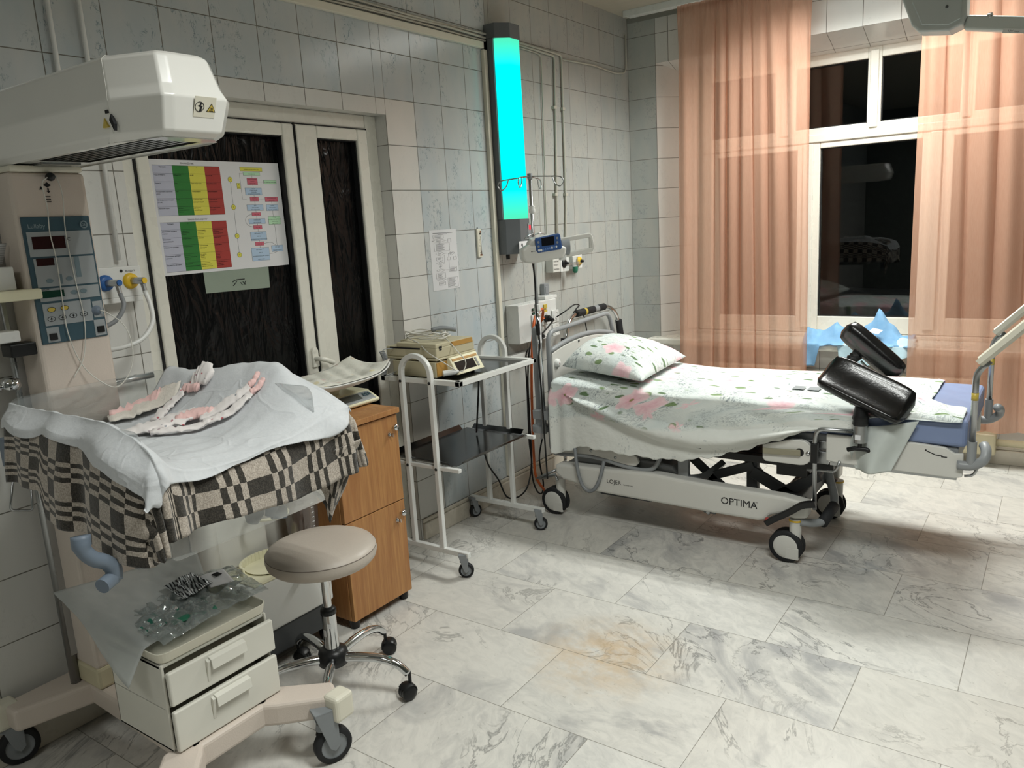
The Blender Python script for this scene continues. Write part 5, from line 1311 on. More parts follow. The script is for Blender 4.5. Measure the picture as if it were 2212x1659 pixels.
# folded note under the poster
o = thing('pale_note_paper', 'pale greenish folded note sheet taped below the coloured poster', 'note', (-0.088, -3.24, 1.33))
mb = MB(); mb.add([(-0.0876, -3.391, 1.420), (-0.0876, -3.095, 1.418), (-0.0876, -3.099, 1.327), (-0.0876, -3.391, 1.333)], [(3, 2, 1, 0)]); mb.build('note_sheet', simple('pale_green_paper', '8E9A8C', 0.7), o, solid=0.0006)
m = MB(); X0 = -0.0870
for P in ([(-3.270, 1.364), (-3.262, 1.371), (-3.250, 1.367), (-3.262, 1.356), (-3.270, 1.350)], [(-3.252, 1.372), (-3.215, 1.372)], [(-3.235, 1.360), (-3.228, 1.350)], [(-3.225, 1.362), (-3.212, 1.350), (-3.222, 1.350), (-3.210, 1.364)]):
    m.tube([(X0, a, b) for a, b in P], 0.0016, 5)
m.build('note_marks', M['ink'], o)

# black-and-white flowchart on the wall
X0 = 0.0014
o = thing('wall_flowchart_sheet', 'white sheet with a black outlined flowchart taped on the blue tiles', 'paper sheet', (0, -2.09, 1.22))
mb = MB(); mb.box((0.0002, -2.197, 1.219), (0.0012, -1.990, 1.515)); mb.build('flowchart_sheet', M['paper'], o)
m = MB()
def oline(pts, w=0.0010):
    for a, b in zip(pts, pts[1:] + pts[:1]): m.bar((X0, *a), (X0, *b), w, 0.0004)
def orect(y0, z0, y1, z1): oline([(y0, z0), (y1, z0), (y1, z1), (y0, z1)])
def odia(y0, y1, z0, z1): oline([(y0, (z0 + z1) / 2), ((y0 + y1) / 2, z0), (y1, (z0 + z1) / 2), ((y0 + y1) / 2, z1)])
for r in ((-2.172, 1.489, -2.092, 1.472), (-2.060, 1.468, -2.036, 1.452), (-2.168, 1.449, -2.050, 1.411), (-2.156, 1.380, -2.108, 1.364), (-2.074, 1.378, -2.050, 1.364), (-2.025, 1.378, -2.001, 1.363), (-2.065, 1.327, -2.005, 1.304), (-2.168, 1.303, -2.097, 1.278), (-2.151, 1.259, -2.101, 1.244), (-2.081, 1.276, -2.001, 1.227)): orect(*r)
for d in ((-2.181, -2.076, 1.472, 1.452), (-2.162, -2.095, 1.410, 1.387), (-2.063, -2.012, 1.407, 1.387), (-2.160, -2.096, 1.360, 1.343), (-2.163, -2.096, 1.325, 1.308), (-2.163, -2.094, 1.278, 1.262)): odia(*d)
for a, b in (((-2.129, 1.452), (-2.129, 1.449)), ((-2.129, 1.411), (-2.129, 1.410)), ((-2.129, 1.387), (-2.129, 1.380)), ((-2.129, 1.364), (-2.129, 1.360)), ((-2.129, 1.343), (-2.129, 1.340)), ((-2.129, 1.308), (-2.129, 1.303)), ((-2.095, 1.398), (-2.063, 1.398)), ((-2.062, 1.398), (-2.062, 1.378)), ((-2.012, 1.396), (-2.012, 1.378)), ((-2.062, 1.364), (-2.062, 1.327)), ((-2.096, 1.316), (-2.065, 1.316)), ((-2.076, 1.462), (-2.060, 1.462)), ((-2.096, 1.352), (-2.096, 1.392))):
    m.bar((X0, *a), (X0, *b), 0.0009, 0.0004)
m.build('flowchart_outlines', M['ink'], o)
m = MB()
def tline(y0, y1, z, w=0.0022): m.box((X0 - 0.0002, y0, z - w / 2), (X0 + 0.0002, y1, z + w / 2))
tline(-2.172, -2.02, 1.4985); tline(-2.136, -2.062, 1.493)
for y0, y1, z0, n_, d in ((-2.160, -2.108, 1.484, 2, .005), (-2.148, -2.11, 1.465, 2, .005), (-2.156, -2.09, 1.443, 7, .0045), (-2.142, -2.116, 1.402, 3, .0045), (-2.05, -2.03, 1.399, 2, .004), (-2.145, -2.12, 1.376, 2, .004), (-2.142, -2.118, 1.353, 1, .004), (-2.142, -2.116, 1.338, 3, .004), (-2.144, -2.118, 1.318, 1, .004), (-2.060, -2.012, 1.322, 4, .0045), (-2.155, -2.12, 1.298, 4, .0045), (-2.142, -2.118, 1.271, 1, .004), (-2.142, -2.11, 1.254, 2, .004), (-2.077, -2.02, 1.271, 9, .0048)):
    for k in range(n_): tline(y0, y1 - 0.012 * ((k * 7) % 3) / 2, z0 - d * k, 0.0016)
m.build('flowchart_text', M['grey_ink'], o)

# thermometer
o = thing('wall_thermometer', 'old narrow white wall thermometer with brown stains beside the flowchart sheet', 'thermometer', (0.0, -1.809, 1.36))
mb = MB(); mb.box((0.0, -1.828, 1.358), (0.012, -1.790, 1.508)); mb.build('thermometer_board', M['cream'], o, 0.006, 3)
mb = MB(); mb.tube([(0.0135, -1.800, 1.375), (0.0135, -1.800, 1.470)], 0.0025, 8); mb.build('thermometer_tube', M['white_metal'], o)
mb = MB()
for k in range(12): mb.box((0.012, -1.815, 1.385 + 0.0075 * k), (0.0126, -1.809 if k % 3 else -1.806, 1.3862 + 0.0075 * k))
mb.cyl((0.0, -1.806, 1.482), (0.016, -1.806, 1.482), 0.004, None, 10); mb.cyl((0, -1.812, 1.512), (0.004, -1.812, 1.512), 0.003, None, 8)
mb.build('thermometer_marks', M['ink'], o)
mb = MB()
for y, z, r in ((-1.802, 1.492, 0.006), (-1.800, 1.378, 0.009), (-1.810, 1.372, 0.005), (-1.803, 1.388, 0.006)):
    mb.prism([(y + r * (0.7 + 0.3 * math.sin(k * 2.3)) * math.cos(2 * PI * k / 10), z + r * 1.3 * math.sin(2 * PI * k / 10)) for k in range(10)], 'x', 0.0118, 0.0124)
mb.build('rust_stains', simple('rust', '7A4A2C', 0.8), o)

# ================================================================ green air-steriliser lamp on the wall
lp = thing('wall_air_steriliser', 'tall dark wall lamp housing glowing turquoise on the tiled wall', 'wall lamp', (0.0, -1.545, 1.36))
M['lamp_grey'] = simple('lamp_grey_metal', '64686B', 0.4)
t = NT('turquoise_diffuser'); o_ = t.obj(); z_ = t.sep(o_)[2]
k1 = t.rng(z_, 2.33, 2.46, 0, 1); k2 = t.rng(z_, 1.70, 1.55, 0, 1)
c = t.mix(t.math('MAXIMUM', k1, k2), lin('00FFF0'), lin('4FE0B0'))
n_ = t.n.new('ShaderNodeEmission'); t.link(c, n_.inputs[0]); n_.inputs[1].default_value = 1.15
CYAN = t.done(n_.outputs[0])
def hexring(w0, w1, dep, z): return [(0.0, -1.545 - w0, z), (dep * 0.55, -1.545 - w0, z), (dep, -1.545 - w1, z), (dep, -1.545 + w1, z), (dep * 0.55, -1.545 + w0, z), (0.0, -1.545 + w0, z)]
def hexcol(m, w0, w1, dep, z0, z1, mat=0):
    a = hexring(w0, w1, dep, z0); b = hexring(w0, w1, dep, z1); n = 6
    m.add(a + b, [tuple(range(n - 1, -1, -1)), tuple(range(n, 2 * n))] + [(k, (k + 1) % n, n + (k + 1) % n, n + k) for k in range(n)], mat)
mb = MB(); hexcol(mb, 0.105, 0.045, 0.125, 2.462, 2.535); mb.build('lamp_cap', M['lamp_grey'], lp, 0.003)
mb = MB(); hexcol(mb, 0.105, 0.045, 0.125, 1.362, 1.548); mb.build('lamp_base', M['lamp_grey'], lp, 0.003)
mb = MB(); mb.box((0.0, -1.652, 1.548), (0.055, -1.640, 2.462)); mb.box((0.0, -1.450, 1.548), (0.055, -1.438, 2.462)); mb.box((0.0, -1.652, 1.548), (0.02, -1.438, 2.462)); mb.build('lamp_back', M['lamp_grey'], lp)
mb = MB(); hexcol(mb, 0.092, 0.043, 0.120, 1.548, 2.462); mb.build('lamp_diffuser', CYAN, lp)
mb = MB(); mb.box((0.1255, -1.520, 1.43), (0.128, -1.462, 1.520)); cp = mb.build('counter_panel', M['grey_plastic'], lp, 0.001)
mb = MB(); mb.box((0.128, -1.512, 1.487), (0.1295, -1.480, 1.512)); mb.build('red_digit', emit('red_led', 'FF4A55', 1.0), cp)
mb = MB(); mb.box((0.1255, -1.52, 1.385), (0.128, -1.455, 1.428)); pl = mb.build('white_plate', M['white_metal'], lp, 0.001)
mb = MB()
for k in range(5): mb.box((0.1278, -1.515 + 0.011 * k, 1.412), (0.1286, -1.507 + 0.011 * k, 1.422))
mb.build('plate_print', M['ink'], pl)
mb = MB(); mb.cyl((0.05, -1.615, 1.335), (0.05, -1.615, 1.362), 0.011, None, 12); mb.build('cable_gland', M['black_plastic'], lp)
o = thing('number_tag', 'small white paper tag with the number nine beside the infusion pump', 'number tag', (0.126, -1.60, 1.385))
mb = MB(); mb.box((0.125, -1.612, 1.378), (0.1262, -1.530, 1.428)); mb.build('tag_paper', M['paper'], o)
mb = MB(); mb.text('9', 0.042, at_x(0.1268, -1.585, 1.388), 0, align='CENTER'); mb.build('number_nine', M['ink'], o)

# ================================================================ cable trunking, thin cables and pipes
mb = MB(); mb.box((0, -5.4, 2.414), (0.022, -1.68, 2.446)); 
o = mb.build('cable_trunking', M['cream'], None, 0.003); tag(o, 'cream plastic cable duct running horizontally above the door', 'cable duct')
mb = MB(); mb.box((0, -1.685, 0.11), (0.022, -1.655, 2.41))
o = mb.build('cable_trunking', M['cream'], None, 0.003); tag(o, 'cream plastic cable duct dropping from the horizontal duct to the floor', 'cable duct')
M['wall_cable'] = simple('painted_cable', 'B9B6AA', 0.5, 0, 0.06)
for i, (z, r) in enumerate(((2.472, 0.0065), (2.458, 0.005), (2.486, 0.0055))):
    mb = MB(); pts = [(0.012 + 0.003 * math.sin(k * 1.7 + i), -5.4 + 0.15 * k, z + 0.003 * math.sin(k * 0.9 + i * 2)) for k in range(26)]
    mb.tube([p for p in pts if p[1] < -1.65] + [(0.010, -1.64, z)], r, 8)
    o = mb.build('wall_cable', M['wall_cable']); tag(o, ('pale', 'thin', 'upper')[i] + ' painted cable of the bundle above the horizontal cable duct', 'cable', 'cable bundle above the duct')
for lab, pts, r in (('painted cable turning down beside the lamp and ending at the grey gas panel', [(0.01, -1.435, 2.470), (0.01, -1.16, 2.462), (0.01, -1.118, 2.45), (0.01, -1.118, 2.40), (0.01, -1.150, 1.42), (0.01, -1.15, 1.31)], 0.0040),
                    ('painted pipe with clips dropping to the left gas outlet', [(0.01, -1.435, 2.482), (0.01, -0.985, 2.470), (0.01, -0.975, 2.45), (0.01, -1.00, 1.95), (0.01, -1.045, 1.31)], 0.0065),
                    ('painted pipe with clips dropping to the right gas outlet', [(0.01, -1.435, 2.492), (0.01, -0.905, 2.485), (0.01, -0.895, 2.465), (0.01, -0.905, 1.95), (0.01, -0.915, 1.60), (0.01, -0.95, 1.31)], 0.0065),
                    ('painted cable running to the room corner and up to the ceiling', [(0.01, -0.89, 2.462), (0.01, -0.5, 2.475), (0.01, -0.2, 2.462), (0.012, -0.075, 2.478), (0.013, -0.050, 2.52), (0.013, -0.052, 2.72)], 0.0055)):
    mb = MB(); mb.tube(round_path(pts, 0.03), r, 8)
    if 'clips' in lab:
        y_ = pts[3][1]
        for z in (2.18, 1.68):
            yy = y_ if z > 2 else pts[4][1] * 0.75 + y_ * 0.25
            mb.box((0.0, yy - 0.014, z - 0.008), (0.020, yy + 0.014, z + 0.008))
    o = mb.build('wall_pipe' if 'pipe' in lab else 'wall_cable', M['wall_cable']); tag(o, lab, 'pipe' if 'pipe' in lab else 'cable')
for y, lab in ((-3.857, 'left one of two white vertical pipes on the wall above the warmer hood'), (-3.762, 'right one of two white vertical pipes, running down to the gas outlet')):
    mb = MB(); mb.tube([(0.018, y, CH), (0.018, y, 1.48)], 0.0075, 12)
    o = mb.build('vertical_pipe', M['white_metal']); tag(o, lab, 'pipe')
# gas outlets at the left
go = thing('gas_outlet_panel', 'white wall gas outlet panel with yellow and blue couplings left of the door', 'gas outlet', (0.0, -3.79, 1.36))
mb = MB(); mb.box((0.0, -3.93, 1.362), (0.05, -3.712, 1.460)); mb.box((0.0, -3.93, 1.345), (0.052, -3.718, 1.362)); mb.build('outlet_housing', M['white_metal'], go, 0.003)
for y, m_, nm in ((-3.752, 'yellow', 'yellow'), (-3.835, 'blue_plastic', 'blue')):
    m = MB(); m.lathe([(0.0, 0.012), (0.016, 0.012), (0.024, 0.008), (0.026, 0.0)], (0.05, y, 1.412), (1, 0, 0), 24); c = m.build(nm + '_collar', M[m_], go)
    m = MB(); m.cyl((0.06, y + 0.003, 1.412), (0.115, y + 0.010, 1.412), 0.0115, 0.0105, 18); m.cyl((0.105, y + 0.008, 1.408), (0.112, y + 0.009, 1.375), 0.008, 0.007, 14); q = m.build('coupling', M['steel'], c)
    m = MB(); m.cyl((0.115, y + 0.010, 1.412), (0.1175, y + 0.0105, 1.412), 0.0095, None, 18); m.build('coupling_ring', M[m_], q)
mb = MB(); mb.text('воздух', 0.010, at_x(0.0505, -3.765, 1.442), 0); mb.prism([(-3.778 + 0.005 * math.cos(2 * PI * k / 14), 1.446 + 0.005 * math.sin(2 * PI * k / 14)) for k in range(14)], 'x', 0.05, 0.0508); mb.build('outlet_print', M['ink'], go)
mb = MB(); mb.tube(smooth_path([(0.112, -3.743, 1.378), (0.13, -3.742, 1.33), (0.15, -3.755, 1.28), (0.16, -3.80, 1.235), (0.15, -3.86, 1.215), (0.12, -3.93, 1.21)], 6), 0.0075, 10)
o = mb.build('gas_hose', M['white_metal']); tag(o, 'white corrugated gas hose curving from the yellow coupling behind the warmer', 'hose')
mb = MB(); mb.tube(smooth_path([(0.112, -3.826, 1.378), (0.13, -3.83, 1.34), (0.13, -3.86, 1.30), (0.12, -3.90, 1.28)], 6), 0.007, 10)
o = mb.build('gas_hose', M['grey_plastic']); tag(o, 'short grey gas hose hanging from the blue coupling behind the warmer', 'hose')
mb = MB(); mb.tube([(0.045, -3.95, 1.093), (0.045, -3.722, 1.093)], 0.010, 14); mb.cyl((0.0, -3.76, 1.093), (0.045, -3.76, 1.093), 0.006, None, 10)
o = mb.build('wall_rail', M['steel']); tag(o, 'short horizontal steel wall rail between warmer column and door', 'rail')

# gas outlets at the bed
g2 = thing('bed_gas_outlets', 'white gas outlet strip with yellow and black couplings behind the infusion pump', 'gas outlet', (0.0, -0.99, 1.22))
mb = MB(); mb.box((0.0, -1.165, 1.225), (0.055, -1.085, 1.305)); mb.build('label_housing', M['bed_white'], g2, 0.003)
mb = MB(); mb.box((0.0, -1.085, 1.222), (0.058, -0.985, 1.305)); mb.box((0.0, -0.93, 1.228), (0.050, -0.812, 1.315)); mb.build('outlet_housing', M['white_metal'], g2, 0.003)
for y, m_ in ((-1.045, 'black_plastic'), (-0.862, 'yellow')):
    m = MB(); m.lathe([(0.0, 0.014), (0.016, 0.014), (0.026, 0.008), (0.028, 0.0)], (0.056, y, 1.272), (1, 0, 0), 24); c = m.build('outlet_collar', M[m_], g2)
    m = MB(); m.lathe([(0.0, 0.02), (0.008, 0.018), (0.010, 0.0)], (0.07, y, 1.272), (1, 0, 0), 14); m.build('outlet_core', M['black_plastic'], c)
mb = MB(); mb.cyl((0.085, -0.96, 1.245), (0.085, -0.96, 1.305), 0.017, None, 18); mb.cyl((0.07, -1.03, 1.262), (0.085, -0.90, 1.262), 0.011, None, 12); mb.build('flow_meter', M['acrylic'], g2)
mb = MB(); mb.lathe([(0.017, 1.245), (0.017, 1.222), (0.010, 1.208), (0.0, 1.206)], (0.085, -0.96, 0), n=16); mb.build('humidifier_bulb', M['green'], g2)
mb = MB(); mb.text('СЖАТЫЙ', 0.012, at_x(0.0556, -1.158, 1.285), 0); mb.text('ВОЗДУХ', 0.012, at_x(0.0556, -1.158, 1.265), 0); mb.text('Кислород', 0.012, at_x(0.0556, -1.158, 1.240), 0); mb.build('outlet_print', M['ink'], g2)
# small grey junction box
mb = MB(); mb.box((0.0, -1.235, 1.095), (0.03, -1.185, 1.165)); mb.box((0.0, -1.225, 1.105), (0.033, -1.195, 1.150))
o = mb.build('junction_box', M['grey_plastic'], None, 0.003); tag(o, 'small grey junction box above the socket panel', 'junction box')
# socket panel
sp = thing('socket_panel', 'white wall power box with orange and black plugs beside the infusion stand', 'socket box', (0.0, -1.40, 0.86))
mb = MB(); mb.box((0.0, -1.598, 0.862), (0.085, -1.20, 1.078)); mb.build('panel_box', M['white_metal'], sp, 0.004)
mb = MB(); mb.box((0.0, -1.30, 1.078), (0.075, -1.17, 1.098)); mb.build('panel_duct', M['white_metal'], sp, 0.003)
for y, z in ((-1.335, 0.975), (-1.225, 0.975), (-1.335, 0.895), (-1.225, 0.895), (-1.44, 0.895), (-1.44, 0.975)):
    m = MB(); m.box((0.085, y - 0.036, z - 0.036), (0.094, y + 0.036, z + 0.036)); m.lathe([(0.026, 0.002), (0.022, -0.001), (0.0, -0.001)], (0.094, y, z), (1, 0, 0), 20); m.build('socket', M['white_metal'], sp, 0.002)
for z in (1.040, 1.018):
    m = MB(); m.box((0.085, -1.465, z - 0.007), (0.089, -1.435, z + 0.007)); m.build('green_switch', M['black_plastic'], sp)
    m2 = MB(); m2.box((0.089, -1.453, z - 0.003), (0.0895, -1.447, z + 0.003)); m2.build('green_light', emit('green_led', '30D080', 1.0), sp)
for z in (1.044, 1.014):
    m = MB(); m.box((0.085, -1.345, z - 0.013), (0.092, -1.310, z + 0.012)); m.build('yellow_breaker', M['key_yellow'], sp, 0.001)
def plug(m, y, z, mat, dz=-0.02):
    m.cyl((0.094, y, z), (0.118, y, z), 0.021, 0.019, 18); m.cyl((0.118, y, z), (0.145, y, z + dz), 0.016, 0.010, 14)
mb = MB(); plug(mb, -1.44, 0.975, 0, 0.02)
mb.tube(smooth_path([(0.140, -1.44, 0.995), (0.165, -1.47, 1.035), (0.20, -1.54, 1.055), (0.21, -1.62, 1.02), (0.22, -1.665, 0.942), (0.22, -1.698, 0.745), (0.22, -1.714, 0.489), (0.22, -1.72, 0.28), (0.22, -1.709, 0.143), (0.24, -1.66, 0.05)], 8), 0.0075, 10)
o = mb.build('orange_power_cord', M['cable_orange']); tag(o, 'orange power cord with orange plug hanging from the socket box', 'power cord')
mb = MB(); plug(mb, -1.44, 0.895, 0, -0.01)
mb.tube(smooth_path([(0.145, -1.44, 0.885), (0.17, -1.60, 0.86), (0.19, -1.70, 0.82), (0.20, -1.721, 0.618), (0.20, -1.728, 0.359), (0.20, -1.718, 0.224), (0.20, -1.766, 0.105), (0.20, -1.86, 0.073), (0.20, -1.965, 0.108), (0.20, -2.03, 0.222), (0.20, -2.11, 0.332), (0.19, -2.14, 0.46), (0.18, -2.16, 0.484)], 8), 0.0045, 8)
mb.tube(smooth_path([(0.19, -2.12, 0.865), (0.19, -2.13, 0.75), (0.185, -2.15, 0.60), (0.18, -2.16, 0.508)], 6), 0.0045, 8)
o = mb.build('black_power_cord', M['cable_black']); tag(o, 'black power cord looping from the lower socket to the trolley', 'power cord')
mb = MB(); plug(mb, -1.335, 0.975, 0, -0.01)
mb.tube(smooth_path([(0.145, -1.335, 0.965), (0.18, -1.50, 0.92), (0.20, -1.66, 0.88), (0.20, -1.705, 0.72), (0.20, -1.712, 0.50), (0.20, -1.713, 0.276), (0.20, -1.716, 0.143), (0.20, -1.679, 0.050), (0.20, -1.630, 0.020), (0.20, -1.61, 0.075), (0.20, -1.637, 0.228), (0.22, -1.62, 0.36), (0.24, -1.63, 0.46), (0.25, -1.64, 0.60)], 8), 0.0045, 8)
lb = mb.build('black_power_cord', M['cable_black']); tag(lb, 'black power cord with white tag looping down beside the bed head', 'power cord')
m = MB(); m.box((0.222, -1.650, 0.345), (0.230, -1.615, 0.405)); m.build('cord_tag', M['paper'], lb)
mb = MB(); mb.tube(smooth_path([(0.10, -1.225, 0.97), (0.14, -1.19, 1.00), (0.16, -1.12, 1.03), (0.16, -1.06, 1.02), (0.16, -1.10, 1.00), (0.15, -1.06, 0.98), (0.14, -0.98, 0.95), (0.12, -0.92, 0.88), (0.12, -0.90, 0.80)], 8), 0.0038, 8)
o = mb.build('looped_black_cable', M['cable_black']); tag(o, 'thin black cable looping from the socket box behind the bed headboard', 'cable')
mb = MB(); mb.box((0.0, -1.92, 0.772), (0.045, -1.35, 0.80)); mb.box((0.0, -1.92, 0.71), (0.03, -1.85, 0.775))
o = mb.build('white_wall_shelf_rail', M['white_metal'], None, 0.003); tag(o, 'white wall rail fixed on the tiles below the socket box', 'rail')
# ================================================================ delivery bed
def floral(name, plain_below=None):
    """printed cotton: pink roses, green leaves, grey sprigs (UV in metres)"""
    t = NT(name); uv = t.uv(); o = t.obj()
    w1 = t.noise(uv, 9, 2, 0.5, 0, True)
    p = t.vmath('ADD', uv, t.vmath('SCALE', t.vmath('SUBTRACT', w1, (0.5, 0.5, 0.5)), None, 0.045))
    col = t.mix(t.rng(t.noise(uv, 6, 2), 0.35, 0.65), lin('DDE1DC'), lin('CDD5D3'))
    # large pale grey foliage
    n = t.noise(t.mapping(p, (1, 1.8, 1), (0, 0, 0.7)), 19, 3, 0.55, 2.4)
    f = t.math('MULTIPLY', t.rng(t.math('ABSOLUTE', t.math('SUBTRACT', n, 0.5)), 0.0, 0.045, 1, 0), t.rng(t.noise(uv, 5.2, 2), 0.44, 0.52))
    col = t.mix(t.math('MULTIPLY', f, 0.75), col, lin('8D969A'))
    # small dark grey leaflets along sprigs
    v = t.voro(t.mapping(p, (1.6, 1, 1), (0, 0, -0.6)), 48)
    f = t.math('MULTIPLY', t.rng(v.outputs['Distance'], 0.28, 0.36, 1, 0), t.rng(t.noise(t.mapping(uv, (1, 1, 1), (0, 0, 0), (3, 7, 0)), 7.5, 2, 0.4), 0.58, 0.62))
    col = t.mix(t.math('MULTIPLY', f, 0.75), col, lin('7C858A'))
    # green leaves
    def cells(scale, off, thr_a, thr_b, pick, colr, amt, squash=(1, 1, 1), rot=0.0, petals=0, inner=None):
        nonlocal col
        q = t.mapping(p, squash, (0, 0, rot), off)
        vv = t.voro(q, scale, 'F1', 0.8)
        dif = t.vmath('SUBTRACT', q, vv.outputs['Position'])
        s3 = t.sep(dif); dist = t.math('MULTIPLY', t.vmath('LENGTH', dif), scale)
        if petals:
            ang = t.math('ARCTAN2', s3[1], s3[0])
            dist = t.math('ADD', dist, t.math('MULTIPLY', t.math('SINE', t.math('MULTIPLY', ang, float(petals))), 0.045))
        pk = t.math('GREATER_THAN', t.sep(vv.outputs['Color'])[0], pick)
        m_ = t.math('MULTIPLY', t.rng(dist, thr_a, thr_b, 1, 0), pk)
        cc = colr
        if inner:
            cc = t.mix(t.rng(t.math('ADD', dist, t.math('MULTIPLY', t.noise(p, 40, 3), 0.25)), 0.10, thr_b + 0.12), inner, colr)
        col = t.mix(t.math('MULTIPLY', m_, amt), col, cc)
    cells(9.5, (0.31, 0.12, 0), 0.22, 0.28, 0.25, lin('6F8A54'), 0.9, (1.0, 2.3, 1), 0.5)
    cells(9.5, (0.71, 0.52, 0), 0.20, 0.26, 0.30, lin('4F6E3E'), 0.9, (1.0, 2.5, 1), -0.7)
    cells(6.2, (0, 0, 0), 0.36, 0.42, 0.30, lin('F0D3D6'), 0.92, (1, 1.15, 1), 0.2, 5, lin('E2A3B3'))
    cells(6.2, (0, 0, 0), 0.045, 0.07, 0.30, lin('8C8A4E'), 0.9, (1, 1.15, 1), 0.2, 0)
    if plain_below is not None:
        y = t.sep(uv)[1]
        k = t.rng(y, plain_below, plain_below + 0.02)
        keep = t.math('MULTIPLY', f, 0.35)
        col = t.mix(k, col, t.mix(keep, lin('DEE0DB'), lin('8E979B')))
    nm = t.bump(t.math('ADD', t.noise(o, 9, 4, 0.6), t.math('MULTIPLY', t.noise(o, 30, 3), 0.4)), 0.35, 0.02)
    return t.done(t.bsdf(col, 0.85, 0, nm, 0, 0.1, 0.25))
M['floral'] = floral('floral_cotton', 0.245)
M['floral_pillow'] = floral('floral_pillow_cotton')
M['mattress_blue'] = simple('blue_vinyl_mattress', '7D8CAE', 0.42, 0, 0.03, 0.15, 20)
M['cotton_white'] = simple('white_cotton', 'D8DAD5', 0.9, 0, 0.02, 0.3, 30)
BY0, BY1 = -1.86, -1.15
bed = thing('delivery_bed', 'adjustable white and grey hospital delivery bed under the window', 'hospital bed', (1.3, -1.5, 0))
# base covers
prof = [(0.449, 0.290), (0.452, 0.245), (0.495, 0.217), (0.576, 0.206), (0.645, 0.180), (0.97, 0.175), (1.30, 0.170), (1.502, 0.170), (1.53, 0.178), (1.56, 0.205), (1.60, 0.218), (1.66, 0.205), (1.715, 0.215), (1.72, 0.285), (1.613, 0.299), (1.274, 0.305), (1.127, 0.311), (1.02, 0.318), (0.95, 0.318), (0.729, 0.306), (0.47, 0.298)]
hump = [(0.52, 0.29), (1.12, 0.30), (1.07, 0.345), (0.98, 0.358), (0.62, 0.350), (0.55, 0.335)]
m = MB(); m.prism(hump, 'y', -1.80, -1.68); m.build('inner_cover', M['bed_grey'], bed, 0.014, 3)
m = MB(); m.box((0.46, -1.23, 0.19), (0.86, -1.14, 0.29)); m.build('far_cover', M['bed_white'], bed, 0.014, 3)
m = MB(); m.box((1.50, -1.23, 0.19), (1.70, -1.14, 0.27)); m.build('far_cover', M['bed_white'], bed, 0.014, 3)
for y0, y1 in ((-1.872, -1.80),):
    m = MB(); m.prism(prof, 'y', y0, y1); bc = m.build('base_cover', M['bed_white'], bed, 0.014, 3)
    if y0 < -1.5:
        m = MB(); MT = Matrix(((1, 0, 0, 0), (0, 0, -1, 0), (0, 1, 0, 0), (0, 0, 0, 1)))
        def at_y(x, y, z): return Matrix.Translation((x, y, z)) @ MT
        m.text('LOJER', 0.030, at_y(0.752, -1.8735, 0.238), 0); m.text('THE MARK CARE', 0.007, at_y(0.843, -1.8735, 0.238), 0)
        m.build('maker_lettering', M['ink'], bc)
        m = MB(); m.text('OPTIMA', 0.046, at_y(1.335, -1.8735, 0.226), 0); m.text('TM', 0.009, at_y(1.492, -1.8735, 0.252), 0); m.build('model_lettering', M['ink'], bc)
mb = MB(); mb.box((0.46, -1.78, 0.20), (0.56, -1.23, 0.28)); mb.box((1.56, -1.78, 0.20), (1.66, -1.23, 0.27)); mb.box((0.56, -1.58, 0.13), (1.56, -1.46, 0.17)); mb.box((0.66, -1.78, 0.135), (0.95, -1.40, 0.19))
mb.build('chassis', M['dark_grey'], bed, 0.006)
# scissor lift and frame
mb = MB()
for y in (-1.70,):
    mb.bar((1.02, y, 0.46), (1.28, y, 0.245), 0.02, 0.040); mb.bar((1.14, y, 0.255), (1.43, y, 0.37), 0.02, 0.042)
    mb.bar((1.42, y, 0.34), (1.66, y, 0.22), 0.02, 0.055); mb.bar((1.52, y, 0.23), (1.72, y, 0.36), 0.02, 0.050)
    mb.bar((0.90, y, 0.44), (1.06, y, 0.30), 0.02, 0.05)
mb.build('scissor_lift', M['dark_grey'], bed, 0.003)
mb = MB()
mb.bar((1.10, -1.32, 0.46), (1.36, -1.32, 0.18), 0.02, 0.040); mb.bar((1.50, -1.32, 0.34), (1.70, -1.32, 0.20), 0.02, 0.05); mb.build('rear_lift_arm', M['dark_grey'], bed, 0.003)
mb = MB()
mb.box((1.395, -1.70, 0.16), (1.445, -1.66, 0.46))
mb.build('lift_post', M['dark_grey'], bed, 0.003)
mb = MB()
mb.box((0.55, -1.80, 0.415), (1.80, -1.77, 0.45)); mb.box((0.55, -1.23, 0.415), (1.80, -1.20, 0.45)); mb.box((0.95, -1.76, 0.43), (1.55, -1.24, 0.45)); mb.box((1.55, -1.76, 0.36), (1.68, -1.30, 0.42))
mb.build('under_frame', M['black_plastic'], bed, 0.003)
mb = MB(); mb.tube(round_path([(1.13, -1.80, 0.42), (1.13, -1.80, 0.285), (1.20, -1.74, 0.285), (1.25, -1.62, 0.33)], 0.03), 0, sq=(0.05, 0.028)); mb.build('lift_bracket', M['bed_grey'], bed, 0.004)
mb = MB(); mb.bar((1.00, -1.66, 0.19), (1.22, -1.70, 0.105), 0.016, 0.035); mb.box((1.215, -1.70, 0.095), (1.245, -1.66, 0.20)); mb.build('foot_linkage', M['bed_grey'], bed, 0.003)
mb = MB()
for x, z in ((1.215, 0.108), (1.225, 0.17)): mb.cyl((x, -1.72, z), (x, -1.70, z), 0.009, None, 12)
mb.build('linkage_bolt', M['chrome'], bed)
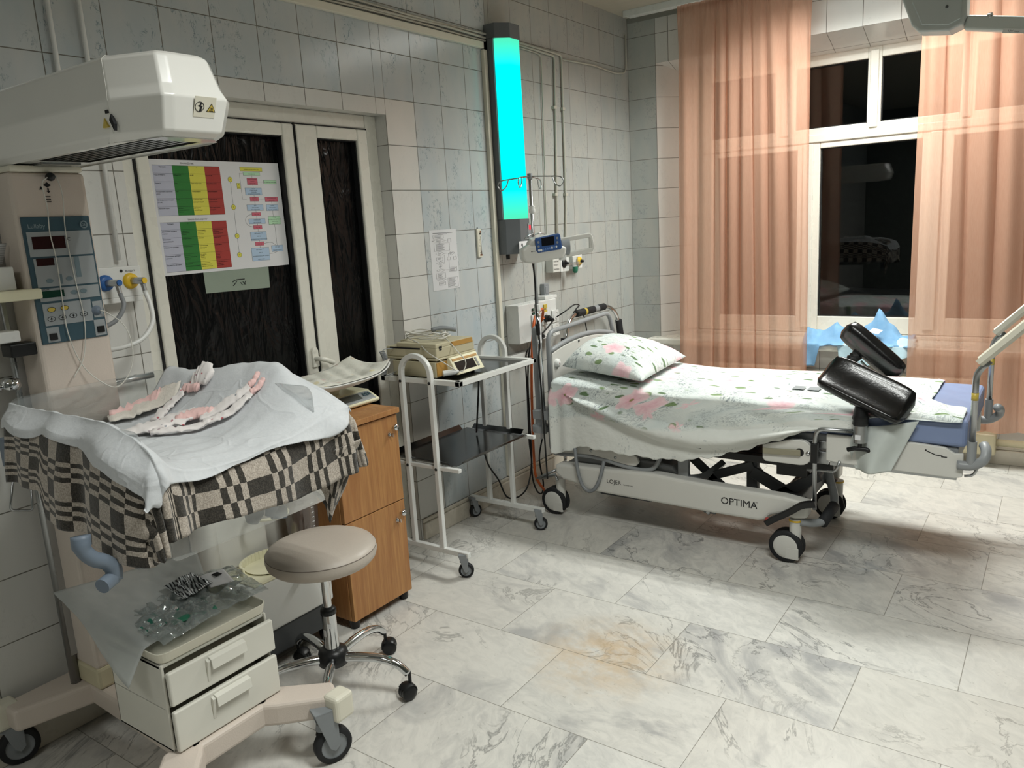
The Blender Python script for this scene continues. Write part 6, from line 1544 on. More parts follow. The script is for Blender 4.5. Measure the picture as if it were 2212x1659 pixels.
# lying surface, panels
mb = MB(); mb.box((0.46, BY0 + 0.02, 0.52), (2.26, BY1 - 0.02, 0.59)); mb.build('lying_frame', M['bed_grey'], bed, 0.008)
mb = MB(); mb.prism([(0.428, 0.70), (0.420, 0.40), (0.435, 0.362), (0.46, 0.352), (0.659, 0.362), (0.86, 0.333), (0.90, 0.335), (0.918, 0.355), (0.905, 0.385), (0.86, 0.40), (0.86, 0.70)], 'y', -1.845, -1.828); mb.build('head_side_panel', M['bed_white'], bed, 0.004)
mb = MB(); mb.tube(smooth_path([(0.418, -1.838, 0.62), (0.412, -1.838, 0.42), (0.425, -1.838, 0.355), (0.47, -1.838, 0.343), (0.66, -1.838, 0.352), (0.84, -1.838, 0.325), (0.92, -1.838, 0.318), (0.985, -1.835, 0.332), (1.02, -1.83, 0.385), (1.03, -1.83, 0.45)], 6), 0.011, 10); mb.build('side_rail_frame', M['bed_grey'], bed)
mb = MB()
for x, z in ((0.653, 0.385), (0.79, 0.365)): mb.lathe([(0, 0.004), (0.007, 0.003), (0.008, 0)], (x, -1.845, z), (0, -1, 0), 12)
mb.build('panel_bolt', M['steel'], bed)
fp = [(1.784, 0.600), (1.784, 0.485), (1.83, 0.480), (2.255, 0.474), (2.279, 0.482), (2.279, 0.574), (2.250, 0.572), (2.217, 0.592), (2.12, 0.598)]
for y0, y1 in ((-1.868, -1.850), (-1.150, -1.132)):
    m = MB(); m.prism(fp, 'y', y0, y1); f_ = m.build('foot_side_panel', M['bed_white'], bed, 0.004)
    if y0 < -1.5:
        m = MB(); m.bar((2.155, -1.869, 0.572), (2.185, -1.869, 0.560), 0.0006, 0.003); m.bar((2.185, -1.869, 0.560), (2.21, -1.869, 0.558), 0.0006, 0.003); m.cyl((2.152, -1.8685, 0.575), (2.152, -1.8695, 0.575), 0.003, None, 10); m.box((2.205, -1.8695, 0.553), (2.225, -1.868, 0.556)); m.build('foot_symbols', M['ink'], f_)
mb = MB(); mb.box((1.80, -1.862, 0.466), (2.26, -1.848, 0.480)); mb.build('foot_profile', M['steel'], bed)
mb = MB(); mb.box((1.60, -1.845, 0.46), (1.79, -1.825, 0.515)); mb.box((1.60, -1.845, 0.527), (1.79, -1.825, 0.56)); mb.build('slide_profile', M['steel'], bed, 0.003)
hc = [(1.528, 0.530), (1.528, 0.470)] + [(1.528 + 0.012, 0.457)] + [(1.685 + 0.052 * math.sin(PI * k / 10), 0.512 - 0.055 * math.cos(PI * k / 10)) for k in range(11)] + [(1.65, 0.566)]
mb = MB(); mb.prism(hc, 'y', -1.890, -1.862); hcv = mb.build('hinge_cover', M['bed_white'], bed, 0.005, 3)
mb = MB(); mb.lathe([(0.018, 0.001), (0.0, 0.001)], (1.684, -1.890, 0.514), (0, -1, 0), 18); mb.build('hinge_hole', M['black_plastic'], hcv)
mb = MB(); mb.bar((1.532, -1.897, 0.506), (1.690, -1.897, 0.514), 0.010, 0.026); mb.build('release_lever', simple('sandy_metal', '9E9A86', 0.4, 0.5), hcv, 0.003)
mb = MB(); mb.lathe([(0, 0.004), (0.009, 0.003), (0.010, 0)], (1.718, -1.890, 0.513), (0, -1, 0), 14); mb.build('hinge_bolt', M['chrome'], hcv)
mb = MB()
mb.tube(round_path([(1.895, -1.885, 0.626), (1.75, -1.885, 0.622), (1.742, -1.885, 0.56), (1.748, -1.885, 0.27)], 0.035), 0.0095, 12)
mb.tube(round_path([(1.71, -1.872, 0.438), (1.825, -1.872, 0.442), (1.84, -1.872, 0.49)], 0.02), 0.006, 8)
mb.build('accessory_rail', M['steel'], bed)
mb = MB(); mb.box((1.730, -1.900, 0.475), (1.756, -1.868, 0.560)); mb.build('rail_clamp', M['black_plastic'], bed, 0.003)
# push handles of the foot section
for y in (-1.872, -1.128):
    s_ = -1 if y < -1.5 else 1
    m = MB(); m.tube(smooth_path([(2.26, y, 0.530), (2.31, y, 0.534), (2.345, y, 0.560), (2.350, y + 0.02 * -s_, 0.590), (2.34, y - 0.05 * s_, 0.605)], 5), 0.018, 14); m.build('foot_bumper', M['bed_grey'], bed)
    m = MB(); m.cyl((2.305, y, 0.54), (2.305, y, 0.628), 0.0165, None, 16); m.build('post_socket', M['bed_grey'], bed, 0.002)
    m = MB(); m.tube(round_path([(2.305, y, 0.62), (2.305, y, 0.890), (2.345, y, 0.935)], 0.045), 0.0115, 12); ps = m.build('foot_support_post', M['steel'], bed)
    m = MB()
    a0 = Vector((2.318, y, 0.925)); a1 = Vector((2.50, y + 0.02, 1.115)); d_ = (a1 - a0).normalized(); nn_ = Vector((-d_.z, 0, d_.x)); sd_ = Vector((0, 1, 0))
    def padf(u, v, h):
        k = 2 * v - 1
        return a0 + d_ * (0.26 * u) + sd_ * (0.045 * k) * (1.0 - 0.12 * (2 * u - 1) ** 4) + nn_ * (0.012 * k * k + h)
    m.grid(lambda u, v: padf(u, v, 0.010), 12, 8)
    m.grid(lambda u, v: padf(u, v, -0.012 + 0.004 * (2 * v - 1) ** 2), 12, 8, flip=True)
    for vv, fl in ((0, False), (1, True)): m.grid(lambda u, v: padf(u, vv, -0.008 * (1 - v) + 0.010 * v), 12, 1, smooth=False, flip=fl)
    for uu_, fl in ((0, True), (1, False)): m.grid(lambda u, v: padf(uu_, u, -0.012 * (1 - v) + 0.010 * v), 8, 1, smooth=False, flip=fl)
    m.build('foot_support_pad', M['cream'], ps)
    m = MB(); m.lathe([(0.0118, -0.014), (0.0122, -0.014), (0.0122, 0.014), (0.0118, 0.014)], (2.305, y, 0.80), n=14); m.build('yellow_sticker', M['key_yellow'], ps)
mb = MB(); mb.tube(round_path([(2.285, -1.86, 0.486), (2.315, -1.86, 0.492), (2.338, -1.86, 0.560)], 0.02), 0.0055, 8); mb.build('foot_lever', M['steel'], bed)
# mattress
mb = MB(); mb.box((0.455, BY0, 0.600), (1.62, BY1, 0.706)); mb.build('head_mattress', M['mattress_blue'], bed, 0.022, 3)
mb = MB(); mb.box((1.63, BY0 + 0.004, 0.592), (2.288, BY1 - 0.004, 0.700)); mb.build('foot_mattress', M['mattress_blue'], bed, 0.018, 3)
# head board
HX = 0.385
hy0, hy1 = -1.775, -1.065
mb = MB(); 
def hb_top(y): return 0.845 + 0.045 * math.sin(PI * (y - hy0) / (hy1 - hy0)) ** 0.8
pl_ = [(hy0 + 0.02, 0.56)] + [(hy0 + 0.02 + (hy1 - hy0 - 0.04) * k / 12, hb_top(hy0 + 0.02 + (hy1 - hy0 - 0.04) * k / 12)) for k in range(13)] + [(hy1 - 0.02, 0.56)]
mb.prism(pl_, 'x', HX - 0.009, HX + 0.009); hbd = mb.build('headboard_panel', M['bed_white'], bed, 0.004)
mb = MB(); mb.tube([(HX, y, hb_top(y) + 0.014) for y in [hy0 + (hy1 - hy0) * k / 14 for k in range(15)]], 0.013, 12)
mb.tube(round_path([(HX, hy0, 0.60), (HX, hy0, 0.965), (HX - 0.01, hy1 - 0.02, 0.985), (HX, hy1, 0.86)], 0.06, 6), 0.0125, 12)
mb.tube([(HX, hy0 + 0.01, 0.650), (HX, hy1, 0.650)], 0.010, 10)
mb.build('headboard_rail', M['bed_grey'], bed)
mb = MB(); mb.lathe([(0.0, 0.018), (0.014, 0.017), (0.022, 0.010), (0.024, 0.0)], (HX + 0.009, -1.715, 0.795), (1, 0, 0), 22); kb = mb.build('call_button', M['white_metal'], bed)
mb = MB(); mb.lathe([(0.0, 0.0), (0.004, 0.0)], (HX + 0.0275, -1.715, 0.795), (1, 0, 0), 12); mb.build('button_light', M['red'], kb)
mb = MB()
for y in (-1.48, -1.20): mb.lathe([(0, 0.004), (0.006, 0.003), (0.007, 0)], (HX + 0.009, y, hb_top(y) - 0.012), (1, 0, 0), 12)
mb.build('headboard_bolt', M['black_plastic'], bed)
# swivel castors of the bed
for (x, y, dx) in ((0.405, -1.805, 1), (1.625, -1.845, 1), (1.665, -1.255, 1), (0.46, -1.20, 1)):
    m = MB(); r = 0.073
    px_ = x + 0.035
    m.cyl((px_, y, 0.072), (px_, y, 0.20), 0.024, 0.026, 20)
    f = m.build('castor', M['bed_white'], bed, 0.003)
    if x > 1: m = MB(); m.cyl((px_, y, 0.190), (px_, y, 0.197), 0.0285, None, 20); m.build('yellow_ring', M['yellow'], f)
    cxy = Vector((x, y, r))
    for sg in (-1, 1):
        m = MB(); m.lathe([(r * 0.72, sg * 0.010), (r * 0.95, sg * 0.010), (r, sg * 0.014), (r, sg * 0.024), (r * 0.95, sg * 0.029), (r * 0.72, sg * 0.029)], cxy, (0, 1, 0), 32); w_ = m.build('castor_wheel', M['black_rubber'], f)
        m = MB(); m.lathe([(0.0, sg * 0.033), (r * 0.5, sg * 0.0325), (r * 0.74, sg * 0.029), (r * 0.74, sg * 0.012)], cxy, (0, 1, 0), 32)
        m.box((x, y + sg * 0.012 if sg > 0 else y - 0.033, 0.020), (px_ + 0.022, y + sg * 0.033 if sg > 0 else y - 0.012, r)); m.build('castor_shell', M['bed_white'], w_, 0.003)
# pedals
for y, s_ in ((-1.90, -1), (-1.11, 1)):
    m = MB(); m.tube(smooth_path([(1.548, y, 0.178), (1.585, y, 0.205), (1.65, y, 0.248), (1.70, y, 0.285), (1.755, y, 0.300)], 5), 0, sq=(0.028, 0.026)); p_ = m.build('brake_pedal', M['black_plastic'], bed, 0.004)
    m = MB(); m.box((1.545, y - 0.012, 0.186), (1.580, y + 0.012, 0.204)); m.build('pedal_red_end', M['red'], p_, 0.004)
mb = MB(); mb.tube(round_path([(1.60, -1.60, 0.43), (1.72, -1.60, 0.40), (1.78, -1.64, 0.22), (1.755, -1.80, 0.175), (1.68, -1.85, 0.19)], 0.05), 0.018, 12); mb.build('foot_bar', M['bed_grey'], bed)
mb = MB(); mb.tube([(1.775, -1.66, 0.215), (1.758, -1.79, 0.178)], 0.024, 14); mb.build('foot_bar_grip', M['black_rubber'], bed)
# head pedal linkage
mb = MB(); mb.tube([(0.31, -1.80, 0.175), (0.43, -1.84, 0.225), (0.45, -1.85, 0.20)], 0.008, 8); mb.tube([(0.30, -1.82, 0.180), (0.42, -1.78, 0.24)], 0.007, 8); mb.build('head_pedal_rod', M['steel'], bed)
# spiral hose
mb = MB(); base = smooth_path([(0.584, -1.885, 0.40), (0.592, -1.888, 0.33), (0.602, -1.89, 0.27), (0.622, -1.89, 0.212), (0.655, -1.89, 0.186), (0.690, -1.89, 0.200), (0.718, -1.887, 0.250), (0.735, -1.882, 0.31), (0.742, -1.875, 0.35)], 8)
rad = [0.0095 if i % 2 else 0.0080 for i in range(len(base))]
base2 = smooth_path(base, 2); mb.tube(base2, [0.0098 if i % 2 else 0.0078 for i in range(len(base2))], 10); mb.build('corrugated_cord', M['grey_plastic'], bed)
# leg supports (black padded troughs)
def leg_pad(name, C0, du, dv, L_, Wd, lift, mat):
    """cushion: du along, dv across, shallow trough cross-section"""
    du = Vector(du).normalized(); dv = Vector(dv); dv = (dv - du * dv.dot(du)).normalized(); dn = du.cross(dv)
    C0 = Vector(C0); m = MB(); n = 36; half = 22
    def ring(u):
        k = 2 * u - 1; s_ = (1 - abs(k) ** 5) ** 0.25 if abs(k) < 1 else 0.0
        s_ = max(s_, 0.02); R = []
        for j in range(n):
            a = 2 * PI * j / n
            ca, sa = math.cos(a), math.sin(a)
            x = math.copysign(abs(ca) ** 0.45, ca) * Wd / 2 * (0.55 + 0.45 * s_ if s_ > 0.1 else 0.5)
            h = math.copysign(abs(sa) ** 0.6, sa) * 0.034 * s_
            bend = lift * (x / (Wd / 2)) ** 2
            R.append(C0 + du * (k * L_ / 2 * 1.0) + dv * x + dn * (h + bend))
        return R
    rings = [ring(i / half) for i in range(half + 1)]
    V = [tuple(p) for r_ in rings for p in r_]; F = []
    for i in range(half):
        for j in range(n): F.append((i * n + j, i * n + (j + 1) % n, (i + 1) * n + (j + 1) % n, (i + 1) * n + j))
    F.append(tuple(range(n - 1, -1, -1))); F.append(tuple(half * n + j for j in range(n)))
    m.add(V, F, 0, None, True)
    return m.build(name, mat, bed)
M['black_leather'] = simple('black_upholstery', '0B0B0C', 0.24, 0, 0.02, 0.15, 120, coat=0.2)
mb = MB(); mb.cyl((1.921, -1.905, 0.590), (1.921, -1.905, 0.662), 0.026, None, 22); ss = mb.build('leg_support_socket', M['steel'], bed, 0.003)
mb = MB(); mb.box((1.907, -1.932, 0.605), (1.928, -1.929, 0.625)); mb.build('socket_label', M['paper'], ss)
mb = MB(); mb.cyl((1.921, -1.905, 0.56), (1.921, -1.905, 0.59), 0.008, None, 12); mb.tube([(1.875, -1.905, 0.553), (1.90, -1.905, 0.562), (1.945, -1.905, 0.562), (1.968, -1.905, 0.553)], 0.0095, 10); mb.build('star_knob', M['black_plastic'], bed)
mb = MB(); mb.lathe([(0.028, 0.660), (0.031, 0.668), (0.028, 0.680), (0.032, 0.690), (0.028, 0.703), (0.022, 0.74)], (1.921, -1.905, 0), n=22); mb.tube([(1.921, -1.905, 0.70), (1.925, -1.885, 0.76)], 0.022, 12); mb.build('ball_joint', M['black_plastic'], bed)
leg_pad('leg_support_pad', (1.925, -1.86, 0.785), (0.345, -0.04, -0.145), (0.35, 0.85, 0.75), 0.36, 0.165, 0.030, M['black_leather'])
mb = MB()
for k in range(5): mb.lathe([(0.020, -0.010), (0.028 - 0.001 * k, 0), (0.020, 0.010)], (1.690 + 0.012 * k, -1.10, 0.748 + 0.014 * k), (0.65, 0, 0.76), 18)
mb.tube([(1.66, -1.10, 0.60), (1.69, -1.10, 0.74), (1.76, -1.10, 0.80)], 0.016, 12); mb.build('ball_joint', M['black_plastic'], bed)
leg_pad('leg_support_pad', (1.805, -1.12, 0.815), (0.21, 0.0, -0.185), (0.5, -0.6, 0.62), 0.34, 0.135, -0.020, M['black_leather'])
mb = MB(); mb.tube([(1.765, -1.135, 0.775), (1.85, -1.145, 0.690)], 0.006, 8); mb.build('support_bar', M['steel'], bed)

# ---------------------------------------------------------------- floral bed sheet
zt_tab = [(0.45, 0.736), (0.56, 0.732), (0.8, 0.722), (1.1, 0.716), (1.5, 0.716), (1.9, 0.712), (2.3, 0.710)]
hem_tab = [(0.43, 0.425), (0.445, 0.365), (0.475, 0.352), (0.52, 0.375), (0.62, 0.412), (0.70, 0.412), (0.92, 0.400), (1.05, 0.400), (1.15, 0.407), (1.30, 0.443), (1.42, 0.485), (1.52, 0.525), (1.64, 0.578), (1.745, 0.618), (1.90, 0.632), (2.0, 0.635)]
rt_tab = [(0.45, 0.715), (0.587, 0.668), (0.70, 0.655), (0.79, 0.634), (0.94, 0.590), (1.12, 0.575), (1.25, 0.568), (1.38, 0.572), (1.52, 0.596), (1.7, 0.625)]
rb_tab = [(0.45, 0.700), (0.587, 0.655), (0.725, 0.600), (0.90, 0.530), (1.05, 0.485), (1.25, 0.468), (1.38, 0.492), (1.52, 0.540), (1.66, 0.592), (1.75, 0.618)]
def sheet_fn(u, v):
    # u along the bed, v: 0 far hem .. 0.12 far edge .. 0.55 near edge .. 1 near hem
    xe = 2.13 + (0.14 * sstep(0.38, 0.46, v) if v < 0.62 else 0.14)
    if v > 0.55: xe = 2.27 - 0.33 * sstep(0.55, 0.68, v)
    x = 0.452 + (xe - 0.452) * u
    zt = interp(x, zt_tab)
    if v < 0.12:
        k = 1 - v / 0.12
        return Vector((x, BY1 + 0.012 + 0.010 * math.sin(x * 14), zt - 0.012 - 0.10 * k))
    if v <= 0.55:
        k = (v - 0.12) / 0.43; y = BY1 + 0.006 + (BY0 - 0.012 - BY1) * k
        e = min(1.0, min(k, 1 - k) / 0.035); rz = 0.014 * (1 - math.sqrt(max(0, 1 - (1 - e) ** 2)))
        bulge = 0.012 * math.sin(PI * k)
        wr = 0.006 * nz(x * 3.2, y * 9, 2.2) + 0.005 * (1 - abs(nz(x * 2.5 + 3, y * 10, 5)) * 3) * math.exp(-((x - 1.15) / 0.5) ** 2)
        z = zt + bulge + wr - rz
        if x > 2.10: z = 0.712 + 0.004 * math.sin(x * 60 + y * 20)
        return Vector((x, y, z))
    k = (v - 0.55) / 0.45
    hem = interp(x, hem_tab) + 0.004 * math.sin(x * 42) + 0.003 * math.sin(x * 97)
    if x > 1.95: hem = 0.66
    ztop = zt - 0.012; z = ztop - (ztop - hem) * k
    rt = interp(x, rt_tab); rb = interp(x, rb_tab)
    y = BY0 - 0.014 - 0.010 * sstep(0, 0.2, k)
    on = sstep(0.50, 0.66, x) * (1 - sstep(1.62, 1.78, x))
    if z < rt and z > rb and rt - rb > 0.004:
        t_ = (rt - z) / (rt - rb); y -= on * 0.052 * math.sin(PI * min(1, t_ * 0.97 + 0.03)) ** 0.7 * (1.15 - 0.3 * t_)
    elif z <= rb: y -= on * 0.004 + 0.006 * math.sin(x * 9 + 1) * sstep(0, 0.1, rb - z)
    if x < 0.60: y -= 0.018 * sstep(0.60, 0.46, x) * sstep(0.0, 0.25, k) * (1 + 0.6 * math.sin(x * 60))
    # diagonal puckers on the side of the mattress
    y -= 0.006 * math.sin((x * 1.2 + z * 4) * 14) * sstep(1.25, 1.5, x) * (1 - k)
    return Vector((x, y, z))
mb = MB()
mb.grid(sheet_fn, 190, 130, 0, lambda u, v: (0.452 + 1.75 * u, -0.75 + (0.0 if v < 0.12 else (v - 0.12) / 0.43 * 0.70 if v <= 0.55 else 0.70 + (v - 0.55) / 0.45 * (0.34)) + 0.0))
# head end flap
def head_flap(u, v):
    y = BY1 + (BY0 - BY1) * u
    return Vector((0.452 - 0.006 * math.sin(PI * v) , y - (0.010 if u > 0.98 else 0), 0.728 - 0.10 * v))
mb.grid(head_flap, 30, 6, 0, lambda u, v: (0.40 - 0.1 * v, -0.75 + 0.7 * u))
M['floral'] = floral('floral_cotton', 0.105)
o = mb.build('floral_bed_sheet', M['floral'], None, solid=0.0015, soloff=1)
tag(o, 'white bed sheet with pink roses and green leaves draped over the bed', 'bed sheet')
m = MB(); m.add([(1.185, -1.912, 0.512), (1.262, -1.915, 0.505), (1.262, -1.915, 0.485), (1.185, -1.912, 0.492)], [(3, 2, 1, 0)]); m.build('hem_stamp', M['grey_ink'], o, solid=0.0004)
m = MB()
for x0_, x1_ in ((1.585, 1.635), (1.65, 1.70)):
    m.add([(x0_, -1.66, 0.7335), (x1_, -1.66, 0.7335), (x1_, -1.60, 0.7350), (x0_, -1.60, 0.7350)], [(0, 1, 2, 3)])
m.build('laundry_stamp', simple('grey_stamp', '8C9092', 0.8), o, solid=0.0004)
# the loose end hanging near the leg support
mb = MB()
def loose(u, v):
    top = Vector((1.90 + 0.225 * u, -1.885 + 0.006 * math.sin(u * 9), 0.640 + 0.050 * u))
    bot = Vector((1.900 + 0.135 * u, -1.905 + 0.030 * math.sin(u * 6 + 1), 0.462 + 0.016 * u))
    p = top * (1 - v) + bot * v
    p.y += 0.022 * math.sin(u * 8 + v * 2) * v * (1 - 0.3 * v); p.x -= 0.022 * math.sin(PI * v) * (1 - u)
    return p
mb.grid(loose, 34, 30, 0, lambda u, v: (3.1 + u * 0.22, 0.02 + v * 0.18))
mb.build('sheet_tail', simple('grey_white_cotton', 'C6CCC8', 0.9, 0, 0.10, 0.3, 30), o, solid=0.0015)
# pillow
mb = MB()
PA, PB, PD, PE = Vector((0.445, -1.745, 0)), Vector((0.965, -1.885, 0)), Vector((0.900, -1.205, 0)), Vector((0.470, -1.155, 0))
def pil(sgn):
    def f(u, v):
        a = 2 * u - 1; b = 2 * v - 1
        pin = 0.05
        a2 = a * (1 - pin * (1 - b * b)); b2 = b * (1 - pin * (1 - a * a))
        uu_, vv_ = (a2 + 1) / 2, (b2 + 1) / 2
        p = (PA * (1 - uu_) + PB * uu_) * (1 - vv_) + (PE * (1 - uu_) + PD * uu_) * vv_
        h = (max(0, 1 - abs(a) ** (2.6 if a > 0 else 7))) ** 0.55 * (max(0, 1 - abs(b) ** 2.6)) ** 0.55
        wr = 0.006 * nz(p.x * 11, p.y * 11, 3) + 0.005 * math.sin(a * 9) * abs(b) ** 4
        zc = 0.768 + 0.020 * (1 - u) 
        return Vector((p.x, p.y, zc + (h * (0.135 - 0.028 * u) + wr * h if sgn > 0 else -h * 0.030)))
    return f
mb.grid(pil(1), 60, 60, 0, lambda u, v: (5.13 + u * 0.52, 2.0 + v * 0.62)); mb.grid(pil(-1), 60, 60, 0, lambda u, v: (5 + u * 0.52, 2 + v * 0.62), flip=True)
o = mb.build('floral_pillow', M['floral_pillow'], None, merge=True)
for p_ in o.data.polygons: p_.use_smooth = True
tag(o, 'plump pillow in a white floral pillowcase at the head of the bed', 'pillow')

# ================================================================ infusion stand and pump
iv = thing('infusion_stand', 'slender chrome infusion pole with four hooks clamped at the bed head', 'infusion stand', (0.40, -1.885, 0.45))
bx, by = 0.40, -1.885
mb = MB(); mb.tube([(bx, by + 0.01, 0.455), (bx, by + 0.004, 1.0), (bx, by, 1.10)], 0.0125, 14); mb.build('lower_pole', M['chrome'], iv)
mb = MB(); mb.tube([(bx, by, 1.09), (bx, by - 0.004, 1.745)], 0.0085, 12); mb.build('upper_pole', M['steel'], iv)
for z, r in ((1.105, 0.018), (1.585, 0.016)):
    m = MB(); m.lathe([(0.009, -0.02), (r, -0.014), (r, 0.0), (r * 0.75, 0.008), (r * 0.95, 0.014), (0.009, 0.022)], (bx, by, z), n=18); m.build('height_lock', M['white_metal'], iv)
mb = MB()
for a in (0.0, PI / 2, PI, 1.5 * PI):
    d = Vector((math.sin(a + 0.25), -math.cos(a + 0.25), 0)); c = Vector((bx, by - 0.004, 1.742))
    mb.tube(smooth_path([c, c + d * 0.09 + Vector((0, 0, -0.006)), c + d * 0.150 + Vector((0, 0, -0.012)), c + d * 0.168 + Vector((0, 0, -0.034)), c + d * 0.150 + Vector((0, 0, -0.056)), c + d * 0.125 + Vector((0, 0, -0.040)), c + d * 0.112 + Vector((0, 0, -0.010))], 5), 0.0028, 8)
mb.build('hook_arms', M['steel'], iv)
mb = MB(); mb.lathe([(0, 0.012), (0.013, 0.010), (0.013, -0.014), (0.009, -0.018)], (bx, by - 0.004, 1.745), n=14); mb.build('pole_top', M['grey_plastic'], iv)
mb = MB()
for sg in (-1, 1): mb.tube(smooth_path([(bx, by, 1.462), (bx + 0.02, by + sg * 0.03, 1.470), (bx + 0.02, by + sg * 0.075, 1.462), (bx + 0.01, by + sg * 0.09, 1.452), (bx, by + sg * 0.06, 1.447), (bx, by, 1.452)], 4), 0.003, 7)
mb.build('bottle_ring', M['steel'], iv)
mb = MB()
mb.tube(round_path([(bx - 0.045, by + 0.05, 0.50), (bx - 0.045, by + 0.045, 0.985), (bx - 0.04, by + 0.06, 0.99)], 0.02), 0, sq=(0.032, 0.032)); mb.box((bx - 0.06, by + 0.0, 0.53), (bx + 0.07, by + 0.10, 0.575)); mb.cyl((bx - 0.045, by + 0.05, 0.475), (bx - 0.045, by + 0.05, 0.56), 0.030, 0.028, 20); mb.lathe([(0.034, 0.45), (0.046, 0.452), (0.046, 0.485), (0.03, 0.492)], (bx - 0.045, by + 0.05, 0), n=20)
mb.build('pole_holder', M['bed_grey'], iv, 0.004)
mb = MB(); mb.box((bx + 0.0125, by - 0.006, 0.93), (bx + 0.0132, by + 0.008, 1.06)); mb.build('pole_sticker', M['paper'], iv)
# pump, facing the camera
pu = thing('syringe_pump', 'light grey syringe infusion pump with blue keypad on the infusion pole', 'infusion pump', (0.45, -1.78, 1.38))
ang = math.radians(-44)
PM = Matrix.Translation((0.425, -1.890, 1.335)) @ Matrix.Rotation(ang, 4, 'Z') @ Matrix.Diagonal((0.7, 0.66, 1.02, 1))
# local axes: x forward (towards room), y along the wall, z up
def pbx(m, y0, y1, z0, z1, x0, x1, mat=0): m.box((x0, y0, z0), (x1, y1, z1), mat)
mb = MB(); mb.M = PM
mb.prism([(-0.135, 0.018), (-0.115, 0.0), (-0.055, -0.006), (0.175, 0.012), (0.195, 0.030), (0.205, 0.060), (0.135, 0.075), (-0.085, 0.082), (-0.140, 0.062)], 'x', -0.03, 0.075)
mb.prism([(-0.085, 0.050), (0.15, 0.060), (0.168, 0.068), (0.165, 0.105), (0.135, 0.128), (-0.02, 0.118), (-0.06, 0.108), (-0.085, 0.092)], 'x', -0.02, 0.055)
mb.build('pump_body', M['bed_white'], pu, 0.012, 3)
mb = MB(); mb.M = PM
mb.prism([(-0.030, 0.052), (-0.018, 0.042), (0.155, 0.052), (0.165, 0.062), (0.155, 0.120), (0.145, 0.128), (-0.030, 0.112), (-0.035, 0.105)], 'x', 0.056, 0.0815); kpd = mb.build('keypad', simple('pump_keypad_blue', '34558C', 0.35), pu, 0.005, 3)
mb = MB(); mb.M = PM; mb.prism([(0.012, 0.072), (0.108, 0.076), (0.106, 0.117), (0.010, 0.110)], 'x', 0.080, 0.0830); mb.build('pump_display', simple('pump_screen', '0E1018', 0.12), kpd, 0.001)
for k in range(7):
    m = MB(); m.M = PM; y = 0.022 + 0.0165 * k; z = 0.056 + 0.0018 * k
    m.prism([(y + 0.0062 * math.cos(2 * PI * j / 14), z + 0.0055 * math.sin(2 * PI * j / 14)) for j in range(14)], 'x', 0.0810, 0.0830)
    m.build('pump_key', M['white_metal'] if k in (4, 6) else simple('key_blue', '5B7DB5', 0.4), kpd)
for y, z in ((-0.012, 0.092), (-0.012, 0.072), (-0.010, 0.054), (0.006, 0.054), (0.130, 0.106), (0.130, 0.086)):
    m = MB(); m.M = PM; m.prism([(y + 0.008 * math.cos(2 * PI * j / 14), z + 0.006 * math.sin(2 * PI * j / 14)) for j in range(14)], 'x', 0.0810, 0.0828); m.build('pump_key', M['grey_plastic'] if z > 0.06 else M['white_metal'], kpd)
mb = MB(); mb.M = PM; mb.lathe([(0.0, 0.02), (0.022, 0.018), (0.026, 0.0)], (0.02, 0.185, 0.060), (0, 1, 0), 20); mb.cyl((0.02, 0.175, 0.060), (0.02, 0.235, 0.060), 0.034, 0.036, 24); mb.build('plunger_housing', M['grey_plastic'], pu, 0.003)
mb = MB(); mb.M = PM
mb.tube(round_path([(0.0, 0.16, 0.092), (0.0, 0.41, 0.110), (0.0, 0.425, 0.040), (0.0, 0.20, 0.020)], 0.02), 0, sq=(0.022, 0.030)); mb.box((-0.01, 0.395, 0.04), (0.012, 0.425, 0.105)); mb.build('syringe_guard', M['bed_white'], pu, 0.004)
mb = MB(); mb.M = PM; mb.box((0.0, 0.155, 0.000), (0.05, 0.205, 0.026)); mb.box((-0.02, 0.135, 0.012), (0.03, 0.20, 0.035)); mb.build('syringe_clamp', M['white_metal'], pu, 0.004)
mb = MB(); mb.M = PM; mb.text('agilia', 0.014, Matrix.Translation((0.0755, -0.068, 0.046)) @ TX, 0) if False else mb.box((0.0752, -0.068, 0.048), (0.0757, -0.058, 0.052)); mb.box((0.0752, -0.054, 0.050), (0.0757, -0.036, 0.0525)); mb.build('pump_mark', M['ink'], pu)
mb = MB()
mb.tube(smooth_path([(0.42, -1.935, 1.345), (0.425, -1.93, 1.25), (0.42, -1.925, 1.12), (0.42, -1.915, 1.02), (0.42, -1.908, 0.92), (0.42, -1.925, 0.85), (0.42, -1.915, 0.70), (0.42, -1.910, 0.52), (0.42, -1.905, 0.38), (0.42, -1.90, 0.22)], 7), 0.0042, 8)
mb.cyl((0.42, -1.920, 1.03), (0.42, -1.915, 0.975), 0.012, 0.010, 12)
o = mb.build('pump_cable', M['cable_black']); tag(o, 'black cable hanging from the syringe pump along the infusion pole', 'cable')

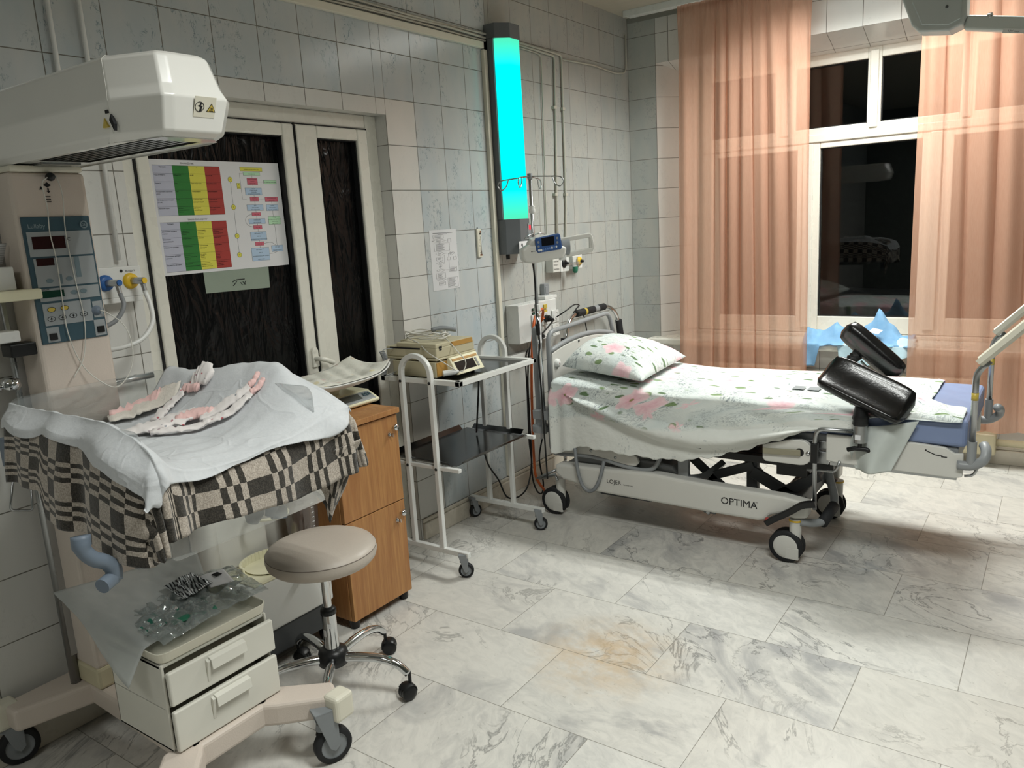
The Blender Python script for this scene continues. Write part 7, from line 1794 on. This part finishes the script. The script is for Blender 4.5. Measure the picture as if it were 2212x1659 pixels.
# black padded frame behind the bed head
fr = thing('padded_chrome_frame', 'black padded chrome frame standing behind the bed headboard', 'frame', (0.10, -0.75, 0))
P_ = [(0.10, -1.20, 0.12), (0.09, -1.115, 0.86), (0.08, -1.02, 0.955), (0.08, -0.55, 0.958), (0.09, -0.45, 0.90), (0.11, -0.28, 0.12)]
mb = MB(); mb.tube(round_path(P_, 0.07), 0.013, 12)
mb.tube([(0.10, -1.20, 0.015), (0.10, -1.20, 0.13)], 0.012, 10); mb.tube([(0.11, -0.28, 0.015), (0.11, -0.28, 0.13)], 0.012, 10); mb.tube([(0.10, -1.18, 0.28), (0.11, -0.32, 0.28)], 0.009, 8)
mb.build('chrome_tube', M['chrome'], fr)
for a, b in (((0.08, -0.97, 0.9555), (0.08, -0.60, 0.9575)), ((0.0925, -0.43, 0.85), (0.100, -0.36, 0.50)), ((0.092, -1.135, 0.83), (0.096, -1.17, 0.50))):
    m = MB(); m.tube([a, b], 0.0225, 16); g_ = m.build('foam_grip', M['black_rubber'], fr, 0.004)
m = MB(); m.lathe([(0.0229, -0.012), (0.0229, 0.012)], (0.08, -0.86, 0.956), (0, 1, 0), 16); m.build('yellow_label', M['key_yellow'], fr)
m = MB(); m.lathe([(0.0229, -0.025), (0.0229, 0.025)], (0.08, -0.72, 0.957), (0, 1, 0), 16); m.build('grey_label', M['bed_grey'], fr)
for y, x in ((-1.20, 0.10), (-0.28, 0.11)):
    m = MB(); m.cyl((x, y, 0), (x, y, 0.03), 0.018, 0.015, 14); m.build('rubber_tip', M['black_rubber'], fr)

# ================================================================ curtains
t = NT('sheer_peach_voile'); o_ = t.obj()
wv = t.noise(t.mapping(o_, (60, 60, 4)), 6, 2)
c1 = t.mix(wv, lin('D9A68C'), lin('E8BBA2'))
a_ = t.shader('ShaderNodeBsdfDiffuse', Color=c1); b_ = t.shader('ShaderNodeBsdfTranslucent', Color=c1)
ab = t.mixs(0.42, a_, b_)
tr_ = t.shader('ShaderNodeBsdfTransparent', Color=(1.0, 0.93, 0.88, 1))
M['voile'] = t.done(t.mixs(0.34, ab, tr_))
def curtain(name, label, ctrl_t, ctrl_b, zt, zb_fn, amp, seed, nfold):
    """ctrl: list of (s, x) mapping cloth length to position at top and bottom"""
    mb = MB(); nu, nv = 420, 46
    def f(u, v):
        xt = interp(u, ctrl_t); xb = interp(u, ctrl_b); k = v ** 0.8
        x = xt * (1 - k) + xb * k
        zb = zb_fn(x); z = zt + (zb - zt) * v
        ph = u * nfold * 2 * PI + 1.6 * nz(u * 6, seed) + 0.6 * nz(u * 9, v * 1.6, seed)
        a = amp * (0.55 + 0.45 * nz(u * 5, v * 1.1, seed + 4)) * (0.45 + 0.55 * sstep(0.0, 0.12, v))
        y = -0.150 + a * math.sin(ph) + 0.25 * a * math.sin(2.3 * ph + 1)
        x += (0.75 + 0.35 * nz(u * 4, seed + 9)) * a * math.cos(ph) * sstep(0.0, 0.08, v)
        if v < 0.03: y += 0.006 * math.sin(ph * 4)
        return Vector((x, y, z))
    mb.grid(f, nu, nv)
    o = mb.build(name, M['voile']); tag(o, label, 'curtain', 'peach voile curtains'); return o
curtain('voile_curtain', 'gathered sheer peach curtain left of the window gap, ending behind the bed', [(0, 0.425), (0.25, 0.66), (0.8, 1.02), (1, 1.255)], [(0, 0.39), (0.22, 0.60), (0.80, 1.08), (1, 1.27)], 2.805, lambda x: 0.25, 0.034, 1.3, 8.5)
curtain('voile_curtain', 'sheer peach curtain right of the window gap, hem above the heating pipe', [(0, 1.815), (0.2, 1.96), (0.6, 2.35), (1, 2.85)], [(0, 1.815), (0.25, 2.06), (0.6, 2.42), (1, 2.95)], 2.805, lambda x: 0.24 + 0.02 * math.sin(x * 5), 0.036, 5.7, 7.5)
mb = MB(); mb.box((0.075, -0.20, 2.805), (3.2, -0.10, 2.835)); mb.box((0.075, -0.205, 2.795), (3.2, -0.196, 2.835))
o = mb.build('curtain_rail', M['white_metal'], None, 0.002); tag(o, 'white ceiling curtain rail in front of the window', 'curtain rail')

# blue disposable drapes on the sill
t = NT('blue_nonwoven'); o_ = t.obj()
bb = t.bsdf(t.mix(t.noise(o_, 40, 3), lin('7FB2DA'), lin('9CC6E6')), 0.8, 0, t.bump(t.noise(o_, 25, 4), 0.4, 0.008), 0, 0, 0.2)
M['drape_blue'] = t.done(t.mixs(0.3, bb, t.shader('ShaderNodeBsdfTranslucent', Color=lin('8FC0E4'))))
M['drape_pale'] = simple('pale_blue_nonwoven', 'B4CFDA', 0.8, 0, 0.03, 0.4, 30)
def drape_sill(name, label, x0, x1, yb, hts, hang, mat, seed, parent=None):
    """heap on the sill whose front edge hangs over it"""
    mb = MB()
    def f(u, v):
        x = x0 + (x1 - x0) * u
        if v < 0.55:
            k = v / 0.55; y = yb + (-0.105 - yb) * k
            h = interp(u, hts) * math.sin(PI * min(1, k * 0.9 + 0.12)) ** 1.2
            n_ = nz(x * 16, y * 14, seed)
            return Vector((x + 0.012 * nz(x * 20, y * 20, seed + 4), y, 0.680 + h * (1 + 0.25 * n_) + 0.014 * abs(n_)))
        k = (v - 0.55) / 0.45; d = interp(u, hang)
        return Vector((x + 0.03 * k * (0.5 - u), -0.110 - 0.012 * math.sin(u * 14 + seed) * k - 0.006 * k, 0.680 - d * k))
    mb.grid(f, 50, 40)
    o = mb.build(name, mat, None, solid=0.0012); tag(o, label, 'drape', 'disposable drapes on the sill'); return o
drape_sill('blue_drape', 'blue disposable drape heaped on the sill beside the left curtain', 1.215, 1.47, 0.10, [(0, 0.09), (0.35, 0.06), (0.7, 0.12), (0.9, 0.09), (1, 0.01)], [(0, 0.14), (0.28, 0.14), (0.42, 0.01), (1, 0.0)], M['drape_blue'], 2.0)
dd = drape_sill('blue_drape', 'blue disposable drape with a white label peaked in front of the window pane', 1.50, 1.84, 0.06, [(0, 0.02), (0.2, 0.10), (0.42, 0.19), (0.6, 0.12), (0.8, 0.05), (1, 0.06)], [(0, 0.0), (1, 0.0)], M['drape_blue'], 6.0)
m = MB(); m.add([(1.60, -0.112, 0.765), (1.655, -0.112, 0.752), (1.68, -0.098, 0.775), (1.625, -0.098, 0.788)], [(0, 1, 2, 3)]); m.build('drape_label', M['paper'], dd, solid=0.0006)
drape_sill('pale_drape', 'pale bluish drape hanging over the sill edge behind the leg supports', 1.425, 1.86, -0.02, [(0, 0.01), (0.5, 0.03), (1, 0.04)], [(0, 0.10), (0.3, 0.13), (0.7, 0.10), (1, 0.05)], M['drape_pale'], 9.0)

# heating pipe under the window
hp = thing('heating_pipe', 'cream heating pipe with a wide box fitting below the right curtain', 'pipe', (2.3, -0.08, 0.12))
mb = MB(); mb.box((1.30, -0.12, 0.075), (2.29, -0.03, 0.20)); mb.build('pipe_box', M['cream_dark'], hp, 0.012, 3)
mb = MB(); mb.tube([(2.28, -0.075, 0.145), (3.4, -0.075, 0.145)], 0.021, 14); mb.build('pipe_run', M['cream_dark'], hp)
mb = MB(); mb.box((0.55, -0.09, 0.16), (1.20, -0.02, 0.52)); mb.box((1.23, -0.09, 0.20), (2.15, -0.02, 0.50))
for k in range(20): mb.box((0.57 + 0.08 * k, -0.098, 0.20), (0.61 + 0.08 * k, -0.088, 0.48))
o = mb.build('radiator', M['cream'], None, 0.006); tag(o, 'cream radiator behind the bed below the window sill', 'radiator')

# ================================================================ examination lamp arm at the ceiling
la = thing('examination_lamp_arm', 'pale grey swivel lamp arm hanging in at the upper right', 'lamp arm', (2.1, -1.2, 2.3))
mb = MB()
mb.prism([(1.945, 2.242), (1.975, 2.212), (2.085, 2.196), (2.135, 2.214), (2.146, 2.250), (2.146, 2.33), (2.09, 2.42), (1.93, 2.42), (1.905, 2.35)], 'y', -1.26, -1.14)
mb.build('joint_housing', simple('pale_grey_plastic', 'B9BEBB', 0.45, 0, 0.02), la, 0.010, 3)
mb = MB(); mb.prism([(1.985, 2.236), (2.085, 2.220), (2.128, 2.236), (2.130, 2.40), (1.955, 2.40), (1.945, 2.33)], 'y', -1.266, -1.258); mb.build('housing_cover', simple('pale_grey_plastic_cover', 'B4BAB8', 0.45, 0, 0.02), la, 0.004)
mb = MB(); mb.lathe([(0, 0.004), (0.005, 0.004), (0.006, 0)], (2.075, -1.266, 2.29), (0, -1, 0), 12); mb.build('housing_screw', M['dark_grey'], la)
mb = MB(); mb.bar((2.14, -1.20, 2.226), (2.62, -1.20, 2.125), 0.05, 0.058); am = mb.build('swing_arm', simple('lamp_arm_enamel', 'C4C9C4', 0.4, 0, 0.02), la, 0.010, 3)
mb = MB(); mb.lathe([(0, 0.012), (0.010, 0.010), (0.012, 0)], (2.226, -1.215, 2.235), (0, -0.6, 0.8), 14); mb.build('arm_screw', M['chrome'], am)
mb = MB(); mb.prism([(2.272, 2.160), (2.40, 2.135), (2.40, 2.152), (2.277, 2.178)], 'y', -1.2262, -1.2254); lbm = mb.build('arm_label', M['white_metal'], am)
mb = MB(); mb.text('12V max', 0.012, Matrix.Translation((2.30, -1.2264, 2.160)) @ Matrix.Rotation(-0.2, 4, 'Y').inverted() @ MT if False else Matrix.Translation((2.29, -1.2264, 2.161)) @ Matrix.Rotation(0.2, 4, 'Y') @ MT, 0); mb.build('arm_label_print', M['ink'], am)
mb = MB(); mb.cyl((2.58, -1.20, 2.13), (2.58, -1.20, CH), 0.03, None, 20); mb.cyl((1.98, -1.20, 2.40), (1.98, -1.20, 2.50), 0.022, None, 16); mb.build('ceiling_column', M['white_metal'], la)
